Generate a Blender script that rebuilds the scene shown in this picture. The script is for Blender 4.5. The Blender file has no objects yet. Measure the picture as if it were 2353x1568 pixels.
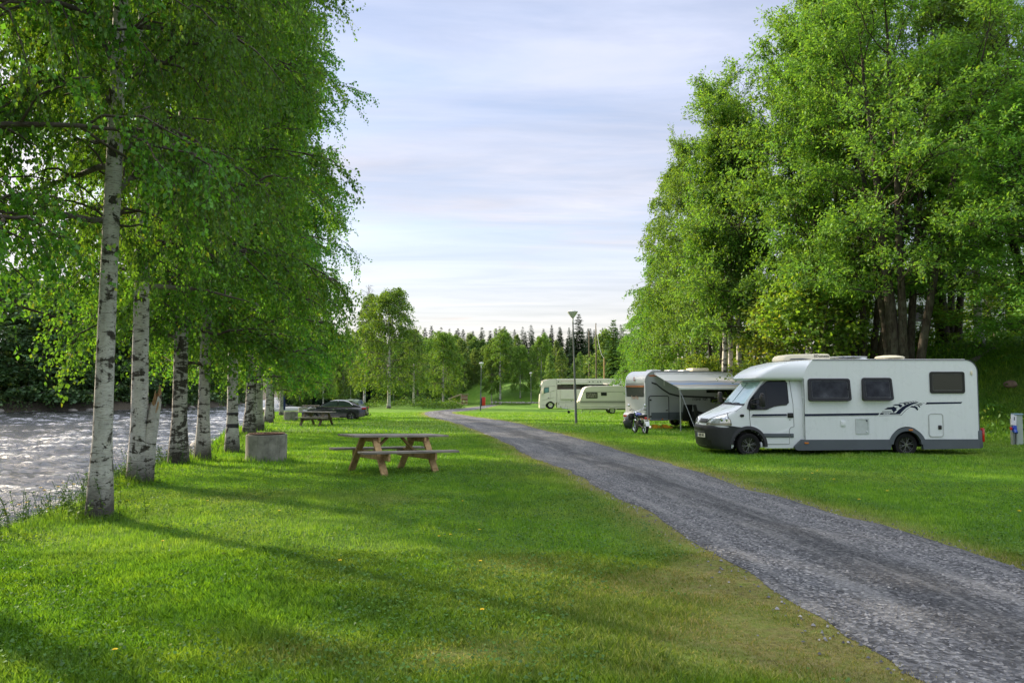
import bpy, bmesh, math, random
import numpy as np
from math import radians as R, sin, cos, pi, sqrt, atan2
from mathutils import Vector, Matrix, Euler
S = bpy.context.scene
COL = S.collection
rng = np.random.default_rng(7)
random.seed(7)
FOC, CX, CY, HZ = 1699.0, 1176.0, 784.0, 886.0     # photo measured at 2352 px wide
CAM = np.array([0.0, 0.0, 1.70])
PITCH = math.atan((HZ-CY)/FOC)

def ray(u, v):
    a, b = (u-CX)/FOC, (CY-v)/FOC
    return np.array([a, cos(PITCH)-b*sin(PITCH), sin(PITCH)+b*cos(PITCH)])
def at_depth(u, v, y):
    d = ray(u, v); return CAM + d*(y/d[1])

# ---------------------------------------------------------------- noise
def _hash(ix, iy, seed):
    n = (ix.astype(np.int64)*374761393 + iy.astype(np.int64)*668265263 + seed*974711) & 0x7fffffff
    n = ((n ^ (n >> 13))*1274126177) & 0x7fffffff
    n = n ^ (n >> 16)
    return (n & 0xffff)/65535.0
def vnoise(x, y, seed=0):
    x = np.asarray(x, float); y = np.asarray(y, float)
    ix, iy = np.floor(x), np.floor(y); fx, fy = x-ix, y-iy
    fx = fx*fx*(3-2*fx); fy = fy*fy*(3-2*fy)
    a, b = _hash(ix, iy, seed), _hash(ix+1, iy, seed)
    c, d = _hash(ix, iy+1, seed), _hash(ix+1, iy+1, seed)
    return (a*(1-fx)+b*fx)*(1-fy) + (c*(1-fx)+d*fx)*fy
def fbm(x, y, o=4, seed=0):
    s, a, t = 0, .5, 0
    for i in range(o):
        s = s + a*vnoise(np.asarray(x)*2**i, np.asarray(y)*2**i, seed+i*17); t += a; a *= .5
    return s/t
def sstep(a, b, x):
    t = np.clip((np.asarray(x, float)-a)/(b-a), 0, 1); return t*t*(3-2*t)

# ---------------------------------------------------------------- the lie of the land
LAWN = np.array([(-60, .1), (0, .05), (10, .03), (14, -.02), (21, -.24), (40, -.44), (58, -.85), (94, -1.45), (142, -1.7), (250, -2.0), (1200, -3)])
BANK = np.array([(-60, -4.5), (3, -5.9), (9.8, -6.35), (13.3, -7.4), (16.8, -8.7), (21, -9.2), (27, -10.2), (36, -13.9), (55, -18.5), (78, -26), (92, -29.5), (103, -25.5), (130, -33), (190, -48), (300, -78), (420, -110)])
FARB = np.array([(-60, -70), (60, -78), (109, -76), (118, -65), (142, -57), (190, -68), (300, -100), (420, -140)])
def lawn_z(y): return np.interp(y, LAWN[:, 0], LAWN[:, 1])
def bank_x(y): return np.interp(y, BANK[:, 0], BANK[:, 1])
def far_x(y): return np.interp(y, FARB[:, 0], FARB[:, 1])
def water_z(y): return -1.25-.0085*np.clip(y, -60, 420)
FOOT = np.array([(90, 14), (40, 21), (18.6, 25.6), (14, 28.6), (12.4, 34), (12.6, 45), (15, 60), (19, 90), (24, 113), (17, 135), (9, 147), (-3, 152), (-10, 166), (-40, 190), (-60, 215), (-80, 300), (-90, 900)], float)
def foot_dist(x, y):
    """distance beyond the foot of the right-hand bank (positive up the bank)"""
    x = np.asarray(x, float); y = np.asarray(y, float)
    best = np.full(x.shape, 1e9); sg = np.ones(x.shape)
    for (ax, ay), (bx, by) in zip(FOOT[:-1], FOOT[1:]):
        dx, dy = bx-ax, by-ay; L2 = dx*dx+dy*dy
        t = np.clip(((x-ax)*dx+(y-ay)*dy)/L2, 0, 1)
        d = np.hypot(x-ax-t*dx, y-ay-t*dy)
        cr = dx*(y-ay)-dy*(x-ax)
        m = d < best-1e-9
        best = np.where(m, d, best); sg = np.where(m, np.where(cr < 0, 1., -1.), sg)
    return best*sg
# gravel road: left and right edge, measured in the photo
def _flat(u, v):
    d = ray(u, v); t = 5.0
    for _ in range(60):
        p = CAM+d*t; g = float(lawn_z(p[1])); t *= (CAM[2]-g)/max(CAM[2]-p[2], 1e-6)
    return CAM+d*t
RL = [(3200, 2300), (2560, 1850), (2120, 1568), (1900, 1430), (1700, 1312), (1500, 1184), (1350, 1108), (1255, 1062), (1190, 1030), (1105, 992), (1030, 968), (985, 957), (975, 950), (988, 944), (1040, 939), (1090, 934), (1140, 928), (1160, 925.5)]
RR = [(4600, 2300), (3400, 1820), (2700, 1465), (2352, 1308), (2100, 1228), (1870, 1163), (1650, 1100), (1520, 1058), (1440, 1036), (1340, 1010), (1235, 984), (1130, 962), (1052, 952), (1040, 946), (1075, 942), (1112, 937), (1150, 929), (1168, 926.5)]
RLW = np.array([_flat(*p)[:2] for p in RL]); RRW = np.array([_flat(*p)[:2] for p in RR])
def _resample(P, n):
    # spline through the points, so the road bends smoothly
    t = np.linspace(0, len(P)-1, n); i = np.clip(np.floor(t).astype(int), 0, len(P)-2); f = (t-i)[:, None]
    p0 = P[np.clip(i-1, 0, None)]; p1 = P[i]; p2 = P[i+1]; p3 = P[np.clip(i+2, None, len(P)-1)]
    return .5*((2*p1)+(-p0+p2)*f+(2*p0-5*p1+4*p2-p3)*f*f+(-p0+3*p1-3*p2+p3)*f**3)
NR = 420
RLS, RRS = _resample(RLW, NR), _resample(RRW, NR)
RC = (RLS+RRS)/2; RWD = np.hypot(*(RLS-RRS).T)/2
def _dense(P, step=.25):
    L = np.concatenate([[0], np.cumsum(np.hypot(*np.diff(P, axis=0).T))]); t = np.arange(0, L[-1], step)
    return np.stack([np.interp(t, L, P[:, 0]), np.interp(t, L, P[:, 1])], -1)
RLD, RRD = _dense(RLS), _dense(RRS)
RPOLY = np.concatenate([RLS[::3], RRS[::-3]])
def _near(x, y, P):
    d = np.full(len(x), 1e9)
    for k in range(0, len(P), 64):
        d = np.minimum(d, np.min((x[:, None]-P[None, k:k+64, 0])**2+(y[:, None]-P[None, k:k+64, 1])**2, 1))
    return np.sqrt(d)
def road_lat(x, y):
    """lateral position across the road (-1 left edge, +1 right edge) and metres outside it (negative inside)"""
    x = np.asarray(x, float); y = np.asarray(y, float); sh = x.shape; x = x.ravel(); y = y.ravel()
    out = np.full(x.shape, 99.); met = np.full(x.shape, 99.)
    near = np.where((y > -6) & (y < 170) & (x > -16) & (x < 16))[0]
    for k in range(0, len(near), 30000):
        i = near[k:k+30000]; X, Y = x[i], y[i]
        dl, dr_ = _near(X, Y, RLD), _near(X, Y, RRD)
        ins = np.zeros(len(i), bool)
        for (ax, ay), (bx, by) in zip(RPOLY, np.roll(RPOLY, -1, 0)):
            c = (ay > Y) != (by > Y)
            if c.any(): ins ^= c & (X < (bx-ax)*(Y-ay)/(by-ay+1e-12)+ax)
        s = (dl-dr_)/np.maximum(dl+dr_, 1e-6); m = np.minimum(dl, dr_)
        met[i] = np.where(ins, -m, m); out[i] = np.where(ins, s, np.where(dl < dr_, -1-m, 1+m))
    return out.reshape(sh), met.reshape(sh)
def ground_z(x, y):
    x = np.asarray(x, float); y = np.asarray(y, float)
    g = lawn_z(y)
    und = (fbm(x/7., y/7., 2, 5)-.5)*.16*sstep(6, 30, y)*(1-.6*sstep(70, 120, y))+(fbm(x/2.1, y/2.1, 2, 9)-.5)*.05
    g = g+und
    fd = foot_dist(x, y)
    up = 3.9*sstep(-.6, 8.5, fd)+.10*np.clip(fd-7, 0, 60)+(fbm(x/3., y/3., 3, 3)-.5)*.7*sstep(1, 6, fd)+.02*np.clip(fd-60, 0, 500)
    g = g+np.where(y < 160, up, up*1.0)
    w = water_z(y); b = bank_x(y)+(fbm(x*0+y/2.3, y/5., 2, 21)-.5)*.6
    d = b-x
    bed = w-.9
    t = sstep(-.8, 2.3, d)
    g = g*(1-t)+bed*t
    e = far_x(y)+(fbm(y/4., y/9., 2, 33)-.5)*3-x
    g = np.where(e > -3, bed+sstep(-2, 2.5, e)*2.0+.13*np.clip(e-2, 0, 70), g)
    return g
def gz(x, y): return float(ground_z(np.array([x]), np.array([y]))[0])
def at(u, v):
    """where the line of sight through a photo point meets the ground"""
    d = ray(u, v); t = np.geomspace(2.5, 500, 2600)
    P = CAM[None]+d[None]*t[:, None]; h = P[:, 2]-ground_z(P[:, 0], P[:, 1])
    k = np.where(h < 0)[0]
    i = k[0] if len(k) else len(t)-1
    if i == 0: return Vector(P[0])
    a = h[i-1]/(h[i-1]-h[i]+1e-9); p = P[i-1]*(1-a)+P[i]*a
    return Vector((p[0], p[1], gz(p[0], p[1])))
def on_ground(u, y):
    """a spot on the ground at photo column u and distance y"""
    x = (u-CX)/FOC*y/cos(PITCH)*1.0
    return Vector((x, y, gz(x, y)))

# ---------------------------------------------------------------- mesh helpers
def np_mesh(name, V, F, attrs=None, smooth=False):
    """V (n,3); F list of index arrays of shape (m,k)"""
    me = bpy.data.meshes.new(name)
    V = np.ascontiguousarray(V, np.float32)
    if not isinstance(F, (list, tuple)): F = [F]
    F = [np.asarray(f, np.int32) for f in F if len(f)]
    me.vertices.add(len(V)); me.vertices.foreach_set('co', V.ravel())
    nl = sum(f.size for f in F); npoly = sum(len(f) for f in F)
    me.loops.add(nl); me.polygons.add(npoly)
    me.loops.foreach_set('vertex_index', np.concatenate([f.ravel() for f in F]))
    st, o = [], 0
    for f in F:
        st.append(o+np.arange(len(f))*f.shape[1]); o += f.size
    me.polygons.foreach_set('loop_start', np.concatenate(st).astype(np.int32))
    for k, a in (attrs or {}).items():
        a = np.asarray(a, np.float32)
        if a.ndim == 1:
            at_ = me.attributes.new(k, 'FLOAT', 'POINT'); at_.data.foreach_set('value', a)
        else:
            at_ = me.attributes.new(k, 'FLOAT_VECTOR', 'POINT'); at_.data.foreach_set('vector', a.ravel())
    me.update(calc_edges=True)
    if smooth: me.polygons.foreach_set('use_smooth', np.ones(npoly, bool))
    return me
def link(name, me, mat=None, parent=None):
    if mat is not None:
        me.materials.clear(); me.materials.append(mat)
    o = bpy.data.objects.new(name, me); COL.objects.link(o)
    if parent is not None: o.parent = parent
    return o
def tag(o, label=None, cat=None, group=None, kind=None):
    if label: o['label'] = label
    if cat: o['category'] = cat
    if group: o['group'] = group
    if kind: o['kind'] = kind
    return o
def thing(name, label, cat, loc=(0, 0, 0), rz=0, group=None, rot=None):
    o = bpy.data.objects.new(name, None); COL.objects.link(o)
    o.empty_display_size = .3
    o.location = loc; o.rotation_euler = rot or (0, 0, rz)
    return tag(o, label, cat, group)
def dup(root, loc, rz=0, label=None, scale=None, group=None):
    kids = {}
    for ob in list(COL.objects):
        if ob.parent: kids.setdefault(ob.parent.name, []).append(ob)
    def rec(o, parent):
        c = o.copy(); COL.objects.link(c)
        if parent is not None: c.parent = parent
        for ch in kids.get(o.name, []): rec(ch, c)
        return c
    c = rec(root, None); c.location = loc; c.rotation_euler = (0, 0, rz)
    if scale is not None: c.scale = scale if hasattr(scale, '__len__') else (scale,)*3
    if label: c['label'] = label
    if group: c['group'] = group
    return c

class MB:
    """collects shapes and links them as ONE mesh object"""
    def __init__(s): s.v, s.f = [], []
    def add(s, V, F):
        o = len(s.v); s.v += [tuple(map(float, p)) for p in V]; s.f += [tuple(i+o for i in f) for f in F]; return s
    def box(s, c, d, rot=None, bev=0):
        x, y, z = d[0]/2, d[1]/2, d[2]/2
        if bev > 0:
            b = min(bev, x*.9, y*.9, z*.9)
            bm = bmesh.new(); bmesh.ops.create_cube(bm, size=1)
            bmesh.ops.scale(bm, vec=d, verts=bm.verts)
            bmesh.ops.bevel(bm, geom=list(bm.edges), offset=b, segments=2, profile=.5, affect='EDGES')
            V = [v.co.copy() for v in bm.verts]; bm.verts.index_update(); F = [[v.index for v in f.verts] for f in bm.faces]; bm.free()
        else:
            V = [Vector((a*x, b*y, c_*z)) for a in (-1, 1) for b in (-1, 1) for c_ in (-1, 1)]
            F = [(0, 1, 3, 2), (4, 6, 7, 5), (0, 4, 5, 1), (2, 3, 7, 6), (0, 2, 6, 4), (1, 5, 7, 3)]
        m = (Euler(rot).to_matrix() if rot is not None and not isinstance(rot, Matrix) else rot)
        if m is not None: V = [m @ v for v in V]
        return s.add([v+Vector(c) for v in V], F)
    def beam(s, a, b, w, h, up=(0, 0, 1), bev=0):
        a, b = Vector(a), Vector(b); d = b-a; L = d.length; z = d.normalized()
        x = Vector(up).cross(z)
        if x.length < 1e-4: x = Vector((1, 0, 0)).cross(z)
        x.normalize(); y = z.cross(x)
        m = Matrix((x, y, z)).transposed()
        return s.box((a+b)/2, (w, h, L), m, bev)
    def tube(s, P, r, n=8, cap=True):
        P = [Vector(p) for p in P]; k = len(P)
        rr = r if hasattr(r, '__len__') else [r]*k
        V, F = [], []; ref = Vector((0, 0, 1))
        prev = None
        for i, p in enumerate(P):
            t = (P[min(i+1, k-1)]-P[max(i-1, 0)]).normalized()
            if prev is None:
                u = t.cross(ref)
                if u.length < 1e-3: u = t.cross(Vector((1, 0, 0)))
                u.normalize()
            else:
                u = prev-t*prev.dot(t)
                u = u.normalized() if u.length > 1e-6 else t.orthogonal().normalized()
            prev = u; w = t.cross(u)
            for j in range(n):
                a = 2*pi*j/n; V.append(p+(u*cos(a)+w*sin(a))*rr[i])
        for i in range(k-1):
            for j in range(n):
                F.append((i*n+j, i*n+(j+1) % n, (i+1)*n+(j+1) % n, (i+1)*n+j))
        if cap: F += [tuple(range(n-1, -1, -1)), tuple((k-1)*n+j for j in range(n))]
        return s.add(V, F)
    def cyl(s, a, b, r, n=16, r2=None): return s.tube([a, b], [r, r if r2 is None else r2], n)
    def lathe(s, prof, c=(0, 0, 0), axis='z', n=24, a0=0, a1=2*pi):
        full = abs(a1-a0-2*pi) < 1e-6; m = n if full else n+1
        V, F = [], []
        for i in range(m):
            a = a0+(a1-a0)*i/n
            for r, h in prof:
                q = (r*cos(a), r*sin(a), h)
                if axis == 'y': q = (q[0], h, q[1])
                elif axis == 'x': q = (h, q[0], q[1])
                V.append((q[0]+c[0], q[1]+c[1], q[2]+c[2]))
        k = len(prof)
        for i in range(n):
            for j in range(k-1):
                i2 = (i+1) % m
                F.append((i*k+j, i2*k+j, i2*k+j+1, i*k+j+1))
        return s.add(V, F)
    def prism(s, poly, t0, t1, axis='y'):
        """polygon (a,b) swept along an axis: y -> (a,t,b), x -> (t,a,b), z -> (a,b,t)"""
        def mk(a, b, t): return (a, t, b) if axis == 'y' else (t, a, b) if axis == 'x' else (a, b, t)
        n = len(poly); V = [mk(a, b, t0) for a, b in poly]+[mk(a, b, t1) for a, b in poly]
        F = [tuple(range(n)), tuple(range(2*n-1, n-1, -1))]+[(i, i+n, (i+1) % n+n, (i+1) % n) for i in range(n)]
        return s.add(V, F)
    def grid(s, P):
        """P[i][j] points"""
        n, m = len(P), len(P[0]); V = [p for row in P for p in row]
        return s.add(V, [(i*m+j, (i+1)*m+j, (i+1)*m+j+1, i*m+j+1) for i in range(n-1) for j in range(m-1)])
    def ball(s, c, r, n=12, m=8, rot=None):
        rx, ry, rz = r if hasattr(r, '__len__') else (r, r, r)
        V, F = [], []
        mt = Euler(rot).to_matrix() if rot else None
        for i in range(m+1):
            th = pi*i/m
            for j in range(n):
                a = 2*pi*j/n; q = Vector((rx*sin(th)*cos(a), ry*sin(th)*sin(a), rz*cos(th)))
                if mt: q = mt @ q
                V.append(q+Vector(c))
        for i in range(m):
            for j in range(n): F.append((i*n+j, i*n+(j+1) % n, (i+1)*n+(j+1) % n, (i+1)*n+j))
        return s.add(V, F)
    def build(s, name, mat, parent=None, smooth=False, bevel=0, seg=2, solid=0, off=0, label=None, angle=40):
        me = bpy.data.meshes.new(name); me.from_pydata(s.v, [], s.f); me.update()
        bm = bmesh.new(); bm.from_mesh(me)
        bmesh.ops.remove_doubles(bm, verts=bm.verts, dist=1e-5)
        bmesh.ops.recalc_face_normals(bm, faces=bm.faces)
        if solid: bmesh.ops.solidify(bm, geom=list(bm.faces), thickness=solid)
        if bevel:
            ed = [e for e in bm.edges if len(e.link_faces) == 2 and e.calc_face_angle(0) > .6]
            bmesh.ops.bevel(bm, geom=ed, offset=bevel, segments=seg, profile=.5, affect='EDGES', clamp_overlap=True)
        bm.to_mesh(me); bm.free()
        if smooth:
            me.polygons.foreach_set('use_smooth', np.ones(len(me.polygons), bool))
            try: me.set_sharp_from_angle(angle=R(angle))
            except Exception: pass
        o = link(name, me, mat, parent)
        if label: o['label'] = label
        return o
def rrect(x0, x1, y0, y1, r, n=5, skew=0):
    """rounded rectangle as a polygon; skew shifts the upper edge"""
    P = []
    for cx, cy, a in ((x1-r, y0+r, -90), (x1-r, y1-r, 0), (x0+r, y1-r, 90), (x0+r, y0+r, 180)):
        for k in range(n+1):
            t = R(a+90*k/n); px, py = cx+r*cos(t), cy+r*sin(t)
            P.append((px+skew*(py-y0)/(y1-y0), py))
    return P
def text_mb(txt, size, m, depth=.002, sx=1.0, bold=0.0, shear=0.0):
    """lettering as mesh, mapped by matrix m (text lies in its xy plane)"""
    c = bpy.data.curves.new('lettering', 'FONT'); c.body = txt; c.size = size; c.extrude = depth; c.offset = bold; c.shear = shear
    c.align_x = 'CENTER'; c.align_y = 'CENTER'; c.resolution_u = 3
    o = bpy.data.objects.new('lettering', c); COL.objects.link(o)
    bpy.context.view_layer.update()
    dg = bpy.context.evaluated_depsgraph_get(); me = bpy.data.meshes.new_from_object(o.evaluated_get(dg))
    mb = MB(); mb.add([m @ Vector((v.co.x*sx, v.co.y, v.co.z)) for v in me.vertices], [tuple(p.vertices) for p in me.polygons])
    bpy.data.objects.remove(o); bpy.data.curves.remove(c); bpy.data.meshes.remove(me)
    return mb

# ---------------------------------------------------------------- materials
class NT:
    def __init__(s, name):
        s.m = bpy.data.materials.new(name); s.m.use_nodes = True; s.t = s.m.node_tree; s.t.nodes.clear()
        s.out = s.n('ShaderNodeOutputMaterial')
    def n(s, typ, **kw):
        x = s.t.nodes.new(typ)
        for k, v in kw.items(): setattr(x, k, v)
        return x
    def l(s, a, b): s.t.links.new(a, b)
    def coord(s, which='Object', scale=None):
        c = s.n('ShaderNodeTexCoord'); o = c.outputs[which]
        if scale is not None:
            mp = s.n('ShaderNodeMapping'); mp.inputs['Scale'].default_value = scale if hasattr(scale, '__len__') else (scale,)*3
            s.l(o, mp.inputs['Vector']); o = mp.outputs[0]
        return o
    def noise(s, vec, scale=5, detail=4, rough=.55, dist=0):
        x = s.n('ShaderNodeTexNoise'); x.inputs['Scale'].default_value = scale; x.inputs['Detail'].default_value = detail
        x.inputs['Roughness'].default_value = rough; x.inputs['Distortion'].default_value = dist
        if vec is not None: s.l(vec, x.inputs['Vector'])
        return x.outputs['Fac']
    def ramp(s, fac, stops, interp='LINEAR'):
        x = s.n('ShaderNodeValToRGB'); x.color_ramp.interpolation = interp
        e = x.color_ramp.elements
        while len(e) < len(stops): e.new(.5)
        for i, (p, c) in enumerate(stops):
            e[i].position = p; e[i].color = (*c, 1) if hasattr(c, '__len__') else (c, c, c, 1)
        s.l(fac, x.inputs['Fac']); return x.outputs['Color']
    def mix(s, fac, a, b, mode='MIX'):
        x = s.n('ShaderNodeMix', data_type='RGBA', blend_type=mode)
        for i, v in ((0, fac), (6, a), (7, b)):
            if isinstance(v, bpy.types.NodeSocket): s.l(v, x.inputs[i])
            elif i and hasattr(v, '__len__'): x.inputs[i].default_value = (*v, 1)
            elif i: x.inputs[i].default_value = (v, v, v, 1)
            else: x.inputs[0].default_value = v
        return x.outputs[2]
    def math(s, op, a, b=None, clamp=False):
        x = s.n('ShaderNodeMath', operation=op, use_clamp=clamp)
        for i, v in enumerate((a, b)):
            if v is None: continue
            if isinstance(v, bpy.types.NodeSocket): s.l(v, x.inputs[i])
            else: x.inputs[i].default_value = v
        return x.outputs[0]
    def attr(s, name, out='Fac'):
        x = s.n('ShaderNodeAttribute', attribute_name=name); return x.outputs[out]
    def bump(s, h, strength=.3, dist=.02, normal=None):
        x = s.n('ShaderNodeBump'); x.inputs['Strength'].default_value = strength; x.inputs['Distance'].default_value = dist
        s.l(h, x.inputs['Height'])
        if normal is not None: s.l(normal, x.inputs['Normal'])
        return x.outputs[0]
    def pbr(s, color, rough=.5, metal=0, spec=.5, normal=None, coat=0, trans=0, ior=None, sheen=0):
        p = s.n('ShaderNodeBsdfPrincipled')
        for nm, v in (('Base Color', color), ('Roughness', rough), ('Metallic', metal), ('Specular IOR Level', spec), ('Coat Weight', coat), ('Transmission Weight', trans), ('Sheen Weight', sheen)):
            if isinstance(v, bpy.types.NodeSocket): s.l(v, p.inputs[nm])
            elif hasattr(v, '__len__'): p.inputs[nm].default_value = (*v, 1)
            else: p.inputs[nm].default_value = v
        if ior: p.inputs['IOR'].default_value = ior
        if coat: p.inputs['Coat Roughness'].default_value = .06
        if normal is not None: s.l(normal, p.inputs['Normal'])
        return p.outputs[0]
    def done(s, sh): s.l(sh, s.out.inputs['Surface']); return s.m
def plain(name, c, rough=.5, metal=0, spec=.5, coat=0, vary=.12, scale=6, bump=0, bscale=80):
    """a painted or plastic surface: its colour drifts a little and its gloss is uneven"""
    t = NT(name); co = t.coord('Object')
    n = t.noise(co, scale, 5)
    lo = tuple(x*(1-vary) for x in c); hi = tuple(min(1, x*(1+vary*.6)) for x in c)
    colr = t.ramp(n, [(.3, lo), (.7, hi)])
    rg = t.ramp(t.noise(co, scale*2.3, 3), [(.3, max(0, rough-.06)), (.75, min(1, rough+.1))])
    nm = t.bump(t.noise(co, bscale, 3), bump, .004) if bump else None
    return t.done(t.pbr(colr, rg, metal, spec, nm, coat))
def glass(name, tint=(.02, .025, .03), rough=.04):
    t = NT(name); return t.done(t.pbr(tint, rough, 0, .3, None, 0))
# ================================================================ light, sky, camera
SUN_EL, SUN_AZ = 22.0, 54.0          # degrees up, degrees left of straight ahead
cam = bpy.data.cameras.new('camera'); camo = bpy.data.objects.new('camera', cam); COL.objects.link(camo)
camo.location = CAM; camo.rotation_euler = (pi/2+PITCH, 0, 0)
cam.sensor_width = 36; cam.lens = 36*FOC/2352; cam.clip_end = 6000; cam.clip_start = .05
S.camera = camo
S.view_settings.view_transform = 'Standard'; S.view_settings.look = 'None'; S.view_settings.exposure = 1.08; S.view_settings.gamma = 1
S.cycles.max_bounces = 7; S.cycles.diffuse_bounces = 3; S.cycles.glossy_bounces = 3; S.cycles.transmission_bounces = 5
S.cycles.transparent_max_bounces = 8; S.cycles.sample_clamp_indirect = 6; S.cycles.sample_clamp_direct = 3.0; S.cycles.caustics_reflective = False; S.cycles.caustics_refractive = False

sd = Vector((-sin(R(SUN_AZ))*cos(R(SUN_EL)), cos(R(SUN_AZ))*cos(R(SUN_EL)), sin(R(SUN_EL))))
sl = bpy.data.lights.new('sun', 'SUN'); sl.energy = 4.6; sl.angle = R(1.6); sl.color = (1.0, .84, .62)
so = bpy.data.objects.new('sun', sl); COL.objects.link(so); so.rotation_euler = sd.to_track_quat('Z', 'Y').to_euler()

W = bpy.data.worlds.new('World'); S.world = W; W.use_nodes = True
nt = W.node_tree; nt.nodes.clear()
def wn(t, **k):
    x = nt.nodes.new(t)
    for a, b in k.items(): setattr(x, a, b)
    return x
def wl(a, b): nt.links.new(a, b)
def wmath(op, a, b=None, clamp=False):
    x = wn('ShaderNodeMath', operation=op, use_clamp=clamp)
    for i, v in enumerate((a, b)):
        if v is None: continue
        if hasattr(v, 'is_linked'): wl(v, x.inputs[i])
        else: x.inputs[i].default_value = v
    return x.outputs[0]
def wmix(f, a, b):
    x = wn('ShaderNodeMix', data_type='RGBA')
    for i, v in ((0, f), (6, a), (7, b)):
        if hasattr(v, 'is_linked'): wl(v, x.inputs[i])
        else: x.inputs[i].default_value = v if i == 0 else (*v, 1)
    return x.outputs[2]
def wramp(f, st):
    x = wn('ShaderNodeValToRGB'); e = x.color_ramp.elements
    while len(e) < len(st): e.new(.5)
    for i, (p, c) in enumerate(st):
        e[i].position = p; e[i].color = (*c, 1) if hasattr(c, '__len__') else (c, c, c, 1)
    wl(f, x.inputs[0]); return x.outputs[0]
sky = wn('ShaderNodeTexSky', sky_type='NISHITA'); sky.sun_disc = False; sky.sun_elevation = R(SUN_EL); sky.sun_rotation = R(-SUN_AZ)
sky.air_density = 1.0; sky.dust_density = .6; sky.ozone_density = 1.6
tc = wn('ShaderNodeTexCoord'); sp = wn('ShaderNodeSeparateXYZ'); wl(tc.outputs['Generated'], sp.inputs[0])
zz = wmath('ADD', wmath('MAXIMUM', sp.outputs[2], 0.0), .055)
cx_ = wmath('DIVIDE', sp.outputs[0], zz); cy_ = wmath('DIVIDE', sp.outputs[1], zz)
cb = wn('ShaderNodeCombineXYZ'); wl(cx_, cb.inputs[0]); wl(cy_, cb.inputs[1])
def wnoise(scale, det, rough, sx, sy, off=0, dist=.4):
    mp = wn('ShaderNodeMapping'); mp.inputs['Scale'].default_value = (sx, sy, 1); mp.inputs['Location'].default_value = (off, off*.7, 0); mp.inputs['Rotation'].default_value = (0, 0, R(9))
    wl(cb.outputs[0], mp.inputs[0]); n = wn('ShaderNodeTexNoise'); wl(mp.outputs[0], n.inputs['Vector'])
    n.inputs['Scale'].default_value = scale; n.inputs['Detail'].default_value = det; n.inputs['Roughness'].default_value = rough; n.inputs['Distortion'].default_value = dist
    return n.outputs['Fac']
n1 = wnoise(.55, 6, .58, .55, 1.25, 3.1, .8)       # broad veil of high cloud
n2 = wnoise(1.7, 8, .6, .35, 1.2, 11.3, .5)        # finer streaks
cov = wmath('ADD', wmath('MULTIPLY', n1, .68), wmath('MULTIPLY', n2, .32))
mask = wramp(cov, [(.36, .22), (.50, .62), (.64, .97)])
# veil is thicker (and whiter) towards the horizon where the eye looks through more of it; overhead raised for added fill light
lowv = wramp(sp.outputs[2], [(.0, 1.0), (.12, .85), (.42, .22), (.55, .25), (.8, 1.0)])
mask2 = wmath('MAXIMUM', wmath('MULTIPLY', mask, .9), wmath('MULTIPLY', lowv, .80), True)
ccol = wramp(sp.outputs[2], [(.0, (6.35, 5.5, 5.0)), (.10, (6.5, 5.8, 5.5)), (.25, (5.9, 5.8, 6.4)), (.50, (5.3, 5.6, 6.9)), (.78, (20.0, 20.2, 21.0))])  # overhead cloud, out of view, brightened on purpose to lift the ambient light
shade = wramp(n2, [(.32, .76), (.66, 1.08)])
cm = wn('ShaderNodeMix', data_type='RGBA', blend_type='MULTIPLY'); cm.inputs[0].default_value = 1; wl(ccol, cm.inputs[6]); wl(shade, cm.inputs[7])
skb = wn('ShaderNodeMix', data_type='RGBA', blend_type='MULTIPLY'); skb.inputs[0].default_value = 1; wl(sky.outputs[0], skb.inputs[6]); skb.inputs[7].default_value = (1.5, 1.5, 1.6, 1)
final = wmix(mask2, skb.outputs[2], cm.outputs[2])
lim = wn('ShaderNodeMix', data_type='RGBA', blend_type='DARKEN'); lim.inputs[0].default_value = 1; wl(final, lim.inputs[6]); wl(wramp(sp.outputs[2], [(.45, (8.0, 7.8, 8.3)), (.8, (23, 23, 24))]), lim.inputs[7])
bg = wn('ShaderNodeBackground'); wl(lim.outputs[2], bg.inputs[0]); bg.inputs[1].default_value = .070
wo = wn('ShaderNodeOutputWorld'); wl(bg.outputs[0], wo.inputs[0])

# ================================================================ where the turf is thin, dry or lush (real colour of the turf)
DRY = [(1230, 1290, .9, .5, .5), (1560, 1320, 1.5, .55, .8), (1690, 1360, 1.6, .5, .8), (1480, 1470, 1.2, .35, .35), (840, 1515, .75, .28, .9), (1000, 1490, .8, .3, .6), (510, 1145, .8, .5, .7), (930, 1150, 1.2, .6, .55),
       (1750, 1470, 1.3, .5, .6), (1930, 1545, 1.2, .45, .7), (1300, 1545, 1.1, .3, .5), (1620, 1260, .8, .4, .5), (60, 1545, .5, .3, .3), (1180, 1400, .9, .3, .35), (760, 1335, .6, .2, .25), (1330, 1180, 1.5, .6, .4)]
DRYW = [(*_flat(u, v)[:2], rx, ry, a) for u, v, rx, ry, a in DRY]
def dryness(x, y):
    lat, met = road_lat(x, y)
    n = fbm(x*1.3, y*1.3, 3, 41); n2 = fbm(x*.35, y*.35, 2, 43)
    d = np.exp(-np.clip(met, 0, 50)/(.15+.34*n))*1.0
    left = (lat < 0)
    d = d+np.where(left, np.exp(-np.clip(met, 0, 50)/1.1)*.16*sstep(.38, .6, n), 0)
    for cx, cy, rx, ry, a in DRYW:
        q = ((x-cx)/rx)**2+((y-cy)/ry)**2
        d = d+a*.52*np.exp(-q*1.6)*(-.15+1.7*n)
    d = d+.22*sstep(.52, .72, n2)*n*1.2
    fd = foot_dist(x, y)
    d = d+sstep(3, 9, fd)*sstep(90, 120, y)*.6*(n > .35)
    return np.clip(d, 0, 1)

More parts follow.
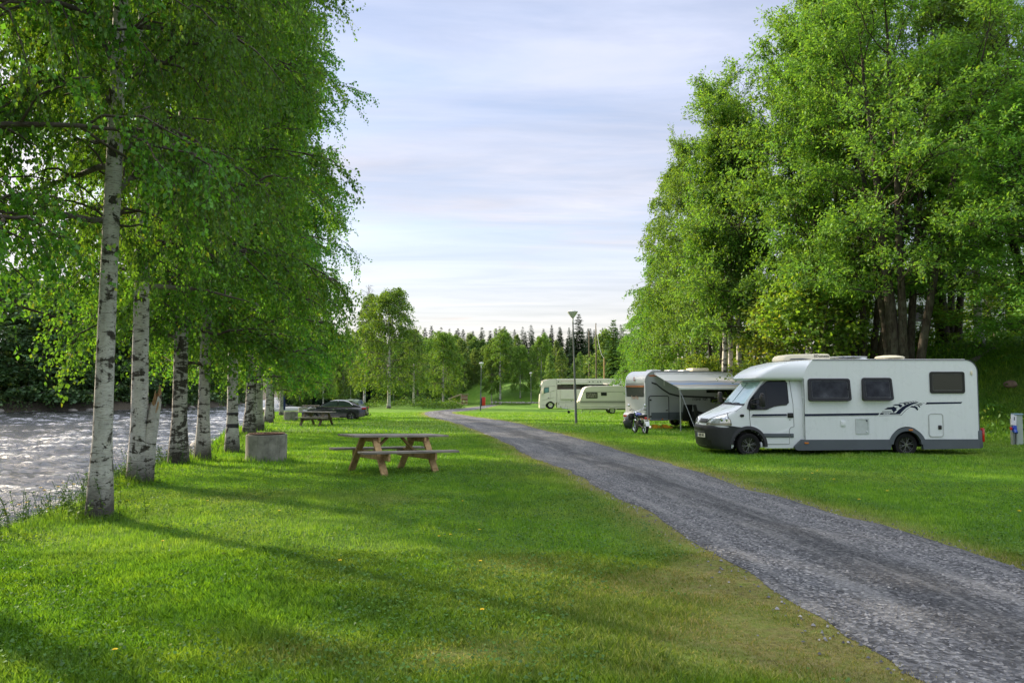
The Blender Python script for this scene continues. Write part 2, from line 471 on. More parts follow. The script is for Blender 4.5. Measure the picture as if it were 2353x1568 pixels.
# ---------------------------------------------------------------- ground sheet
def graded(a, b, pts):
    """coordinates whose spacing follows pts = [(coord, step), ...]"""
    out = [a]; c = np.array([p[0] for p in pts]); s_ = np.array([p[1] for p in pts])
    while out[-1] < b: out.append(out[-1]+float(np.interp(out[-1], c, s_)))
    return np.array(out)
gxs = graded(-420, 420, [(-420, 30), (-120, 5), (-40, 1.2), (-14, .34), (-10, .17), (9, .17), (14, .3), (40, 1.0), (120, 5), (420, 30)])
gys = graded(-40, 1400, [(-40, 6), (-5, 1.2), (3.5, .17), (16, .2), (30, .35), (60, .7), (150, 1.6), (300, 6), (700, 40), (1400, 80)])
GX, GY = np.meshgrid(gxs, gys, indexing='ij')
GZ = ground_z(GX, GY); LAT, MET = road_lat(GX, GY)
GZ = GZ-.045*sstep(-.16, -.42, MET)
nx, ny = GX.shape
idx = np.arange(nx*ny).reshape(nx, ny)
F = np.stack([idx[:-1, :-1], idx[1:, :-1], idx[1:, 1:], idx[:-1, 1:]], -1).reshape(-1, 4)
V = np.stack([GX, GY, GZ], -1).reshape(-1, 3)
dr = dryness(GX, GY).ravel(); bankd = (bank_x(GY)-GX).ravel()
soil = np.clip(sstep(.35, 1.5, bankd), 0, 1)
fdist = foot_dist(GX, GY).ravel()
rough_ = np.clip(sstep(0, 4, fdist)*1.0, 0, 1)

t = NT('turf'); co = t.coord('Object')
nA = t.noise(co, .9, 5, .6); nB = t.noise(co, 9, 4, .6); nC = t.noise(co, 60, 3, .6)
g1 = t.ramp(nA, [(.30, (.070, .165, .012)), (.48, (.110, .235, .016)), (.68, (.16, .29, .02))])
g2 = t.mix(t.ramp(nB, [(.35, 0), (.7, .55)]), g1, (.045, .12, .014))
g3 = t.mix(t.ramp(nC, [(.4, 0), (.75, .5)]), g2, (.13, .22, .03))
dd = t.attr('dry')
dryc = t.ramp(t.noise(co, 22, 4, .65), [(.3, (.10, .085, .04)), (.5, (.20, .19, .055)), (.72, (.26, .22, .11))])
dm = t.math('MULTIPLY', dd, t.ramp(nB, [(.25, .5), (.65, 1.15)]), True)
g4 = t.mix(dm, g3, dryc)
so_ = t.ramp(t.noise(co, 6, 5, .65), [(.3, (.035, .030, .022)), (.7, (.12, .105, .08))])
g5 = t.mix(t.attr('soil'), g4, so_)
rg = t.ramp(t.noise(co, .8, 5, .65), [(.3, (.05, .125, .016)), (.55, (.085, .185, .022)), (.75, (.14, .18, .04))])
g6 = t.mix(t.math('MULTIPLY', t.attr('wild'), .85), g5, rg)
nm = t.bump(t.noise(co, 38, 5, .7), .8, .05); nm = t.bump(t.noise(co, 7, 4, .6), .5, .15, nm)
M_TURF = t.done(t.pbr(g6, .85, 0, .15, nm))
gr = link('ground', np_mesh('ground', V, F, {'dry': dr, 'soil': soil, 'wild': rough_}, True), M_TURF)
tag(gr, kind='structure')

# ---------------------------------------------------------------- gravel road
SP = np.linspace(-1, 1, 25); rows = []
ARC = np.concatenate([[0], np.cumsum(np.hypot(*np.diff(RC, axis=0).T))])
edge = lambda k, s: (fbm(ARC*1.1, np.full(NR, s*9.1), 3, 50)-.5)*.26
eL, eR = edge(0, 1), edge(0, 2)
ax = (RRS-RLS)/2
jl, jr = eL, eR
TT = np.linspace(0, 1, NR)
RV, LATA, ARCA = [], [], []
for j, s in enumerate(SP):
    off = np.where(s < 0, jl*(-s)**6, jr*s**6)
    p = RC+ax*s+ax/np.maximum(RWD, .3)[:, None]*2*off[:, None]*.5
    z = ground_z(p[:, 0], p[:, 1])+.012-.020*abs(s)**12+.012*np.cos(s*pi*2.1)
    RV.append(np.stack([p[:, 0], p[:, 1], z], -1)); LATA.append(np.full(NR, s)); ARCA.append(ARC)
RV = np.stack(RV, 1); LATA = np.stack(LATA, 1); ARCA = np.stack(ARCA, 1)
ii = np.arange(NR*25).reshape(NR, 25)
F = np.stack([ii[:-1, :-1], ii[:-1, 1:], ii[1:, 1:], ii[1:, :-1]], -1).reshape(-1, 4)
t = NT('gravel_surface'); co = t.coord('Object')
lat = t.attr('lat'); cbx = t.n('ShaderNodeCombineXYZ'); t.l(t.math('MULTIPLY', lat, 2.2), cbx.inputs[0]); t.l(t.math('MULTIPLY', t.attr('arc'), .16), cbx.inputs[1]); along = cbx.outputs[0]
vor = t.n('ShaderNodeTexVoronoi'); vor.inputs['Scale'].default_value = 42; t.l(co, vor.inputs['Vector'])
vor2 = t.n('ShaderNodeTexVoronoi'); vor2.inputs['Scale'].default_value = 17; t.l(co, vor2.inputs['Vector'])
cell = t.n('ShaderNodeSeparateColor'); t.l(vor.outputs['Color'], cell.inputs[0])
stone = t.ramp(cell.outputs[0], [(.0, (.032, .033, .037)), (.5, (.095, .098, .108)), (.85, (.19, .193, .205)), (1, (.36, .355, .35))])
# wheel tracks: packed darker fines with a crown of looser pale stone
wob = t.math('ADD', lat, t.math('MULTIPLY', t.math('SUBTRACT', t.noise(co, .5, 3), .5), .35))
trk = t.ramp(t.math('MULTIPLY', t.math('ADD', wob, 1), .5), [(.0, .45), (.10, .15), (.26, .05), (.40, .85), (.54, 1), (.66, .22), (.80, .06), (.93, .5), (1, .9)])
tn = t.math('MULTIPLY', trk, t.ramp(t.noise(along, 1.5, 5, .6), [(.3, .5), (.65, 1.1)]), True)
c1 = t.mix(t.math('MULTIPLY', tn, .95), stone, t.mix(.25, (.016, .017, .020), stone))
pale = t.ramp(t.noise(along, 2.4, 6, .68), [(.48, 0), (.74, .7)])
c2 = t.mix(pale, c1, (.27, .268, .265))
nm = t.bump(vor.outputs['Distance'], .9, .02); nm = t.bump(vor2.outputs['Distance'], .4, .03, nm); nm = t.bump(t.noise(co, 120, 3), .5, .01, nm)
M_ROAD = t.done(t.pbr(c2, .8, 0, .3, nm))
rd = link('gravel_road', np_mesh('gravel_road', RV.reshape(-1, 3), F, {'lat': LATA.ravel(), 'arc': ARCA.ravel()}, True), M_ROAD); tag(rd, kind='structure')

# ---------------------------------------------------------------- river
rs = graded(-12, 420, [(-12, .6), (0, .3), (8, .13), (30, .2), (60, .4), (120, .9), (420, 4)])
rt = np.concatenate([np.linspace(0, .25, 120)[:-1], np.linspace(.25, 1, 130)])
A_, B_ = np.meshgrid(rs, rt, indexing='ij')
bx = bank_x(A_)+2.6; fx = far_x(A_)-3
WX = bx+(fx-bx)*B_; WY = A_+B_*0
def waves(x, y):
    # flow runs mostly away from the camera; crests lie across it and are broken up
    dmp = 1.0
    q = fbm(x*.05, y*.05, 2, 70)
    a = (fbm(x*.45, y*1.5, 3, 71)-.5)*.26*(.4+1.3*q)
    b = (1-np.abs(2*fbm(x*.95, y*3.3, 3, 74)-1))
    return a+(b-.8)*.17*(.5+q)+(fbm(x*2.6, y*7., 2, 77)-.5)*.05
WZ = water_z(WY)+waves(WX, WY)*1.3
kk = np.arange(WX.size).reshape(WX.shape)
F = np.stack([kk[:-1, :-1], kk[:-1, 1:], kk[1:, 1:], kk[1:, :-1]], -1).reshape(-1, 4)
crest = np.clip((waves(WX, WY)+.01)*7, 0, 1)
t = NT('river_water'); co = t.coord('Object', (.6, 2.3, 1))
fm = t.ramp(t.math('MULTIPLY', t.attr('crest'), t.ramp(t.noise(co, 5, 5, .7), [(.38, .0), (.62, 1.3)])), [(.22, 0), (.75, .85)])
wc = t.mix(fm, (.026, .027, .028), (.66, .68, .70))  # pale crests: foam, spread and whitened to paint in silvery sky reflection
nm = t.bump(t.noise(co, 2.6, 6, .62, .4), .72, .18); nm = t.bump(t.noise(co, 11, 4, .6), .30, .05, nm)
rgh = t.mix(fm, .11, .6)
M_RIV = t.done(t.pbr(wc, rgh, 0, .9, nm))
rv = link('river', np_mesh('river', np.stack([WX, WY, WZ], -1).reshape(-1, 3), F, {'crest': crest.ravel()}, True), M_RIV); tag(rv, kind='structure')
# ================================================================ trees
def _norm(a): return a/np.maximum(np.linalg.norm(a, axis=-1, keepdims=True), 1e-9)
def tubes(P, Rr, n):
    """many tubes at once: P (m,k,3), Rr (m,k) -> verts, quads, radius per vertex"""
    m, k, _ = P.shape
    T = np.empty_like(P); T[:, 1:-1] = P[:, 2:]-P[:, :-2]; T[:, 0] = P[:, 1]-P[:, 0]; T[:, -1] = P[:, -1]-P[:, -2]
    T = _norm(T)
    ref = np.where(np.abs(T[:, :1, 2:3]) > .9, np.array([1., 0, 0]), np.array([0., 0, 1.]))
    U = _norm(np.cross(T, np.broadcast_to(ref, T.shape))); Wv = np.cross(T, U)
    a = np.arange(n)*2*pi/n
    V = P[:, :, None]+(U[:, :, None]*np.cos(a)[None, None, :, None]+Wv[:, :, None]*np.sin(a)[None, None, :, None])*Rr[:, :, None, None]
    b = (np.arange(m)*k*n)[:, None, None]; i = (np.arange(k-1)*n)[None, :, None]; j = np.arange(n)[None, None]; j2 = (j+1) % n
    F = np.stack([b+i+j, b+i+j2, b+i+n+j2, b+i+n+j], -1).reshape(-1, 4)
    return V.reshape(-1, 3), F, np.repeat(Rr.reshape(-1), n)
def leaf_quads(pos, d, nr, L, Wd, fold=.18):
    d = _norm(d); s = _norm(np.cross(d, nr)); nn = np.cross(s, d)
    a = pos; tip = pos+d*L[:, None]; mid = pos+d*(L*.42)[:, None]
    r = mid+s*(Wd/2)[:, None]+nn*(Wd*fold)[:, None]; l = mid-s*(Wd/2)[:, None]+nn*(Wd*fold)[:, None]
    V = np.stack([a, r, tip, l], 1).reshape(-1, 3)
    return V, np.arange(len(V)).reshape(-1, 4)
def rot_about(v, axis, ang):
    axis = _norm(axis); c = np.cos(ang)[..., None]; s = np.sin(ang)[..., None]
    return v*c+np.cross(axis, v)*s+axis*np.sum(axis*v, -1, keepdims=True)*(1-c)

def make_tree(name, seed, H, r0, cb, Rad, nprim, nsec, ntw, nleaf, leaf, droop=.5, twig_len=(.4, 1.0), hang=.8, elev=(20, 60), prof='birch', leafw=.75, stems=1, spread=.25, lean=0., gap=.0, twig_tubes=True, start_s=.2, wob=.12, seclen=.5, zmin=None):
    """returns (wood mesh, leaf mesh): tapering trunk(s), limbs, side branches, twigs and single leaves on the twigs"""
    g = np.random.default_rng(seed)
    WV, WF, WR = [], [], []; off = 0
    def put(v, f, r):
        nonlocal off
        WV.append(v); WF.append(f+off); WR.append(r); off += len(v)
    prim = []
    K = 16
    for st in range(stems):
        az = g.uniform(0, 2*pi) if stems == 1 else 2*pi*st/stems+g.uniform(-.4, .4)
        hh = H*(1 if st == 0 else g.uniform(.78, .98)); rr = r0*(1 if stems == 1 else g.uniform(.6, 1))
        t = np.linspace(0, 1, K)
        ld = np.array([cos(az), sin(az)])
        px = (lean if stems == 1 else spread*H*g.uniform(.5, 1.1))*t**1.25
        wx = np.cumsum(g.normal(0, wob*.35, K))*t; wy = np.cumsum(g.normal(0, wob*.35, K))*t
        b0 = (ld*r0*1.3 if stems > 1 else ld*0)
        P = np.stack([b0[0]+ld[0]*px+wx, b0[1]+ld[1]*px+wy, -.25+t*(hh+.25)], -1)
        rad = rr*(1-t)**.85*.97+.012; rad = rad*(1+.55*np.exp(-t*hh/.35))
        v, f, r = tubes(P[None], rad[None], 12); put(v, f, r)
        for i in range(nprim//stems):
            q = (i+g.uniform(0, 1))/(nprim//stems); h = cb+(hh*.985-cb)*q**.92
            tt = h/hh; bp = np.array([np.interp(tt, t, P[:, c]) for c in range(3)])
            if prof == 'birch': L = Rad*(.62+1.15*q-.2*q*q)*(1-q)**.62*1.08+.25
            elif prof == 'dome': L = Rad*sqrt(max(.03, 1-(2*q*.86-.78)**2))*1.0
            else: L = Rad*(1-q)**.9+.2
            L *= g.uniform(.72, 1.12)
            a = i*2.39996+g.uniform(-.5, .5)+st
            if stems > 1 and g.random() < .65: a = az+g.normal(0, 1.0)
            el = R(elev[0]+(elev[1]-elev[0])*q+g.uniform(-9, 9))
            prim.append((bp, a, el, L, min(rr*.19*(1-.75*q)+.008, np.interp(tt, t, rad)*.62)))
    n = len(prim); KP = 8
    B = np.array([p[0] for p in prim]); A = np.array([p[1] for p in prim]); E = np.array([p[2] for p in prim]); L = np.array([p[3] for p in prim]); RR = np.array([p[4] for p in prim])
    s = np.linspace(0, 1, KP)
    D = np.stack([np.cos(A)*np.cos(E), np.sin(A)*np.cos(E), np.sin(E)], -1)
    PP = B[:, None]+D[:, None]*(L[:, None]*s)[..., None]
    PP[..., 2] -= droop*L[:, None]*s**2.2*np.cos(E)[:, None]
    PP += np.cumsum(g.normal(0, .028, PP.shape), 1)*L[:, None, None]*.9*(s > 0)[None, :, None]
    if zmin is not None:
        PP[..., 2] = np.where(PP[..., 2] < zmin+.5, zmin+.5+(PP[..., 2]-zmin-.5)*.22, PP[..., 2])
    PR = RR[:, None]*(1-s*.86)+.004
    v, f, r = tubes(PP, PR, 6); put(v, f, r)
    # side branches
    ns = nsec; ss = start_s+(1-start_s)*((np.arange(ns)[None]+g.uniform(0, 1, (n, ns)))/ns)
    def samp(P, q):
        k = P.shape[1]-1; i = np.clip((q*k).astype(int), 0, k-1); f_ = (q*k-i)[..., None]
        a = np.arange(len(P))[:, None]
        return P[a, i]*(1-f_)+P[a, i+1]*f_, P[a, i+1]-P[a, i]
    sp_, sd_ = samp(PP, ss)
    sd_ = _norm(sd_)
    side = np.where(np.arange(ns) % 2 == 0, 1, -1)[None]*g.uniform(.5, 1.25, (n, ns))
    up = np.broadcast_to(np.array([0, 0, 1.]), sd_.shape)
    d2 = rot_about(sd_, up, side); d2 = d2+g.normal(0, .22, d2.shape)+np.array([0, 0, .12 if hang < .5 else .05]); d2 = _norm(d2)
    L2 = L[:, None]*seclen*(1.08-.62*ss)*g.uniform(.6, 1.15, (n, ns))+.15
    KS = 6; s2 = np.linspace(0, 1, KS)
    d2 = d2.reshape(-1, 3); L2 = L2.reshape(-1); sp2 = sp_.reshape(-1, 3)
    SPt = sp2[:, None]+d2[:, None]*(L2[:, None]*s2)[..., None]
    SPt[..., 2] -= droop*.85*L2[:, None]*s2**2
    SPt += np.cumsum(g.normal(0, .03, SPt.shape), 1)*L2[:, None, None]*(s2 > 0)[None, :, None]
    r2 = np.minimum(np.repeat(RR, ns)*.42, .03)
    kk_ = np.ones(len(SPt), bool) if zmin is None else SPt[:, -1, 2] > zmin+.35
    v, f, r = tubes(SPt[kk_], r2[kk_, None]*(1-.8*s2)+.0025, 4); put(v, f, r)
    # twigs
    m = len(SPt)
    ts = .12+.9*((np.arange(ntw)[None]+g.uniform(0, 1, (m, ntw)))/ntw); ts = np.clip(ts, 0, 1)
    tp, td = samp(SPt, ts); td = _norm(td)
    d3 = td*(1-hang)+g.normal(0, .42, td.shape)*(1-.45*hang); d3[..., 2] -= hang*.9
    if hang < .4: d3[..., 2] += .28
    d3 = _norm(d3).reshape(-1, 3); tp = tp.reshape(-1, 3)
    if gap > 0:      # bare stretches let the sky through: whole twigs missing in irregular patches
        keep = fbm(tp[:, 0]*.55+seed, tp[:, 2]*.55+tp[:, 1]*.37, 2, seed) > gap
        d3, tp = d3[keep], tp[keep]
    if zmin is not None:
        k_ = tp[:, 2] > zmin+.9*fbm(tp[:, 0]*.8, tp[:, 1]*.8, 2, seed+3); d3, tp = d3[k_], tp[k_]
    mt = len(tp); L3 = g.uniform(*twig_len, mt); KT = 4; s3 = np.linspace(0, 1, KT)
    TP = tp[:, None]+d3[:, None]*(L3[:, None]*s3)[..., None]
    TP[..., 2] -= (.25*hang+.05)*L3[:, None]*s3**2
    if twig_tubes:
        v, f, r = tubes(TP, .004*(1-.6*s3)[None]*np.ones((mt, 1)), 3); put(v, f, r)
    # leaves
    q = (np.arange(nleaf)[None]+g.uniform(.2, 1, (mt, nleaf)))/nleaf
    q = np.clip(q, 0, 1); lp, ld_ = samp(TP, q); lp = lp.reshape(-1, 3); ld_ = _norm(ld_.reshape(-1, 3))
    N = len(lp)
    dirs = ld_*.55+g.normal(0, .62, (N, 3)); dirs[:, 2] -= .25+.35*hang
    nr = g.normal(0, .75, (N, 3)); nr[:, 2] += .8
    LL = leaf*g.uniform(.65, 1.25, N); lp = lp+g.normal(0, leaf*.35, (N, 3))
    lv, lf = leaf_quads(lp, dirs, nr, LL, LL*leafw)
    wood = np_mesh(name+'_wood', np.concatenate(WV), np.concatenate(WF), {'rad': np.concatenate(WR)}, True)
    leaves = np_mesh(name+'_leaves', lv, lf)
    return wood, leaves

def leaf_mat(name, c, trans=.42, gloss=.03, var=.35, yellow=(.16, .21, .02), yel=.12):
    t = NT(name); geo = t.n('ShaderNodeNewGeometry'); oi = t.n('ShaderNodeObjectInfo')
    rnd = geo.outputs['Random Per Island']
    cr = t.ramp(rnd, [(0, tuple(x*(1-var) for x in c)), (.5, c), (1-yel, tuple(min(1, x*(1+var)) for x in c)), (1, yellow)])
    hs = t.n('ShaderNodeHueSaturation'); t.l(cr, hs.inputs['Color'])
    t.l(t.math('ADD', .488, t.math('MULTIPLY', oi.outputs['Random'], .024)), hs.inputs['Hue'])
    t.l(t.math('ADD', .82, t.math('MULTIPLY', oi.outputs['Random'], .36)), hs.inputs['Value'])
    col = hs.outputs[0]
    df = t.n('ShaderNodeBsdfDiffuse'); t.l(col, df.inputs['Color'])
    tr = t.n('ShaderNodeBsdfTranslucent'); t.l(t.mix(1.0, col, (1.75, 1.55, .75), 'MULTIPLY'), tr.inputs['Color'])
    m = t.n('ShaderNodeMixShader'); m.inputs[0].default_value = trans; t.l(df.outputs[0], m.inputs[1]); t.l(tr.outputs[0], m.inputs[2])
    gl = t.n('ShaderNodeBsdfGlossy'); gl.inputs['Roughness'].default_value = .55; gl.inputs['Color'].default_value = (.8, .9, .85, 1)
    m2 = t.n('ShaderNodeMixShader'); m2.inputs[0].default_value = gloss; t.l(m.outputs[0], m2.inputs[1]); t.l(gl.outputs[0], m2.inputs[2])
    return t.done(m2.outputs[0])
def bark_birch(name, white=(.50, .485, .45), th=.545):
    t = NT(name); co = t.coord('Object')
    rad = t.attr('rad')
    mp = t.n('ShaderNodeMapping'); mp.inputs['Scale'].default_value = (3.0, 3.0, 38); t.l(co, mp.inputs[0])
    len_ = t.noise(mp.outputs[0], 1.6, 5, .7)            # thin sideways lenticels
    mp2 = t.n('ShaderNodeMapping'); mp2.inputs['Scale'].default_value = (2.0, 2.0, 6.2); t.l(co, mp2.inputs[0])
    pat = t.noise(mp2.outputs[0], 1.25, 6, .66, .6)       # black rough patches
    mp3 = t.n('ShaderNodeMapping'); mp3.inputs['Scale'].default_value = (5, 5, 1.2); t.l(co, mp3.inputs[0])
    lng = t.noise(mp3.outputs[0], 1.3, 4, .6)
    w = t.ramp(t.noise(co, 3.5, 5, .6), [(.3, tuple(x*.66 for x in white)), (.55, white), (.8, tuple(min(1, x*1.15) for x in white))])
    w = t.mix(t.ramp(len_, [(.555, 0), (.64, .85)]), w, (.085, .072, .06))
    w = t.mix(t.ramp(len_, [(.36, .75), (.47, 0)]), w, (.24, .205, .165))
    bl = t.ramp(t.math('ADD', t.math('MULTIPLY', pat, .75), t.math('MULTIPLY', lng, .28)), [(th, 0), (th+.04, 1)])
    bc = t.ramp(t.noise(co, 30, 4, .7), [(.3, (.018, .016, .014)), (.7, (.085, .075, .06))])
    w = t.mix(bl, w, bc)
    sz = t.n('ShaderNodeSeparateXYZ'); t.l(co, sz.inputs[0])
    foot = t.ramp(t.math('ADD', sz.outputs[2], t.math('MULTIPLY', pat, .8)), [(.50, 1), (.95, 0)])
    w = t.mix(t.math('MULTIPLY', foot, .9), w, bc)
    lim = t.ramp(rad, [(.035, 1), (.085, 0)])
    w = t.mix(t.math('MULTIPLY', lim, .93), w, t.ramp(lng, [(.3, (.035, .026, .02)), (.7, (.085, .065, .05))]))
    nm = t.bump(pat, .5, .03); nm = t.bump(len_, .35, .012, nm); nm = t.bump(t.noise(co, 45, 3), .4, .01, nm)
    return t.done(t.pbr(w, .75, 0, .2, nm))
def bark_dark(name, c=(.10, .085, .065)):
    t = NT(name); co = t.coord('Object')
    mp = t.n('ShaderNodeMapping'); mp.inputs['Scale'].default_value = (9, 9, 1.6); t.l(co, mp.inputs[0])
    n = t.noise(mp.outputs[0], 1.6, 6, .68, .4); n2 = t.noise(co, 2.2, 4, .6)
    w = t.ramp(n, [(.3, tuple(x*.28 for x in c)), (.5, c), (.72, tuple(x*1.9 for x in c))])
    w = t.mix(t.ramp(n2, [(.5, 0), (.72, .5)]), w, (.15, .16, .12))
    return t.done(t.pbr(w, .85, 0, .15, t.bump(n, .8, .03)))
L_BIRCH = leaf_mat('birch_leaf', (.092, .235, .024), .50)
L_BIRCH2 = leaf_mat('birch_leaf_sunny', (.115, .245, .028), .44)
L_CHERRY = leaf_mat('bird_cherry_leaf', (.130, .265, .040), .46, .025)
L_MAPLE = leaf_mat('young_maple_leaf', (.15, .26, .030), .46, .03, .3, (.26, .27, .04), .18)
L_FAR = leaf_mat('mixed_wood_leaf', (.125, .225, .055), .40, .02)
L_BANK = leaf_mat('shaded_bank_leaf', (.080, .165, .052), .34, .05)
L_SPRUCE = leaf_mat('spruce_needle', (.026, .060, .022), .14, .05, .4, (.03, .06, .015), .1)
L_PINE = leaf_mat('light_conifer_needle', (.075, .15, .03), .25, .05)
B_BIRCH = bark_birch('birch_bark'); B_DARK = bark_dark('dark_bark', (.062, .052, .042)); B_GREY = bark_dark('grey_bark', (.17, .155, .13)); B_ROUGH = bark_birch('rough_birch_bark', (.46, .44, .40), .495); B_PALE = bark_birch('pale_birch_bark', (.66, .64, .60))

def make_spruce(name, seed, H, Rad, nw=34, per=11):
    g = np.random.default_rng(seed)
    t = np.linspace(0, 1, 8); P = np.stack([t*0, t*0, -.2+t*(H+.2)], -1)
    wv, wf, wr = tubes(P[None], (H*.011*(1-t)+.01)[None], 7)
    pos, d, nr, LL, WW = [], [], [], [], []
    for i in range(nw):
        q = (i/nw)**.95; h = H*(.05+.94*q); L = Rad*(1-q)**.72*g.uniform(.85, 1.1)+.22
        npb = max(5, int(per*(1-.4*q)))
        for j in range(npb):
            a = 2*pi*j/npb+i*1.7+g.uniform(-.3, .3); l = L*g.uniform(.6, 1.15)
            el = R(-18+48*q+g.uniform(-10, 10))
            dd = np.array([cos(a)*cos(el), sin(a)*cos(el), sin(el)])
            nseg = max(2, int(l/.26))
            for k in range(nseg):
                s = (k+.3)/nseg; p = np.array([0, 0, h+g.normal(0, .1)])+dd*l*s; p[2] -= .22*l*s*s
                w = l*.30*(1-.65*s)
                for sg in (-1, 1, 0):
                    e = dd+np.array([-dd[1], dd[0], 0])*sg*.9+g.normal(0, .16, 3); e[2] -= .20
                    pos.append(p); d.append(e); n_ = np.array([0, 0, 1.])+g.normal(0, .4, 3); nr.append(n_); LL.append(w*1.25+.26); WW.append(.20+.24*w)
    lv, lf = leaf_quads(np.array(pos), np.array(d), np.array(nr), np.array(LL), np.array(WW), .1)
    return np_mesh(name+'_wood', wv, wf, {'rad': wr}, True), np_mesh(name+'_leaves', lv, lf)

def tree(name, meshes, mats, label, loc, rz=0, scale=1, group=None, cat='tree', tilt=(0, 0)):
    o = thing(name, label, cat, loc, rz, group); o.rotation_euler = (tilt[0], tilt[1], rz)
    o.scale = scale if hasattr(scale, '__len__') else (scale,)*3
    link('trunk', meshes[0], mats[0] if not meshes[0].materials else None, o)
    link('crown', meshes[1], mats[1] if not meshes[1].materials else None, o)
    return o

NEAR = dict(prof='birch', hang=.44, droop=.38, elev=(14, 62), leafw=.82, start_s=.03)
mB1 = make_tree('birch_a', 11, 19, .20, 3.6, 5.0, 64, 12, 11, 26, .070, **NEAR, gap=.16, zmin=3.3)
mB2 = make_tree('birch_b', 12, 20, .225, 3.6, 5.0, 64, 12, 11, 26, .070, **NEAR, gap=.18, zmin=3.2)
mB3 = make_tree('birch_c', 13, 20.5, .21, 2.6, 5.2, 64, 11, 10, 14, .105, **NEAR, gap=.22, zmin=1.9)
mB4 = make_tree('birch_d', 14, 20, .20, 2.8, 4.8, 64, 11, 10, 13, .105, **NEAR, gap=.22, zmin=2.3)
# ---- the birch row on the river bank
ROW = 'birches along the river bank'
def birch(m, loc, rz, sc, label, tilt=(0, 0), name='birch_tree'):
    return tree(name, m, (B_ROUGH if m is mB3 else B_BIRCH, L_BIRCH), label, loc, rz, sc, ROW, 'birch', tilt)
gp = lambda x, y: Vector((x, y, gz(x, y)))
p1 = at(228, 1188); p2 = at(318, 1112); p3 = gp(-7.72, 17.25); p4 = gp(-7.68, 18.5); p5 = at(533, 1040)
birch(mB2, gp(-6.7, 7.4), 1.0, (.80, .80, .95), 'birch whose branches hang in at the top left corner, its trunk out of sight', name='birch_tree')
b1 = birch(mB1, p1, 2.2, (.58, .58, 1), 'thick pale birch standing at the river edge, nearest trunk of the row', (R(0), R(-2.6)))
b2 = birch(mB2, p2, .4, (.64, .64, .95), 'birch with a broken second stem at its foot, just right of the nearest trunk', (R(0), R(-1)))
b3 = birch(mB3, p3, 1.9, (.8, .8, .95), 'straight birch with large black bark patches, right of the broken double birch', (0, R(-1)))
b4 = birch(mB4, p4, 3.6, (.72, .72, 1.0), 'slim bright white birch close beside the black patched one', (0, R(.3)))
b5 = birch(mB4, p5, 5.2, (.80, .80, 1.0), 'leaning birch with two dark bands tied round its trunk, left of the front concrete ring', (0, R(-3)))
b6 = birch(mB3, at(572, 1000), .9, (1.0, 1.0, 1.0), 'gnarled dark flaky birch behind the banded one', (0, R(2)))
b7 = birch(mB4, at(592, 988), 2.9, (1.05, 1.05, 1.05), 'dark rooted birch at the right end of the close trunks', (0, R(1)))
b8 = birch(mB4, gp(-15.4, 47), 4.1, (1.1, 1.1, 1.0), 'birch deep in the row whose crown reaches farthest right over the lawn')
b9 = birch(mB3, gp(-17.8, 55), 1.1, (.85, .85, .9), 'birch behind the close trunks, crown over the second concrete ring')
b10 = birch(mB4, gp(-20.5, 66), 5.1, (.8, .8, .8), 'birch behind the brown windbreak, far end of the row')

# ---- big broadleaf trees on the bank behind the motorhomes
CH = dict(prof='dome', hang=.18, droop=.22, elev=(18, 66), leafw=.42, seclen=.55, start_s=.28, zmin=4.4)
mC1 = make_tree('cherry_a', 31, 17.5, .27, 4.2, 4.6, 76, 9, 8, 15, .155, **CH, stems=6, spread=.20, gap=.27)
mC2 = make_tree('cherry_b', 32, 17.0, .25, 4.0, 4.8, 72, 9, 8, 15, .155, **CH, stems=4, spread=.17, gap=.27)
mC3 = make_tree('cherry_c', 33, 17.0, .22, 3.2, 4.4, 66, 9, 7, 13, .17, **CH, stems=2, spread=.10, gap=.25)
mM = make_tree('maple', 41, 5.6, .05, .5, 2.3, 40, 6, 5, 8, .17, prof='dome', hang=.15, droop=.2, elev=(20, 65), leafw=.8, stems=3, spread=.2, gap=.25, start_s=.2)
mBh = make_tree('birch_high', 54, 18, .20, 6.2, 3.6, 46, 9, 7, 9, .15, prof='birch', hang=.6, droop=.35, elev=(20, 62), leafw=.8, gap=.26, zmin=5.4)
mBm = make_tree('birch_mid', 51, 18, .19, 2.6, 4.4, 54, 9, 7, 9, .15, prof='birch', hang=.72, droop=.5, elev=(15, 60), leafw=.8, gap=.26)
GR = 'tall trees on the bank behind the motorhomes'
def cherry(m, u, y, rz, sc, label, name='bird_cherry_tree'):
    return tree(name, m, (B_DARK, L_CHERRY), label, on_ground(u, y)-Vector((0, 0, .1)), rz, sc, GR, 'tree')
cherry(mC1, 2075, 30.5, .4, (1.05, 1.05, 1.0), 'huge many stemmed tree with dark trunks right behind the white motorhome')
cherry(mC2, 1985, 33.5, 2.3, (1, 1, .98), 'tall dark stemmed tree left of the huge many stemmed one')
cherry(mC2, 2180, 36, 4.0, (1.1, 1.1, 1.0), 'tall tree on the slope standing in front of the white house')
cherry(mC1, 2400, 31, 1.7, (1.0, 1.0, .92), 'shady tree filling the upper right corner')
cherry(mC2, 2560, 26, 5.0, (1.0, 1.0, .8), 'tree at the right edge reaching over the rear of the white motorhome')
cherry(mC3, 1885, 36, .9, (1.05, 1.05, 1.2), 'bright green tree above the cab of the white motorhome')
cherry(mC3, 1765, 39, 3.1, (1.02, 1.02, 1.02), 'tall tree above the awning whose crown steps down to the left')
cherry(mC3, 1645, 45, 5.2, (.85, .85, 1.03), 'tree behind the pair of speckled birch trunks, left shoulder of the big tree mass')
cherry(mC2, 2330, 60, 2.7, (1.15, 1.15, 1.0), 'dark tree growing behind the white house on the slope')
cherry(mC3, 1930, 47, 4.4, (1.1, 1.1, 1.1), 'tall tree in the second row behind the huge many stemmed one')
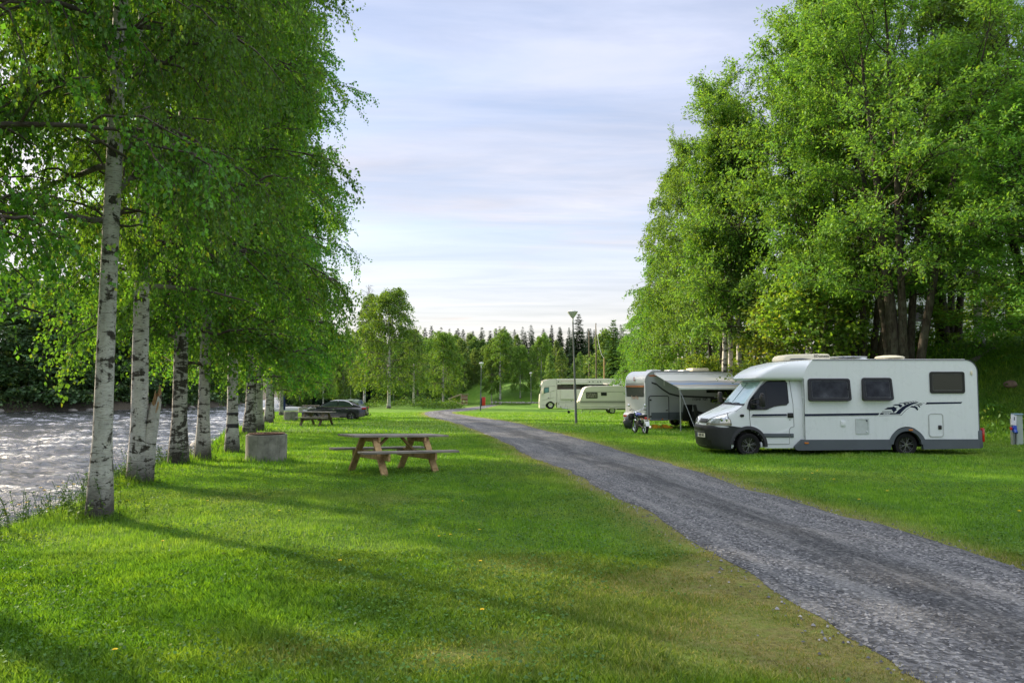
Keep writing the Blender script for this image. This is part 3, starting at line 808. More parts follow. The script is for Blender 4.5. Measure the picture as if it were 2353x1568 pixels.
def rbirch(u, y, rz, sc, label, m=None, tilt=(0, 0)):
    return tree('birch_tree', m or mBm, (B_PALE, L_BIRCH2), label, on_ground(u, y)-Vector((0, 0, .1)), rz, sc, GR, 'birch', tilt)
rbirch(1658, 40, .3, (.8, .8, .9), 'black speckled birch trunk, left of the close pair above the awning', mBh, tilt=(0, R(2)))
rbirch(1674, 40.6, 2.1, (.8, .8, .92), 'black speckled birch leaning right, middle trunk above the awning', mBh, tilt=(0, R(-2)))
rbirch(1697, 40, 4.4, (.85, .85, .95), 'black speckled birch, rightmost and thickest above the awning', mBh)
rbirch(2249, 33, 1.2, (.9, .9, .95), 'pale birch standing alone on the right hand slope above the motorhome roof', mBh)
rbirch(1560, 60, 2.8, (1.0, 1.0, 1.15), 'tall birch with a wispy top sticking out left of the big tree mass')
rbirch(1520, 68, 5.5, (1.0, 1.0, .85), 'birch with hanging branches at the left edge of the right hand trees')
rbirch(1500, 76, 1.9, (1.0, 1.0, .72), 'low rounded birch right of the tall lamp post, over the caravan')
rbirch(1590, 57, 3.9, (1.1, 1.1, .82), 'full bodied birch over the left end of the silver motorhome')
rbirch(1640, 62, .7, (1.1, 1.1, .95), 'birch in the second row over the awning')
rbirch(1475, 88, 4.9, (1.0, 1.0, .66), 'small birch over the rear of the caravan')
GM = 'yellow green saplings under the tall trees'
def maple(u, y, rz, sc, label, up=0):
    return tree('maple_sapling', mM, (B_GREY, L_MAPLE), label, on_ground(u, y)+Vector((0, 0, up-.1)), rz, sc, GM, 'sapling')
maple(1880, 33, .2, (1.1, 1.1, 1.0), 'yellow green sapling above the roof air conditioner of the white motorhome')
maple(1795, 36, 1.7, (1.1, 1.1, .95), 'yellow green sapling over the pod roof of the white motorhome')
maple(1905, 36, 3.3, (1.0, 1.0, 1.0), 'yellow green sapling beside the dark stems')
maple(1608, 42, 4.4, (.7, .7, .6), 'small yellow sapling left of the speckled birch trunks')
maple(1750, 43, 5.4, (.75, .75, .7), 'yellow green sapling right of the speckled birch trunks')
maple(2100, 36, 2.4, (.9, .9, .35), 'dim green sapling between the dark stems')
maple(2290, 40, 1.3, (1.1, 1.1, .55), 'bright green bush below the house on the slope')

# ---- birches out on the far lawn
GL = 'birches scattered over the far lawn'
mBs = make_tree('birch_open', 52, 19, .20, 4.5, 3.9, 54, 8, 7, 7, .22, prof='birch', hang=.78, droop=.6, elev=(25, 68), leafw=.7, gap=.42)
mBl = make_tree('birch_low', 53, 15, .22, 3.0, 5.2, 56, 9, 7, 8, .22, prof='dome', hang=.7, droop=.55, elev=(15, 62), leafw=.75, gap=.33, zmin=2.3)
def lbirch(m, u, v, H, hm, rz, wd, label, tilt=(0, 0)):
    p = at(u, v); s = H/hm
    return tree('birch_tree', m, (B_PALE, L_BIRCH2), label, p-Vector((0, 0, .1)), rz, (s*wd, s*wd, s), GL, 'birch', tilt)
lbirch(mBs, 836, 934, 19.5, 19, .5, 1.0, 'tallest open birch with a leaning white trunk behind the dark car', (0, R(1.5)))
lbirch(mBl, 893, 937, 16.2, 15, 1.8, 1.1, 'broad full birch left of the bend in the gravel road')
lbirch(mBs, 950, 930, 14.6, 19, 3.9, 1.15, 'birch with a pale see through top near the road bend')
lbirch(mBl, 1018, 928, 12.5, 15, 4.5, 1.1, 'birch with drooping twigs standing by the timber structure')
lbirch(mBl, 988, 921, 13, 15, .2, 1.2, 'rounded birch behind the bend, left of the timber structure')
lbirch(mBl, 742, 932, 10.5, 15, 2.6, .95, 'birch over the roof of the dark car, left one')
lbirch(mBl, 790, 922, 14, 15, 3.2, 1.15, 'birch over the rear of the dark car')
lbirch(mBs, 920, 923, 15, 19, 5.1, 1.2, 'birch close behind the broad full one')
lbirch(mBl, 856, 916, 15, 15, 5.9, .8, 'birch further back beside the leaning white trunk')
lbirch(mBl, 866, 919, 9, 15, 1.1, .6, 'slight young birch with a thin white stem on the far lawn')
lbirch(mBl, 668, 938, 13, 15, 4.0, .9, 'bare lower trunk birch beside the blue jacket')
lbirch(mBl, 705, 936, 12, 15, .9, .9, 'brown trunked tree beside the farthest picnic table')
lbirch(mBl, 690, 931, 12, 15, 2.9, .8, 'thin tree at the water, behind the farthest picnic table')
lbirch(mBs, 1149, 918, 15.5, 19, 1.4, 1.3, 'birch with a bright white trunk right of the lamp with the red bin')
lbirch(mBl, 1129, 921, 11.5, 15, 2.2, .7, 'dark stemmed tree between the red bin lamp and the white trunked birch')
lbirch(mBl, 1195, 914, 10, 15, 3.6, .85, 'dark stemmed tree on the low bank left of the third lamp')
lbirch(mBl, 1243, 912, 11.5, 15, 5.7, .8, 'dark stemmed tree in front of the yellowish bank right of the third lamp')

# ---- mixed wood that closes the view
mF1 = make_tree('wood_birch', 61, 15, .16, 1.2, 3.2, 40, 6, 5, 5, .34, prof='birch', hang=.65, droop=.5, elev=(20, 65), leafw=.75, gap=.22, twig_tubes=False)
mF2 = make_tree('wood_broadleaf', 62, 13, .15, .8, 3.4, 40, 6, 5, 5, .36, prof='dome', hang=.4, droop=.4, elev=(15, 65), leafw=.75, gap=.22, twig_tubes=False)
mS1 = make_spruce('spruce_a', 71, 18, 3.1); mS2 = make_spruce('spruce_b', 72, 16, 2.7, 28, 9)
GF = 'trees of the wood that closes the view'; GS = 'spruces of the wood that closes the view'
g = np.random.default_rng(99)
def wood(kind, x, y, top, rz, label, wd=1.0, grp=None):
    m, mats, hm, nm = {'b': (mF1, (B_PALE, L_FAR), 15, 'birch_tree'), 'd': (mF2, (B_GREY, L_FAR), 13, 'broadleaf_tree'), 's': (mS1, (B_DARK, L_SPRUCE), 18, 'spruce_tree'), 't': (mS2, (B_DARK, L_SPRUCE), 16, 'spruce_tree')}[kind]
    z = gz(x, y); s = max(.25, (top-z)/hm)
    return tree(nm, m, mats, label, (x, y, z-.2), rz, (s*wd, s*wd, s), grp or (GS if kind in 'st' else GF), 'spruce' if kind in 'st' else 'tree')
LAB = {'b': 'pale green birch in the wood at the far end of the lawn', 'd': 'dull green broadleaf tree in the wood at the far end of the lawn', 's': 'dark pointed spruce standing above the far wood', 't': 'dark pointed spruce standing above the far wood'}
for (y, u0, u1, du, vt, dv, kinds) in ((156, 690, 1010, 27, 800, 25, 'bddbs'), (163, 1010, 1330, 24, 815, 22, 'dbdbb'), (176, 660, 1480, 25, 793, 17, 'bdsbdt'), (192, 700, 1500, 23, 779, 15, 'sbtdsd'), (218, 760, 1500, 21, 767, 11, 'stbsts'), (246, 820, 1500, 19, 760, 10, 'ststs')):
    u = u0
    while u < u1:
        uu = u+g.uniform(-7, 7); yy = y+g.uniform(-7, 7); k = kinds[int(g.integers(len(kinds)))]
        x = (uu-CX)/FOC*yy
        if y < 164 and 1040 < uu < 1215: yy += 14
        v = vt+g.normal(0, dv*.55)-(8 if k in 'st' else 0)
        wood(k, x, yy, 1.7+(HZ-v)/FOC*yy, g.uniform(0, 6), LAB[k], g.uniform(.85, 1.2)); u += du*g.uniform(.75, 1.25)
wood('s', (1330-CX)/FOC*165, 165, 1.7+(HZ-716)/FOC*165, 1.0, 'tall lone spruce rising behind the lamp post', 1.15)
for u, y, v, k, l in ((1410, 118, 728, 's', 'light green spruce left of the right hand trees'), (1432, 112, 745, 't', 'bushy spruce right of the light green one'), (1393, 126, 770, 'd', 'broadleaf tree beside the leaning utility poles')):
    o = wood(k, (u-CX)/FOC*y, y, 1.7+(HZ-v)/FOC*y, u*.1, l, 1.15)
    if k in 'st':
        c = [c for c in COL.objects if c.parent == o and c.name.startswith('crown')][0]
        c.material_slots[0].link = 'OBJECT'; c.material_slots[0].material = L_PINE
for u, y, v in ((1290, 142, 800), (1262, 140, 812), (1350, 135, 815), (1322, 138, 822)):
    wood('b', (u-CX)/FOC*y, y, 1.7+(HZ-v)/FOC*y, u*.3, 'birch on the bank behind the long truck motorhome', .9, 'birches on the bank behind the truck')
# far bank of the river
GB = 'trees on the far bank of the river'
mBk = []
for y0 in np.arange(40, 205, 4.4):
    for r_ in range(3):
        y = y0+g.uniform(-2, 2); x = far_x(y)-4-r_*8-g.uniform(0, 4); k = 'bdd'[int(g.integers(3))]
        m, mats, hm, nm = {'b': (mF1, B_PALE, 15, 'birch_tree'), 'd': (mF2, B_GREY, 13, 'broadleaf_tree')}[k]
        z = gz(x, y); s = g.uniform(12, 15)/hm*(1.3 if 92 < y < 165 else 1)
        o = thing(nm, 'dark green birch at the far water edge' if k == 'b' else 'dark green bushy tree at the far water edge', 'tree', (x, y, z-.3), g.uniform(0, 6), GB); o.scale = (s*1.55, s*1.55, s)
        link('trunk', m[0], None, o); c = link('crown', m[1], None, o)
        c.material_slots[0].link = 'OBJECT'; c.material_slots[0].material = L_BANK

# ---- brush and tall weeds nobody could count
def leaf_mounds(name, spots, mat, leaf, label, cat, dens=1.0, seed=5):
    g = np.random.default_rng(seed); P, D, N_, LL = [], [], [], []
    for x, y, rx, h in spots:
        n = int(dens*rx*h*90); a = g.uniform(0, 2*pi, n); r = np.sqrt(g.uniform(0, 1, n))*rx
        px, py = x+r*np.cos(a), y+r*np.sin(a); top = h*np.sqrt(np.clip(1-(r/rx)**2*.85, .05, 1))
        pz = ground_z(px, py)+top*g.uniform(.1, 1, n)**.6
        P.append(np.stack([px, py, pz], -1)); d = g.normal(0, .7, (n, 3)); d[:, 2] += .1; D.append(d)
        q = g.normal(0, .6, (n, 3)); q[:, 2] += .9; N_.append(q); LL.append(leaf*g.uniform(.6, 1.3, n))
    P, D, N_, LL = map(np.concatenate, (P, D, N_, LL))
    v, f = leaf_quads(P, D, N_, LL, LL*.6)
    o = link(name, np_mesh(name, v, f), mat); return tag(o, label, cat, kind='stuff')
sp_ = []
for x in np.arange(-24, -9, 1.1): sp_.append((x+g.uniform(-.5, .5), 113+g.uniform(-3, 4), g.uniform(.9, 1.9), g.uniform(.5, 1.1)))
for x in np.arange(-22, -8, 1.6): sp_.append((x, 120+g.uniform(-3, 4), g.uniform(1, 2.2), g.uniform(1., 1.9)))
for k in range(26): sp_.append((g.uniform(-13, -7.5), g.uniform(103, 112), g.uniform(.7, 1.4), g.uniform(.4, .9)))
leaf_mounds('riverside_brush', sp_, leaf_mat('brush_leaf', (.075, .17, .02), .35), .22, 'bright green brush and weeds along the far edge of the lawn', 'brush', 1.4)
sp_ = []
for k in range(420):
    u = g.uniform(1180, 2420); y = g.uniform(27, 75) if u > 1500 else g.uniform(60, 150)
    x = (u-CX)/FOC*y; fd = float(foot_dist(np.array([x]), np.array([y]))[0])
    if fd > .4: sp_.append((x, y, g.uniform(.35, 1.1), g.uniform(.25, 1.0)*(1.6 if fd > 5 else 1)))
leaf_mounds('bank_undergrowth', sp_, leaf_mat('undergrowth_leaf', (.085, .20, .022), .4), .15, 'low leafy undergrowth covering the right hand bank', 'undergrowth', 1.6, 6)
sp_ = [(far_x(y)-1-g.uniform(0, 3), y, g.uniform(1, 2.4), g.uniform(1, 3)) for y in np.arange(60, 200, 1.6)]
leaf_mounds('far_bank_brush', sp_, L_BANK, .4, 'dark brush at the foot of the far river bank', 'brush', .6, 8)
# ================================================================ turf
def trunk_spots():
    return np.array([(o.location.x, o.location.y) for o in COL.objects if o.parent is None and o.get('category') in ('birch', 'tree', 'ring', 'lamp') and o.location.y < 60])
EXTRA_TUFT = [(p1, .45), (p2, .55), (p3, .45), (p4, .4), (p5, .45), (at(572, 1000), .8), (at(592, 988), .8), (at(1324, 975), .35), (at(598, 1062)+Vector((0, .42, 0)), 1.0), (at(664, 966)+Vector((0, .4, 0)), 1.0)]
def scatter(n, y0, y1, g, k=1.15):
    y = np.sqrt(g.uniform(y0*y0, y1*y1, n)); x = g.uniform(-k, k, n)*y; return x, y
_r = at(598, 1062), at(664, 966)
RING = [(_r[0].x, _r[0].y+.42), (_r[1].x, _r[1].y+.4)]
def blades(g, n, y0, y1, h0, w0, segs):
    x, y = scatter(n, y0, y1, g)
    lat, met = road_lat(x, y); bd = bank_x(y)-x
    rg = np.minimum(np.hypot(x-RING[0][0], y-RING[0][1]), np.hypot(x-RING[1][0], y-RING[1][1]))
    keep = (rg > .49) & (met > -.05+g.exponential(.05, n)-.34*g.random(n)*(g.random(n) < .22)) & (bd < .75) & (foot_dist(x, y) < 9)
    x, y, met, bd = x[keep], y[keep], met[keep], bd[keep]
    d = dryness(x, y); cl = fbm(x*1.7, y*1.7, 3, 88); cl2 = fbm(x*6, y*6, 2, 89)
    keep = g.random(len(x)) < np.clip(1.15-.80*d, .12, 1)
    x, y, d, cl, cl2, bd = (a[keep] for a in (x, y, d, cl, cl2, bd))
    n = len(x)
    h = h0*g.uniform(.45, 1.15, n)*(.45+1.1*cl)*(.75+.5*cl2)*(1-.55*d)
    edge = np.exp(-np.clip(-bd, 0, 9)/.45)
    h = h*(1+2.6*edge*g.uniform(.2, 1.2, n))
    for p, r in EXTRA_TUFT:
        q = np.hypot(x-p.x, y-p.y); h = h*(1+1.5*np.exp(-((q-r*.55)/.22)**2)*g.uniform(.2, 1.3, n))
    fd = foot_dist(x, y); h = h*(1+2.2*sstep(-1, 2, fd)*g.uniform(.2, 1, n))
    z = ground_z(x, y)-.012
    az = g.uniform(0, 2*pi, n); lean = g.normal(.45, .28, n)*h
    ld = np.stack([np.cos(az), np.sin(az)], -1); sd_ = np.stack([-ld[:, 1], ld[:, 0]], -1); fa = g.uniform(-.9, .9, n)
    sx = sd_[:, 0]*np.cos(fa)-sd_[:, 1]*np.sin(fa); sy = sd_[:, 0]*np.sin(fa)+sd_[:, 1]*np.cos(fa)
    w = w0*g.uniform(.6, 1.3, n)*(1+.5*edge)
    b = np.stack([x, y, z], -1); s_ = np.stack([sx*w, sy*w, 0*w], -1)
    tip = b+np.stack([ld[:, 0]*lean, ld[:, 1]*lean, h], -1)
    if segs == 1:
        V = np.stack([b-s_, b+s_, tip], 1).reshape(-1, 3); F = np.arange(len(V)).reshape(-1, 3); k = 3
    else:
        m = b+np.stack([ld[:, 0]*lean*.35, ld[:, 1]*lean*.35, h*.62], -1)
        V = np.stack([b-s_, b+s_, m+s_*.75, tip, m-s_*.75], 1).reshape(-1, 3); F = np.arange(len(V)).reshape(-1, 5); k = 5
    return V, F, np.repeat(d, k)
g = np.random.default_rng(2024)
parts = [blades(g, 440000, 3.0, 7.5, .062, .0032, 2), blades(g, 600000, 7.0, 15, .068, .0052, 1), blades(g, 580000, 14, 32, .085, .010, 1), blades(g, 340000, 30, 85, .11, .024, 1)]
Vs, Fs, Ds, o = [], [], [], 0
for V, F, D in parts:
    Vs.append(V); Fs.append(F+o); Ds.append(D); o += len(V)
t = NT('grass_blade'); co = t.coord('Object'); geo = t.n('ShaderNodeNewGeometry'); rnd = geo.outputs['Random Per Island']
n1 = t.noise(co, .8, 4, .6); n2 = t.noise(co, 4.5, 3, .6)
base = t.ramp(n1, [(.30, (.090, .220, .014)), (.50, (.160, .330, .018)), (.68, (.245, .400, .028))])
base = t.mix(t.ramp(n2, [(.38, .55), (.6, 0)]), base, (.058, .180, .016))
base = t.mix(1.0, base, t.ramp(rnd, [(0, (.55, .62, .55)), (.5, (1, 1, 1)), (.9, (1.3, 1.2, 1.05)), (1, (1.9, 1.5, 1.3))]), 'MULTIPLY')
dryc = t.ramp(rnd, [(0, (.16, .15, .05)), (.45, (.24, .26, .05)), (.75, (.33, .29, .12)), (1, (.40, .34, .19))])
base = t.mix(t.math('MULTIPLY', t.attr('dry'), t.ramp(rnd, [(0, .7), (1, 1.5)]), True), base, dryc)
df = t.n('ShaderNodeBsdfDiffuse'); t.l(base, df.inputs[0]); tr = t.n('ShaderNodeBsdfTranslucent'); t.l(t.mix(1, base, (1.5, 1.45, .8), 'MULTIPLY'), tr.inputs[0])
mx = t.n('ShaderNodeMixShader'); mx.inputs[0].default_value = .42; t.l(df.outputs[0], mx.inputs[1]); t.l(tr.outputs[0], mx.inputs[2])
gl = t.n('ShaderNodeBsdfGlossy'); gl.inputs['Roughness'].default_value = .5
m2 = t.n('ShaderNodeMixShader'); m2.inputs[0].default_value = .035; t.l(mx.outputs[0], m2.inputs[1]); t.l(gl.outputs[0], m2.inputs[2])
M_GRASS = t.done(m2.outputs[0])
gr_ = link('grass', np_mesh('grass', np.concatenate(Vs), Fs, {'dry': np.concatenate(Ds)}), M_GRASS)
tag(gr_, 'short green grass of the lawn, patchy and dry along the gravel', 'grass', kind='stuff')
# clover and plantain leaves lying in the turf
x, y = scatter(180000, 3.0, 17, g); lat, met = road_lat(x, y)
k = (fbm(x*.9, y*.9, 3, 120) > .45) & (met > .3) & (bank_x(y)-x < 0) & (dryness(x, y) < .6); x, y = x[k], y[k]
P = np.stack([x, y, ground_z(x, y)+g.uniform(.02, .065, len(x))], -1); a = g.uniform(0, 2*pi, len(x))
D = np.stack([np.cos(a), np.sin(a), g.normal(.05, .25, len(x))], -1); N_ = g.normal(0, .35, D.shape); N_[:, 2] += 1
L_ = g.uniform(.014, .032, len(x)); v, f = leaf_quads(P, D, N_, L_, L_*.95)
tag(link('clover', np_mesh('clover', v, f), leaf_mat('clover_leaf', (.065, .175, .025), .3)), 'small clover leaves spread through the near lawn', 'clover', kind='stuff')
# loose stones on the road and along its edges
x, y = scatter(70000, 3.0, 15, g, 1.1); lat, met = road_lat(x, y)
k = (met < .10+g.exponential(.10, len(x))) & (met < .7) & (g.random(len(x)) < np.where(met > -.15, .5, np.where(np.abs(np.abs(lat)-.42) < .22, .07, .9))); x, y = x[k], y[k]
n = len(x); s_ = g.uniform(.006, .017, n)*(1+.6*(g.random(n) < .06)); zc = ground_z(x, y)+.012
T = np.array([(1, 0, -.2), (.2, .9, -.25), (-.9, .3, -.2), (-.3, -.9, -.22), (.15, .1, .65), (-.2, -.15, .55)])
Vt = T[None]*s_[:, None, None]*g.uniform(.7, 1.3, (n, 1, 3)); a = g.uniform(0, 2*pi, n); c_, q_ = np.cos(a)[:, None], np.sin(a)[:, None]
Vt = np.stack([Vt[..., 0]*c_-Vt[..., 1]*q_, Vt[..., 0]*q_+Vt[..., 1]*c_, Vt[..., 2]], -1)+np.stack([x, y, zc], -1)[:, None]
Ft = np.array([(0, 1, 4), (1, 2, 5), (1, 5, 4), (2, 3, 5), (3, 0, 4), (3, 4, 5)])
F = (Ft[None]+(np.arange(n)*6)[:, None, None]).reshape(-1, 3)
t = NT('loose_stone'); rnd = t.n('ShaderNodeNewGeometry').outputs['Random Per Island']
st = t.ramp(rnd, [(0, (.035, .037, .042)), (.5, (.10, .103, .115)), (.9, (.20, .203, .215)), (1, (.33, .325, .32))])
tag(link('loose_gravel', np_mesh('loose_gravel', Vt.reshape(-1, 3), F), t.done(t.pbr(st, .7, 0, .35))), 'loose grey stones strewn over the gravel road', 'gravel', kind='stuff')

# tall weeds on the brink of the river
def weeds(name, spots, label, seed):
    g = np.random.default_rng(seed); P, D, N_, LL = [], [], [], []
    SV, SF, o = [], [], 0; FP = []
    for x, y, h in spots:
        z = gz(x, y)-.02; k = 6; a = g.uniform(0, 2*pi); ln = g.uniform(.05, .35)*h
        s = np.linspace(0, 1, k); pts = np.stack([x+cos(a)*ln*s**2, y+sin(a)*ln*s**2, z+h*s], -1)
        v, f, r = tubes(pts[None], np.full((1, k), .0035), 3); SV.append(v); SF.append(f+o); o += len(v)
        m = int(8+h*26); q = g.uniform(.1, 1, m); lp = np.stack([np.interp(q, s, pts[:, c]) for c in range(3)], -1)
        b = g.uniform(0, 2*pi, m); d = np.stack([np.cos(b), np.sin(b), g.normal(.05, .35, m)], -1)
        P.append(lp); D.append(d); nn = g.normal(0, .35, (m, 3)); nn[:, 2] += 1; N_.append(nn); LL.append(g.uniform(.035, .085, m)*(1.15-.5*q))
    P, D, N_, LL = map(np.concatenate, (P, D, N_, LL)); v, f = leaf_quads(P, D, N_, LL, LL*.5)
    V = np.concatenate(SV+[v]); F = np.concatenate(SF+[f+o])
    return tag(link(name, np_mesh(name, V, F), leaf_mat(name+'_leaf', (.060, .150, .022), .38)), label, 'weeds', kind='stuff')
sp_ = []
for k in range(520):
    y = 3.4+g.random()**1.4*27; x = bank_x(y)+g.normal(.05, .35)-.15; sp_.append((x, y, g.uniform(.18, .62)*(1.2 if g.random() < .15 else .8)))
for k in range(330):
    y = g.uniform(6.5, 21); x = bank_x(y)+g.uniform(-.1, .75); sp_.append((x, y, g.uniform(.2, .55)))
for p, n_ in ((p1, 26), (p2, 24), (p3, 18), (p4, 14), (p5, 12)):
    for k in range(n_): sp_.append((p.x+g.normal(-.12, .28), p.y+g.normal(-.05, .25), g.uniform(.2, .6)))
weeds('bank_weeds', sp_, 'leafy weeds and tall grass along the brink of the river bank', 31)
# yellow flowers among them and dandelions in the lawn: each a plant of its own
M_STEM = plain('flower_stem', (.10, .19, .03), .7); M_YEL = plain('dandelion_petal', (.85, .62, .02), .7); M_ORG = plain('hawkbit_petal', (.85, .58, .015), .7)
def flower_mesh(h, r):
    s = MB().tube([(0, 0, 0), (.02*h/.15, .01, h*.5), (.045*h/.15, .0, h)], [.0026, .0024, .0022], 5); f = MB(); c = (.045*h/.15, 0, h)
    for ring, (rr, up, n) in enumerate(((r, .25, 13), (r*.72, .6, 11), (r*.4, 1.0, 7))):
        for i in range(n):
            a = 2*pi*i/n+ring*.3; d = Vector((cos(a), sin(a), up)).normalized(); q = Vector((-sin(a), cos(a), 0))
            b = Vector(c); f.add([b, b+d*rr*.6+q*rr*.16, b+d*rr, b+d*rr*.6-q*rr*.16], [(0, 1, 2, 3)])
    return s, f
def flower(loc, h, r, mat, label, group, name='dandelion'):
    o = thing(name, label, 'flower', loc, g.uniform(0, 6), group); s, f = flower_mesh(h, r)
    s.build('stem', M_STEM, o); f.build('flower_head', mat, o); return o
DAN = [(378, 1259, 'dandelion alone in the sunny left part of the lawn'), (260, 1529, 'big dandelion close to the lower left edge of the lawn'), (784, 1339, 'tall stalked dandelion in the middle of the left lawn'), (651, 1204, 'dandelion beyond the tall stalked one, left of the picnic table foot'), (475, 1161, 'dandelion in the shade strip near the broken double birch'), (1060, 1160, 'dandelion on the shaded lawn right below the near picnic table'),
       (1098, 1232, 'dandelion halfway between the near picnic table and the camera'), (1014, 1246, 'left one of two dandelions standing side by side'), (1028, 1243, 'right one of two dandelions standing side by side'), (1110, 1308, 'dandelion growing low beside a dark tuft'), (1112, 1429, 'dandelion nearest the camera in the middle of the lawn')]
for u, v, l in DAN: flower(at(u, v+6), .10 if 'tall' not in l else .2, .019, M_ORG if u in (784, 1112) else M_YEL, l, 'dandelions in the near lawn')
for k, (u, v, l) in enumerate([(1879, 1090, 'farthest dandelion of the loose cluster before the white motorhome'), (1870, 1096, 'small dandelion in the loose cluster before the white motorhome'), (1849, 1110, 'leftmost dandelion of the loose cluster before the white motorhome'), (1915, 1110, 'tallest dandelion of the loose cluster before the white motorhome'), (2044, 1140, 'dandelion in the grass strip below the rear wheel of the white motorhome'), (1976, 1160, 'dandelion in the grass strip near the far edge of the gravel'), (2339, 1190, 'dandelion at the right edge of the picture beyond the gravel')]):
    flower(at(u, v+4), .11, .028, M_YEL, l, 'dandelions beyond the gravel road')
for k in range(26):
    y = g.uniform(6.8, 12); x = bank_x(y)+g.uniform(-.25, .5); flower((x, y, gz(x, y)), g.uniform(.3, .5), .024, M_YEL, 'yellow wildflower among the weeds on the river brink', 'yellow wildflowers on the river brink', 'wildflower')
# ---- stones on the bank
def rock_mb(g, r):
    b = MB().ball((0, 0, 0), (r*g.uniform(.8, 1.4), r*g.uniform(.7, 1.1), r*g.uniform(.5, .8)), 12, 8)
    o = g.uniform(0, 99, 3)
    for i, p in enumerate(b.v):
        q = np.array(p)/r; k = 1+.5*(vnoise(q[0]*1.4+o[0], q[1]*1.4+q[2]*1.1+o[1], 3)-.5)+.25*(vnoise(q[0]*3+o[2], q[1]*3+q[2]*2.6, 4)-.5); b.v[i] = tuple(np.array(p)*k)
    return b
t = NT('boulder'); co = t.coord('Object'); M_ROCK = t.done(t.pbr(t.ramp(t.noise(co, 5, 6, .65), [(.3, (.10, .095, .085)), (.55, (.25, .235, .21)), (.75, (.40, .38, .34))]), .8, 0, .3, t.bump(t.noise(co, 16, 5, .7), .6, .04)))
for k in range(30):
    y = 24+k*.55+g.uniform(-.5, .5); d = g.uniform(.7, 2.3); x = bank_x(y)-d; r = g.uniform(.22, .55)
    o = rock_mb(g, r).build('boulder', M_ROCK, None, True); o.location = (x, y, max(gz(x, y), float(water_z(y))-.05)+r*.12); o.rotation_euler = (0, 0, g.uniform(0, 6))
    tag(o, 'grey boulder of the riprap between birch trunks and river', 'rock', 'boulders piled on the near river bank')
for k in range(14):
    y = g.uniform(90, 150); x = far_x(y)+g.uniform(-.5, 2.5); r = g.uniform(.4, .9)
    o = rock_mb(g, r).build('boulder', M_ROCK, None, True); o.location = (x, y, float(water_z(y))+.1); tag(o, 'pale boulder at the water line of the far bank', 'rock', 'boulders along the far bank')
for k in range(34):
    t_ = k/33; u = 1128+t_*112+g.uniform(-2, 2); y = 150-t_*6+g.uniform(-1, 1); x = (u-CX)/FOC*y; r = g.uniform(.16, .36)
    o = rock_mb(g, r).build('boulder', M_ROCK, None, True); o.location = (x, y, gz(x, y)+r*.25); tag(o, 'pale stone in the row at the foot of the yellowish bank', 'rock', 'stones lining the foot of the low bank')
# ================================================================ vehicles: shared materials
M_WHITE = plain('white_gelcoat', (.70, .735, .755), .30, 0, .5, .2, .018, 1.0)
t = NT('white_side_panel'); co = t.coord('Object'); mp = t.n('ShaderNodeMapping'); mp.inputs['Scale'].default_value = (5, 5, .55); t.l(co, mp.inputs[0])
stk = t.ramp(t.noise(mp.outputs[0], 2.0, 5, .65), [(.48, 0), (.8, .30)]); M_PANEL = t.done(t.pbr(t.mix(stk, (.70, .735, .755), (.54, .57, .57)), t.ramp(t.noise(co, 3, 4), [(.3, .22), (.7, .38)]), 0, .5, t.bump(t.noise(co, 1.1, 2), .05, .02), .15))
M_CREAM = plain('aged_cream_plastic', (.72, .66, .50), .5, 0, .4, 0, .06)
M_IVORY = plain('ivory_paint', (.70, .66, .56), .35, 0, .5, .2, .05, 1.2)
M_SILVER = plain('silver_paint', (.60, .60, .60), .42, .08, .5, .1, .06, 1.3)
M_DGREY = plain('charcoal_plastic', (.024, .025, .028), .48, 0, .4, 0, .15)
M_BLACKP = plain('black_plastic', (.012, .012, .013), .42, 0, .4, 0, .1)
M_SKIRT = plain('grey_skirt', (.095, .11, .125), .55, 0, .3, 0, .08, 2)
M_TYRE = plain('tyre_rubber', (.014, .014, .015), .85, 0, .2, 0, .25, 20, .3)
M_ALLOY = plain('bright_alloy', (.62, .63, .64), .22, .9, .5, 0, .05)
M_BALLOY = plain('black_alloy', (.010, .010, .011), .25, 0, .5, .3, .05)
M_CHROME = plain('chrome', (.75, .76, .78), .08, 1, .5, 0, .02)
M_NAVY = plain('navy_decal', (.005, .010, .036), .55, 0, .2, 0, .1)
M_SEAM = plain('panel_gap', (.03, .033, .036), .8)
M_RED = plain('red_lens', (.45, .012, .012), .15, 0, .6, .3, .1)
M_ORANGE = plain('amber_lens', (.55, .16, .01), .2, 0, .6, .2, .1)
M_GLASS = glass('dark_glass', (.012, .014, .015), .03)
t = NT('acrylic_pane'); M_PANE = t.done(t.pbr(t.ramp(t.noise(t.coord('Object'), 3.2, 5, .65), [(.4, (.006, .007, .008)), (.62, (.028, .031, .036)), (.75, (.07, .075, .085))]), .05, 0, .28))
M_BLIND = glass('blind_behind_glass', (.032, .038, .033), .10)
t = NT('insulated_windscreen'); co = t.coord('Object'); M_WSCR = t.done(t.pbr(t.ramp(t.noise(co, 2.2, 4), [(.3, (.34, .52, .54)), (.7, (.50, .66, .67))]), .10, .1, .6, t.bump(t.noise(co, 7, 3), .25, .02), .4))
M_LENS = plain('clear_lamp_lens', (.62, .64, .64), .06, .55, .7, .5, .25, 14)
M_PLATE = plain('plate_white', (.70, .68, .58), .45)
M_BLUE = plain('eu_blue', (.02, .05, .35), .4)
M_LETTER = plain('black_letter', (.02, .02, .022), .5)
M_STEEL = plain('galvanised_steel', (.36, .38, .39), .42, .75, .5, 0, .15, 8)

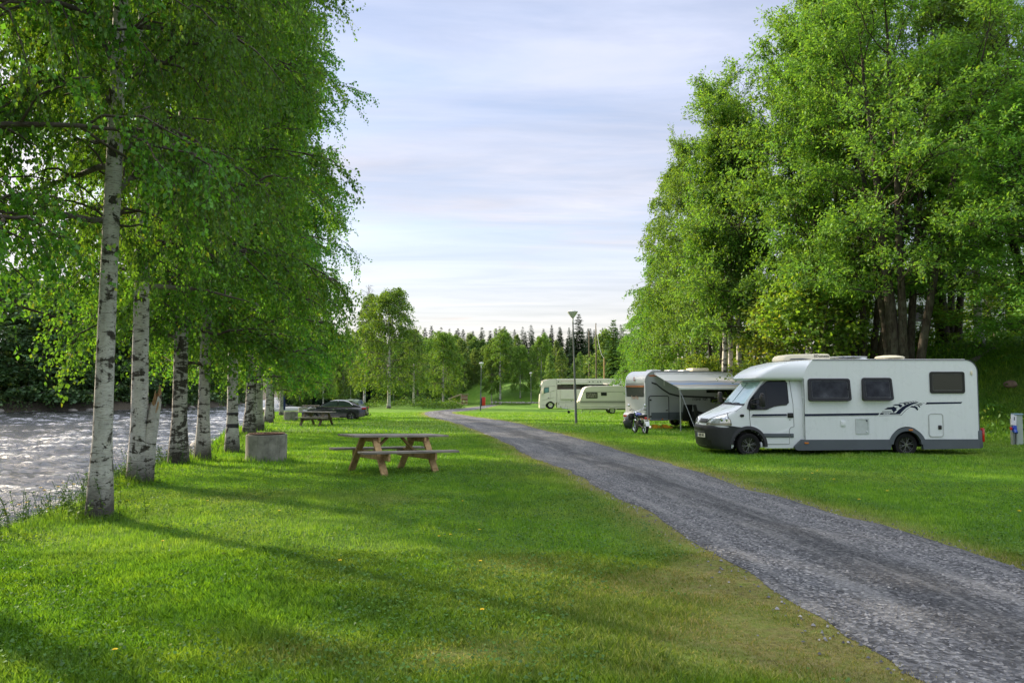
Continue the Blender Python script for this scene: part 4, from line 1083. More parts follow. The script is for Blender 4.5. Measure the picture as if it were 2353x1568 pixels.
M_DALLOY = plain('dark_alloy', (.22, .225, .23), .25, .8, .5, 0, .1)
def wheel(parent, c, r, w, rim_r, spokes=6, tyre=M_TYRE, rim=M_ALLOY, base=M_BALLOY, side=-1, double=True, name='wheel'):
    """a wheel whose axis is y; side=-1 shows its face towards -y"""
    o = bpy.data.objects.new(name, None); COL.objects.link(o); o.parent = parent; o.location = c
    b = MB(); prof = [(rim_r, -w/2*.9), (rim_r+.02, -w/2), (r*.93, -w/2), (r*.985, -w/2+.025), (r, -w/2+.06), (r, w/2-.06), (r*.985, w/2-.025), (r*.93, w/2), (rim_r, w/2)]
    b.lathe(prof, axis='y', n=40)
    for k in range(3): b.lathe([(r*1.001, -w*.3+w*.3*k), (r*1.006, -w*.28+w*.3*k), (r*1.001, -w*.26+w*.3*k)], axis='y', n=40)
    b.build('tyre', tyre, o, True)
    m = MB(); f = side*w/2
    m.lathe([(rim_r, f*.95), (rim_r*1.01, f*1.0), (rim_r*.93, f*.98), (rim_r*.90, f*.72), (rim_r*.86, f*.3), (.001, f*.3)], axis='y', n=40); m.build('rim', base, o, True)
    s = MB()
    for k in range(spokes):
        a = 2*pi*k/spokes+.26
        for dd in ((-.16, .16) if double else (0,)):
            p0 = Vector((cos(a)*rim_r*.22, f*.86, sin(a)*rim_r*.22)); p1 = Vector((cos(a+dd)*rim_r*.93, f*.93, sin(a+dd)*rim_r*.93))
            s.beam(p0, p1, rim_r*(.055 if double else .20), .02, (0, 1, 0), .004)
    s.cyl((0, f*.7, 0), (0, f*.93, 0), rim_r*.24, 16)
    s.build('spokes', rim, o)
    return o

def plate_obj(parent, m, w, h, txt, tsize, name='number_plate', lines=None, blue=True):
    """number plate lying in the xy plane of m, facing +z"""
    P = MB().prism(rrect(-w/2, w/2, -h/2, h/2, .012, 3), 0, .006, 'z'); P.v = [tuple(m @ Vector(v)) for v in P.v]
    o = P.build(name, M_PLATE, parent)
    if blue:
        B = MB().box((-w/2+w*.045, 0, .007), (w*.085, h*.94, .003)); B.v = [tuple(m @ Vector(v)) for v in B.v]; B.build('blue_band', M_BLUE, o)
    L = MB()
    for k, (tx, dy) in enumerate(lines or [(txt, 0)]):
        q = text_mb(tx, tsize, m @ Matrix.Translation((w*.04, dy, .0075)), .0008, .82, .004); L.add(q.v, q.f)
    L.build('lettering', M_LETTER, o)
    return o

# ================================================================ the white motorhome
MHX, MHY, MHZ = 5.90, 21.3, -.325
mh = thing('white_motorhome', 'white low profile motorhome with navy tyre track decal parked broadside, beside the gravel road', 'motorhome', (MHX, MHY, MHZ), R(.6))
YC = 1.08
ZF = [.18, .30, .55, .80, .88, 1.0, 1.08, 1.14, 1.22, 1.32, 1.40, 1.46, 1.50, 2.17, 2.3]
XF = [-.17, -.25, -.29, -.30, -.28, -.25, -.20, -.10, .08, .32, .52, .66, .72, 1.27, 1.375]
CF = [.60, .62, .64, .64, .64, .62, .58, .52, .44, .32, .22, .14, .10, .10, .10]
def hw(z): return 1.0-.02*((z-.75)/.6)**2*(z < 1.35)-(.02+.13*((z-1.35)/.85)**1.2 if z > 1.35 else 0)
def xf(z): return float(np.interp(z, ZF, XF))
def cf(z): return float(np.interp(z, ZF, CF))
def cab(s, z, off=0, near=1):
    """cab surface: s in 0..1 wraps from the nose to the corner, beyond 1 runs back along the side in metres"""
    h, c, x0 = hw(z), cf(z), xf(z); n = 2.5
    def pt(s):
        if s <= 1:
            a = s*pi/2; return Vector((x0+c*(1-max(0, cos(a))**(2/n)), -h*max(0, sin(a))**(2/n)))
        return Vector((x0+c+s-1, -h))
    p = pt(s)
    if off:
        q = pt(s+.02)-pt(max(0, s-.02)); q = Vector((-q.y, q.x)); q = q.normalized() if q.length > 1e-9 else Vector((-1, 0))
        if q.x > .2 or (s > .5 and q.y > 0): q = -q
        p = p+q*off
    return Vector((p.x, YC+p.y*near, z))
def s_at_x(x, z): return 1+x-xf(z)-cf(z)
def s_at_y(y, z):
    """s for a point on the nose y metres off the centre line"""
    return math.asin(min(1, (abs(y)/hw(z))**1.25))/(pi/2)
zl = list(np.linspace(.24, 1.05, 22))+list(np.linspace(1.08, 1.5, 22))+list(np.linspace(1.56, 2.24, 12))
b = MB()
WCX, WCZ, ARCH = .896, .33, .445
for near in (1, -1):
    rows = []
    for z in zl:
        ss = list(np.linspace(0, 1, 17)); L = 2.52-(xf(z)+cf(z)); ss += [1+L*k/44 for k in range(1, 45)]
        rows.append([cab(s, z, 0, near) for s in ss])
    n, m_ = len(rows), len(rows[0]); V = [p for r in rows for p in r]; F = []
    for i in range(n-1):
        for j in range(m_-1):
            q = [i*m_+j, (i+1)*m_+j, (i+1)*m_+j+1, i*m_+j+1]; c = sum((V[k] for k in q), Vector())/4
            if j >= 10 and abs(c.y-YC) > .75 and math.hypot(c.x-WCX, c.z-WCZ) < ARCH: continue
            F.append(q)
    b.add(V, F)
b.build('cab_body', M_WHITE, mh, True, angle=50)
w = MB()          # wheel wells and floor
for cx_, cz_, r_ in ((WCX, WCZ, .46), (5.44, .36, .44)):
    for y0, y1 in ((.10, .45), (1.71, 2.06)):
        w.lathe([(r_, y0), (r_, y1), (.001, y1 if y0 < 1 else y0)] if y0 < 1 else [(r_, y1), (r_, y0), (.001, y0)], (cx_, 0, cz_), 'y', 24, 0, pi)
w.box((3.7, YC, .36), (6.9, 1.5, .20))
w.build('underbody', M_BLACKP, mh)
def patch(s0, s1, z0, z1, off, ns=10, nz=8, near=(1,)):
    """piece of the cab skin; s0,s1 may be functions of z"""
    b = MB()
    for nr in near:
        rows = []
        for i in range(nz+1):
            z = z0+(z1-z0)*i/nz; a = s0(z) if callable(s0) else s0; e = s1(z) if callable(s1) else s1
            rows.append([cab(a+(e-a)*j/ns, z, off, nr) for j in range(ns+1)])
        b.grid(rows)
    return b
# bumper, arch mouldings
bp = MB()
for nr in (1, -1):
    rows = []
    for i in range(13):
        z = .20+.68*i/12; e = s_at_x(WCX-math.sqrt(max(.0, .50**2-(z-WCZ)**2)) if abs(z-WCZ) < .5 else .40, z); rows.append([cab(e*j/24, z, .022*(1 if .03 < i/12 < .97 else .3), nr) for j in range(25)])
    bp.grid(rows)
bump = bp.build('front_bumper', M_DGREY, mh, True)
for y in (.055, 2.105):
    ar = MB()
    N = 26; o0, i0 = [], []
    for k in range(N+1):
        a = pi*(-.03+1.02*k/N); o0.append((WCX+.545*cos(a), WCZ+.545*sin(a))); i0.append((WCX+.40*cos(a), WCZ+.40*sin(a)))
    s_ = -1 if y < 1 else 1
    ar.grid([[Vector((p[0], y+.05*-s_*.0, p[1])) for p in o0], [Vector((o_[0]*.4+i_[0]*.6, y+s_*.02, o_[1]*.4+i_[1]*.6)) for o_, i_ in zip(o0, i0)], [Vector((p[0], y-s_*.08, p[1])) for p in i0]])
    ar.build('wheel_arch_trim', M_DGREY, mh, True)
sl_ = MB()          # openings in the bumper
sl_.add(patch(0, lambda z: s_at_y(.42, z), .70, .785, .026, near=(1, -1)).v, []); sl_ = MB()
for z0, z1, y in ((.70, .79, .46), (.30, .335, .56), (.36, .395, .56), (.42, .455, .56)):
    q = patch(0, lambda z, y=y: s_at_y(y, z), z0, z1, .027, near=(1, -1)); sl_.add(q.v, q.f)
q = patch(lambda z: s_at_y(.66, z), lambda z: s_at_y(.78, z), .33, .46, .027, near=(1, -1)); sl_.add(q.v, q.f)
sl_.build('air_intake', M_BLACKP, bump)
ch = MB()
for z in (.683, .278): q = patch(0, lambda z: s_at_y(.58, z), z, z+.018, .034, near=(1, -1)); ch.add(q.v, q.f)
ch.build('bumper_lip', plain('grey_lip', (.20, .20, .21), .4), bump, True)
gq = MB(); q = patch(lambda z: s_at_y(.10+.04*(1.07-z)/.13, z), lambda z: s_at_y(.60, z), .945, 1.065, .010, near=(1, -1)); gq.add(q.v, q.f); gri = gq.build('grille', M_BLACKP, mh)
gs = MB()
for z in (.968, .998, 1.028): q = patch(lambda z: s_at_y(.12, z), lambda z: s_at_y(.59, z), z, z+.010, .020, near=(1, -1)); gs.add(q.v, q.f)
gs.build('grille_bar', plain('grille_bar_grey', (.16, .16, .165), .4), gri)
em = MB(); cxm = Vector((xf(1.0)-.02, YC, 1.0))
for a, c in (((0, .105), (.062, 0)), ((.062, 0), (0, -.105)), ((0, -.105), (-.062, 0)), ((-.062, 0), (0, .105))):
    em.beam(cxm+Vector((0, a[0], a[1])), cxm+Vector((0, c[0], c[1])), .028, .03, (1, 0, 0), .005)
em.build('diamond_emblem', M_CHROME, mh)
# lamps
hl0 = lambda z: np.interp(z, [.965, 1.05, 1.14, 1.20, 1.245], [s_at_y(.60, .965), s_at_y(.66, 1.05), s_at_y(.77, 1.14), s_at_y(.86, 1.20), s_at_y(.93, 1.245)])
hl1 = lambda z: np.interp(z, [.965, 1.05, 1.14, 1.20, 1.245], [s_at_x(.40, .965), s_at_x(.385, 1.05), s_at_x(.345, 1.14), s_at_x(.30, 1.20), s_at_x(.24, 1.245)])
for nr in (1, -1):
    h = patch(hl0, hl1, .965, 1.245, .012, 16, 12, (nr,)).build('headlight', M_LENS, mh, True)
    r_ = MB()
    for ss_, zz_, rr in ((.80, 1.07, .075), (.93, 1.06, .06)): r_.ball(cab(ss_, zz_, .012, nr), (rr*.5, rr*.6, rr), 14, 8)
    r_.build('reflector', M_CHROME, h, True)
    tpath = [cab(hl0(z), z, .014, nr) for z in np.linspace(.965, 1.245, 10)]+[cab(hl1(z), z, .014, nr) for z in np.linspace(1.245, .90, 12)]
    MB().tube(tpath, .009, 6).build('lamp_surround', M_DGREY, h, True)
    patch(lambda z: s_at_y(.60, z), lambda z: s_at_x(.42, z), .893, .950, .014, 14, 3, (nr,)).build('turn_signal', plain('smoked_lens', (.25, .24, .19), .12, .2, .6, .4), mh, True)
# bonnet gap, glass
MB().tube([cab(s_at_y(.93*hw(z)/hw(1.0), z) if z < 1.3 else .93, z, .003) for z in np.linspace(1.255, 1.46, 10)], .005, 5).build('bonnet_gap', M_SEAM, mh)
patch(0, .90, 1.515, 2.14, .012, 16, 10, (1, -1)).build('windscreen', M_WSCR, mh, True)
q = MB().tube([cab(.02, z, .02) for z in np.linspace(1.54, 2.12, 8)], .007, 5); q.build('screen_fold', plain('fold_shadow_seam', (.16, .24, .25), .5), mh)
q = patch(0, .97, 1.465, 1.515, .010, 16, 2, (1, -1)); q.build('scuttle', M_BLACKP, mh, True)
for y0, y1 in ((.15, .75), (-.55, .10)):
    wb = MB().tube([cab(s_at_y(abs(y0), 1.50), 1.50, .04, 1 if y0 >= 0 else -1), cab(s_at_y(.05+abs(y0+y1)/2, 1.53), 1.535, .045, 1 if y0+y1 > 0 else -1), cab(s_at_y(y1, 1.52), 1.525, .04)], .012, 6); wb.build('wiper', M_BLACKP, mh)
def side_poly(pts, name, mat, off, parent=None, thick=0, yfun=None):
    """flat shape on the near side; pts (x, z)"""
    yf = yfun or (lambda z: YC-hw(z))
    V = [Vector((x, yf(z)-off, z)) for x, z in pts]; b = MB(); b.add(V, [tuple(range(len(V)))])
    if thick:
        n = len(V); b = MB(); W_ = [v+Vector((0, thick, 0)) for v in V]; b.add(V+W_, [tuple(range(n)), tuple(range(2*n-1, n-1, -1))]+[(i, i+n, (i+1) % n+n, (i+1) % n) for i in range(n)])
    return b.build(name, mat, parent or mh)
cv = lambda cx, cy: (.002267*cx-1.088, 3.30-.002267*cy)          # photo detail -> side elevation
GLS = [cv(*p) for p in ((868, 850), (880, 800), (905, 745), (1000, 640), (1060, 572), (1130, 512), (1160, 500), (1375, 497), (1398, 520), (1402, 775), (1372, 802), (1300, 808), (1210, 822), (1150, 846), (1110, 862), (900, 866))]
dr_ = side_poly([cv(*p) for p in ((897, 870), (1120, 500), (1160, 478), (1400, 472), (1436, 500), (1456, 800), (1458, 1075), (1410, 1090), (1396, 1120), (1396, 1296), (1090, 1300), (1075, 1220), (1040, 1150), (980, 1095), (905, 1072))], 'door', M_WHITE, .006)
dseam = MB().tube([Vector((x, YC-hw(z)-.007, z)) for x, z in [cv(*p) for p in ((897, 866), (898, 970), (905, 1072))]], .006, 5)
q = MB().tube([Vector((x, YC-hw(z)-.007, z)) for x, z in [cv(*p) for p in ((1436, 500), (1450, 700), (1457, 800), (1458, 1075), (1415, 1088), (1398, 1115), (1396, 1296), (1090, 1300))]], .006, 5); dseam.add(q.v, q.f)
q = MB().tube([Vector((x, YC-hw(z)-.007, z)) for x, z in [cv(*p) for p in ((910, 735), (1000, 625), (1060, 560), (1130, 488), (1165, 474), (1400, 467), (1436, 500))]], .006, 5); dseam.add(q.v, q.f)
dseam.build('door_gap', M_SEAM, dr_)
gl_ = side_poly(GLS, 'door_window', M_GLASS, .014, dr_)
MB().tube([Vector((x, YC-hw(z)-.014, z)) for x, z in GLS+GLS[:1]], .010, 5).build('rubber_seal', M_BLACKP, gl_, True)
side_poly([cv(*p) for p in ((1130, 860), (1118, 590), (1126, 585), (1140, 858))], 'quarter_bar', M_BLACKP, .018, dr_)
MB().box((*[(cv(1416, 935)[0])], YC-hw(1.19)-.02, cv(0, 935)[1]), (.17, .04, .14), None, .02).build('handle', M_BLACKP, dr_, True)
MB().cyl((cv(1408, 0)[0], YC-hw(1.05)-.001, cv(0, 990)[1]), (cv(1408, 0)[0], YC-hw(1.05)-.015, cv(0, 990)[1]), .014, 12).build('lock', M_BLACKP, dr_)
mo = MB().box(((cv(1060, 0)[0]+cv(1394, 0)[0])/2, YC-hw(.6)-.012, cv(0, 1188)[1]), (.75, .035, .115), None, .012); mo.box(((cv(1402, 0)[0]+cv(1452, 0)[0])/2, YC-hw(.6)-.012, cv(0, 1188)[1]), (.11, .035, .115), None, .012)
mo.build('side_moulding', M_SKIRT, mh, True)
ind = MB().ball((cv(800, 0)[0], YC-hw(1.16)-.01, cv(0, 938)[1]), (.065, .03, .045), 14, 8); ind.build('side_repeater', M_BLACKP, mh, True)
side_poly([cv(*p) for p in ((920, 945), (936, 922), (1370, 916), (1370, 938))], 'navy_stripe', M_NAVY, .012, dr_)
side_poly([cv(*p) for p in ((915, 957), (918, 951), (1370, 946), (1370, 951))], 'thin_stripe', M_SEAM, .012, dr_)
# mirror
mi = MB(); base = Vector((cv(925, 0)[0], YC-hw(1.52)-.02, 1.52))
mi.box(base+Vector((.02, -.01, -.02)), (.12, .05, .22), None, .02)
mb_ = Vector((cv(1075, 0)[0]-.15, -.26, cv(0, 760)[1]))
for dz in (.10, -.05): mi.tube([base+Vector((0, 0, dz*.8)), base*.5+mb_*.5+Vector((0, -.02, dz)), mb_+Vector((0, 0, dz))], [.022, .018, .018], 8)
mi.box(mb_+Vector((0, 0, .02)), (.13, .22, .36), None, .05); mi.ball(mb_+Vector((0, 0, .20)), (.055, .10, .05), 14, 8)
mi.build('wing_mirror', M_BLACKP, mh, True)
mi2 = MB(); e = Vector((.78, 2.42, 1.66)); mi2.box(e, (.13, .2, .36), None, .05); mi2.tube([Vector((.95, 2.0, 1.6)), e], .02, 8); mi2.build('wing_mirror', M_BLACKP, mh, True)
# roof pod over the cab
PZ = [2.185, 2.215, 2.25, 2.34, 2.48, 2.63, 2.735, 2.775]; PX = [1.04, .97, .95, 1.01, 1.20, 1.51, 1.98, 2.60]; PH = [1.0, 1.05, 1.075, 1.08, 1.07, 1.02, .92, .80]; PC = [.30, .34, .36, .38, .42, .44, .40, .15]
rows = []; b = MB()
zz_ = [2.185, 2.20, 2.215, 2.23, 2.25, 2.29, 2.34, 2.40, 2.48, 2.55, 2.63, 2.69, 2.735, 2.76, 2.775]
for nr in (1, -1):
    rows = []
    for z in zz_:
        h, c, x0 = (float(np.interp(z, PZ, a)) for a in (PH, PC, PX)); r = []
        for k in range(17):
            a = k/16*pi/2; r.append(Vector((x0+c*(1-max(0, cos(a))**.8), YC-nr*h*max(0, sin(a))**.8, z)))
        xe = 2.78
        for k in range(1, 11):
            x = x0+c+(xe-x0-c)*k/10; r.append(Vector((x, YC-nr*h, z)))
        rows.append(r)
    rows.insert(0, [Vector((p.x*.5+2.5*.5, YC+(p.y-YC)*.6, 2.20)) for p in rows[0]])
    rows.append([Vector((p.x, YC, 2.785)) for p in rows[-1]])
    b.grid(rows)
pod = b.build('roof_pod', M_WHITE, mh, True, angle=60)
lg = MB()           # swallow badge on the pod front: three winged strokes
for k in range(3):
    o_ = Vector((1.42+.09*k, YC-.62+.06*k, 2.60+.022*k))
    lg.add([o_+Vector((-.06, .10, -.03)), o_+Vector((.01, .0, .005)), o_+Vector((.02, -.02, .01)), o_+Vector((-.015, .03, -.008))], [(0, 1, 2, 3)]); lg.add([o_, o_+Vector((.10, -.08, .03)), o_+Vector((.02, -.03, .008))], [(0, 1, 2)])
for v in range(len(lg.v)): p = lg.v[v]; lg.v[v] = (p[0], p[1], float(np.interp(p[0]-.0, [1.2, 1.51, 1.75, 1.98], [2.52, 2.66, 2.725, 2.76]))+.012)
lg.build('swallow_badge', plain('teal_grey_decal', (.10, .20, .24), .4), pod)
# living box
BX = [(2.49, .46), (2.49, 2.25), (2.53, 2.42), (2.62, 2.60), (2.76, 2.775)]
BX += [(7.20+.34*sin(a), 2.435+.34*cos(a)) for a in np.linspace(0, pi/2, 10)]
BX += [(7.54, .46)]+[(5.44+.5*cos(a), .36+.5*sin(a)) for a in np.linspace(.2, pi-.2, 18)]
b = MB().prism(BX[::-1], 0, 2.16, 'y'); box_o = b.build('living_box', M_PANEL, mh)
tr_ = MB().tube([Vector((x, -.004, z)) for x, z in [(2.76, 2.768), (4, 2.768), (7.20, 2.768)]+[(7.20+.335*sin(a), 2.435+.335*cos(a)) for a in np.linspace(0, pi/2, 8)]+[(7.535, 1.5), (7.535, .5)]], .012, 6); tr_.build('edge_trim', M_SKIRT, mh, True)
MB().box((5.0, .03, 2.785), (4.4, .05, .03), None, .008).build('roof_rail', M_SILVER, mh, True)
seam = MB().box((2.50, .03, 1.35), (.012, .075, 1.75)); seam.build('cab_gap', M_SEAM, mh)
# skirts
for y0, y1 in ((-.016, .10), (2.06, 2.176)):
    sk = MB().prism([(2.19, .285), (2.40, .49), (5.0, .495), (4.96, .21), (2.30, .185), (2.22, .21)], y0, y1, 'y'); sk.prism([(5.90, .21), (5.88, .50), (7.54, .50), (7.54, .24)], y0, y1, 'y')
    o_, i_ = [], []
    for k in range(21):
        a = pi*(.98-.96*k/20); o_.append((5.44+.535*cos(a), .33+.505*sin(a))); i_.append((5.44+.405*cos(a), .33+.405*sin(a)))
    for k in range(20): sk.prism([o_[k], o_[k+1], i_[k+1], i_[k]], y0-.008, y1, 'y')
    sk.build('side_skirt', M_SKIRT, mh)
sill = MB().box((1.75, YC, .33), (1.0, 1.93, .16), None, .03); sill.build('sill', M_WHITE, mh, True)
rb = MB().box((7.56, YC, .50), (.16, 2.2, .52), None, .05); rb.build('rear_bumper', M_SKIRT, mh, True)
for y in (.03, 2.13): MB().box((7.64, y, .62), (.07, .12, .40), None, .02).build('tail_lamp', M_RED, mh, True)
for x, z in ((2.53, .395), (5.54, .765)): MB().box((x, -.030, z), (.12, .02, .045), None, .008).build('side_marker', M_ORANGE, mh, True)
for y in (.03, 2.13): wheel(mh, (WCX, y+(.12 if y < 1 else -.12), WCZ), .335, .22, .215, 6, rim=M_DALLOY, side=-1 if y < 1 else 1)
for y in (.03, 2.13): wheel(mh, (5.44, y+(.14 if y < 1 else -.14), .335), .335, .22, .215, 6, rim=M_DALLOY, side=-1 if y < 1 else 1)
def rwin(x0, x1, z0, z1, tilt, mat, r=.07, parent=mh, y=0, name='window', out=.028):
    """framed acrylic window on the near side, hinged along its upper edge"""
    M = Matrix.Translation((0, y, z1)) @ Matrix.Rotation(-tilt, 4, 'X')
    fr = MB(); o_ = rrect(x0, x1, z0-z1, 0, r, 5); i_ = rrect(x0+.055, x1-.055, z0-z1+.055, -.055, r*.6, 5); n = len(o_)
    for yy in (-out, .0): fr.add([(a, yy, c) for a, c in o_]+[(a, yy, c) for a, c in i_], [(k, (k+1) % n, n+(k+1) % n, n+k) for k in range(n)])
    fr.add([(a, -out, c) for a, c in o_]+[(a, 0, c) for a, c in o_], [(k, (k+1) % n, n+(k+1) % n, n+k) for k in range(n)])
    fr.add([(a, -out, c) for a, c in i_]+[(a, -out+.012, c) for a, c in i_], [(k, (k+1) % n, n+(k+1) % n, n+k) for k in range(n)])
    if tilt:       # the dark reveal behind an opened window
        fr.add([(a, .0, c) for a, c in o_]+[(a, .0+math.tan(tilt)*(-c)+.004, c) for a, c in o_], [(k, (k+1) % n, n+(k+1) % n, n+k) for k in range(n)])
    fr.v = [tuple(M @ Vector(v)) for v in fr.v]
    w_ = fr.build(name, M_BLACKP, parent)
    p = MB(); p.add([(a, -out+.010, c) for a, c in i_], [tuple(range(n))]); p.v = [tuple(M @ Vector(v)) for v in p.v]; p.build('pane', mat, w_)
    iv = MB(); ins = rrect(x0+.085, x1-.085, z0-z1+.085, -.085, r*.5, 4)
    iv.tube([tuple(M @ Vector((a, -out+.008, c))) for a, c in ins+ins[:1]], .006, 4); iv.build('inner_seal', plain('seal_grey', (.09, .095, .10), .4) if 'seal_grey' not in bpy.data.materials else bpy.data.materials['seal_grey'], w_)
    if tilt:
        st_ = MB()
        for xx in (x0+.03, x1-.03): st_.beam((xx, -.005, z0+.10), tuple(M @ Vector((xx, -.01, z0-z1+.06))), .015, .01)
        st_.build('stay', M_BLACKP, w_)
    return w_
rwin(2.61, 3.82, 1.59, 2.235, R(9), M_PANE); rwin(4.165, 5.03, 1.60, 2.255, R(10), M_PANE); rwin(6.14, 7.15, 1.81, 2.435, 0, M_BLIND)
# decals on the box
def side_flat(polys, name, mat, parent=box_o, y=-.0035):
    b = MB()
    for p in polys: b.add([(x, y, z) for x, z in p], [tuple(range(len(p)))])
    return b.build(name, mat, parent)
gv = lambda cx, cy: ((3440+cx/11.765-2800)*.007255, (1785-1540-cy/11.765)*.007255)
TR = [[(40, 930), (90, 850), (800, 850), (900, 740), (1100, 580), (1350, 440), (1600, 370), (1850, 340), (1885, 355), (1800, 390), (1550, 480), (1300, 610), (1130, 760), (1060, 830), (990, 910)],
      [(250, 690), (430, 595), (610, 580), (720, 540), (770, 600), (900, 590), (810, 650), (855, 710), (690, 840), (600, 690)], [(650, 500), (780, 450), (930, 450), (1000, 435), (1050, 470), (1130, 475), (1080, 510), (1120, 555), (1000, 605), (920, 510)],
      [(930, 405), (1030, 380), (1150, 385), (1210, 375), (1320, 415), (1290, 460), (1220, 490), (1160, 410)], [(1170, 350), (1380, 350), (1470, 385), (1400, 415)], [(1350, 325), (1500, 318), (1590, 358), (1540, 375), (1480, 345)], [(1550, 310), (1640, 305), (1700, 330), (1650, 345)], [(1680, 310), (1760, 305), (1800, 325), (1750, 335)],
      [(1450, 575), (1560, 520), (1660, 535), (1700, 510), (1760, 560), (1845, 590), (1815, 625), (1865, 680), (1815, 745), (1700, 620)], [(1670, 460), (1790, 450), (1850, 465), (1940, 510), (1920, 540), (1955, 580), (1915, 605), (1830, 500)], [(1800, 405), (1900, 420), (1990, 460), (2025, 500), (2005, 520), (1930, 470)], [(1900, 380), (2000, 400), (2080, 460), (2060, 470), (1990, 430)], [(2000, 360), (2080, 380), (2170, 400), (2160, 410), (2100, 395)]]
side_flat([[gv(*p) for p in q] for q in TR], 'tyre_track_decal', M_NAVY)
side_flat([[gv(150, 810), gv(150, 780), gv(600, 775), gv(600, 805)], [gv(0, 985), gv(0, 972), gv(1040, 952), gv(1045, 968)], [gv(1045, 968), gv(1035, 950), gv(1300, 690), gv(1450, 592), (gv(1455, 602)), gv(1310, 702)]], 'fine_decal_line', M_SEAM)
side_flat([[(2.51, 1.165), (2.51, 1.222), (4.665, 1.250), (4.63, 1.192)], [(2.51, 1.150), (2.51, 1.158), (4.62, 1.184), (4.615, 1.176)]][:1], 'navy_stripe', M_NAVY)
side_flat([[(2.51, 1.148), (2.51, 1.157), (4.62, 1.184), (4.615, 1.175)]], 'thin_stripe', M_SEAM)
side_flat([[(6.0, 1.50), (6.04, 1.553), (7.07, 1.567), (7.03, 1.520)]], 'rear_stripe', M_NAVY)
TX = lambda x, y, z, rz=0: Matrix.Translation((x, y, z)) @ Matrix.Rotation(rz, 4, 'Z') @ Matrix.Rotation(pi/2, 4, 'X')
text_mb('SCOUT', .050, TX(gv(365, 0)[0], -.006, gv(0, 890)[1]-.002), .0006, 1.15, .002, .2).build('lettering', M_WHITE, box_o)
# hatches
def hatch(x0, x1, z0, z1, r, name, border=.022, mat=M_WHITE, parent=mh):
    h = MB(); o_ = rrect(x0, x1, z0, z1, r, 4); i_ = rrect(x0+border, x1-border, z0+border, z1-border, r*.7, 4); n = len(o_)
    h.add([(a, -.016, c) for a, c in o_]+[(a, -.016, c) for a, c in i_]+[(a, -.001, c) for a, c in o_]+[(a, -.006, c) for a, c in i_],
          [(k, (k+1) % n, n+(k+1) % n, n+k) for k in range(n)]+[(k, (k+1) % n, 2*n+(k+1) % n, 2*n+k) for k in range(n)]+[(n+k, n+(k+1) % n, 3*n+(k+1) % n, 3*n+k) for k in range(n)])
    h.add([(a, -.006, c) for a, c in i_], [tuple(range(n))]); return h.build(name, mat, parent)
h = hatch(3.96, 4.35, .65, 1.10, .035, 'service_hatch', .040, plain('hatch_frame_grey', (.50, .54, .54), .45)); MB().cyl((4.285, -.004, 1.035), (4.285, -.03, 1.035), .022, 12).build('lock', M_SKIRT, h)
MB().cyl((4.285, -.004, .72), (4.285, -.03, .72), .022, 12).build('lock', M_WHITE, h)
h = hatch(6.07, 6.50, .56, 1.24, .09, 'storage_door', .025, plain('trim_grey', (.45, .47, .46), .4)); MB().box((6.39, -.02, .84), (.10, .03, .12), None, .015).build('lock', M_BLACKP, h, True)
hp = MB(); hp.add([(a, -.0085, c) for a, c in rrect(6.098, 6.472, .588, 1.212, .06, 4)], [tuple(range(20))]); 
hp = MB(); pp = rrect(6.098, 6.472, .588, 1.212, .06, 4); hp.add([(a, -.0085, c) for a, c in pp], [tuple(range(len(pp)))]); hp.build('door_panel', M_WHITE, h)
MB().box((3.60, -.012, .95), (.13, .03, .16), None, .01).build('socket_flap', M_WHITE, mh, True)
MB().box((7.36, -.018, 2.40), (.05, .035, .12), None, .012).build('marker_lamp', M_CREAM, mh, True)
# roof gear
ac = MB(); prof = [(2.14, 2.76), (2.15, 2.86), (2.22, 2.925), (2.34, 2.955), (2.75, 2.965), (3.2, 2.975), (3.50, 2.97), (3.56, 2.86), (3.50, 2.765)]
ac.prism(prof[::-1], .55, 1.55, 'y'); ac_o = ac.build('air_conditioner', M_CREAM, mh, True, .045, 3)
vt = MB(); vt.add([(x, .535, z) for x, z in ((2.35, 2.83), (2.7, 2.84), (3.0, 2.80), (2.3, 2.79))], [(0, 1, 2, 3)]); vt.build('vent_slot', M_SKIRT, ac_o)
text_mb('Dometic', .105, TX(3.30, .545, 2.905), .001, 1.1, .002).build('lettering', M_LETTER, ac_o)
bx_ = MB()
for (a0, a1, c0, c1) in ((3.045, 3.085, 2.935, 2.943), (3.045, 3.085, 2.868, 2.876), (3.045, 3.053, 2.868, 2.943), (3.077, 3.085, 2.868, 2.943), (3.055, 3.075, 2.90, 2.91)): bx_.box(((a0+a1)/2, .546, (c0+c1)/2), (a1-a0, .004, c1-c0))
bx_.build('square_logo', M_LETTER, ac_o)
sd_ = MB().lathe([(.001, .10), (.30, .095), (.36, .105), (.58, .115), (.58, .125), (.36, .13), (.30, .14), (.001, .15)], (4.2, 1.0, 2.77), 'z', 28); sd_.lathe([(.17, 0), (.13, .06), (.26, .10)], (4.2, 1.0, 2.775), 'z', 20)
sd_.build('satellite_dish', M_WHITE, mh, True)
MB().lathe([(.17, 0), (.18, .04), (.13, .075), (.001, .085)], (4.48, .6, 2.775), 'z', 20).build('vent_cap', M_WHITE, mh, True)
dv = MB().lathe([(.40, .06), (.42, .075), (.36, .115), (.2, .14), (.001, .148)], (5.53, 1.0, 2.80), 'z', 28); dv.box((5.3, 1.0, 2.81), (.12, .5, .10)); dv.box((5.78, 1.0, 2.81), (.12, .5, .10)); dv.box((5.53, 1.0, 2.785), (.66, .6, .03))
dv.build('roof_vent', M_CREAM, mh, True)
nx = (cab(.30, .56, .05)-cab(.18, .56, .05)); yaw = atan2(nx.y, nx.x)
c0 = cab(.20, .585, .040)
mpl = Matrix.Translation(c0) @ Matrix.Rotation(yaw+pi, 4, 'Z') @ Matrix.Rotation(pi/2, 4, 'X')
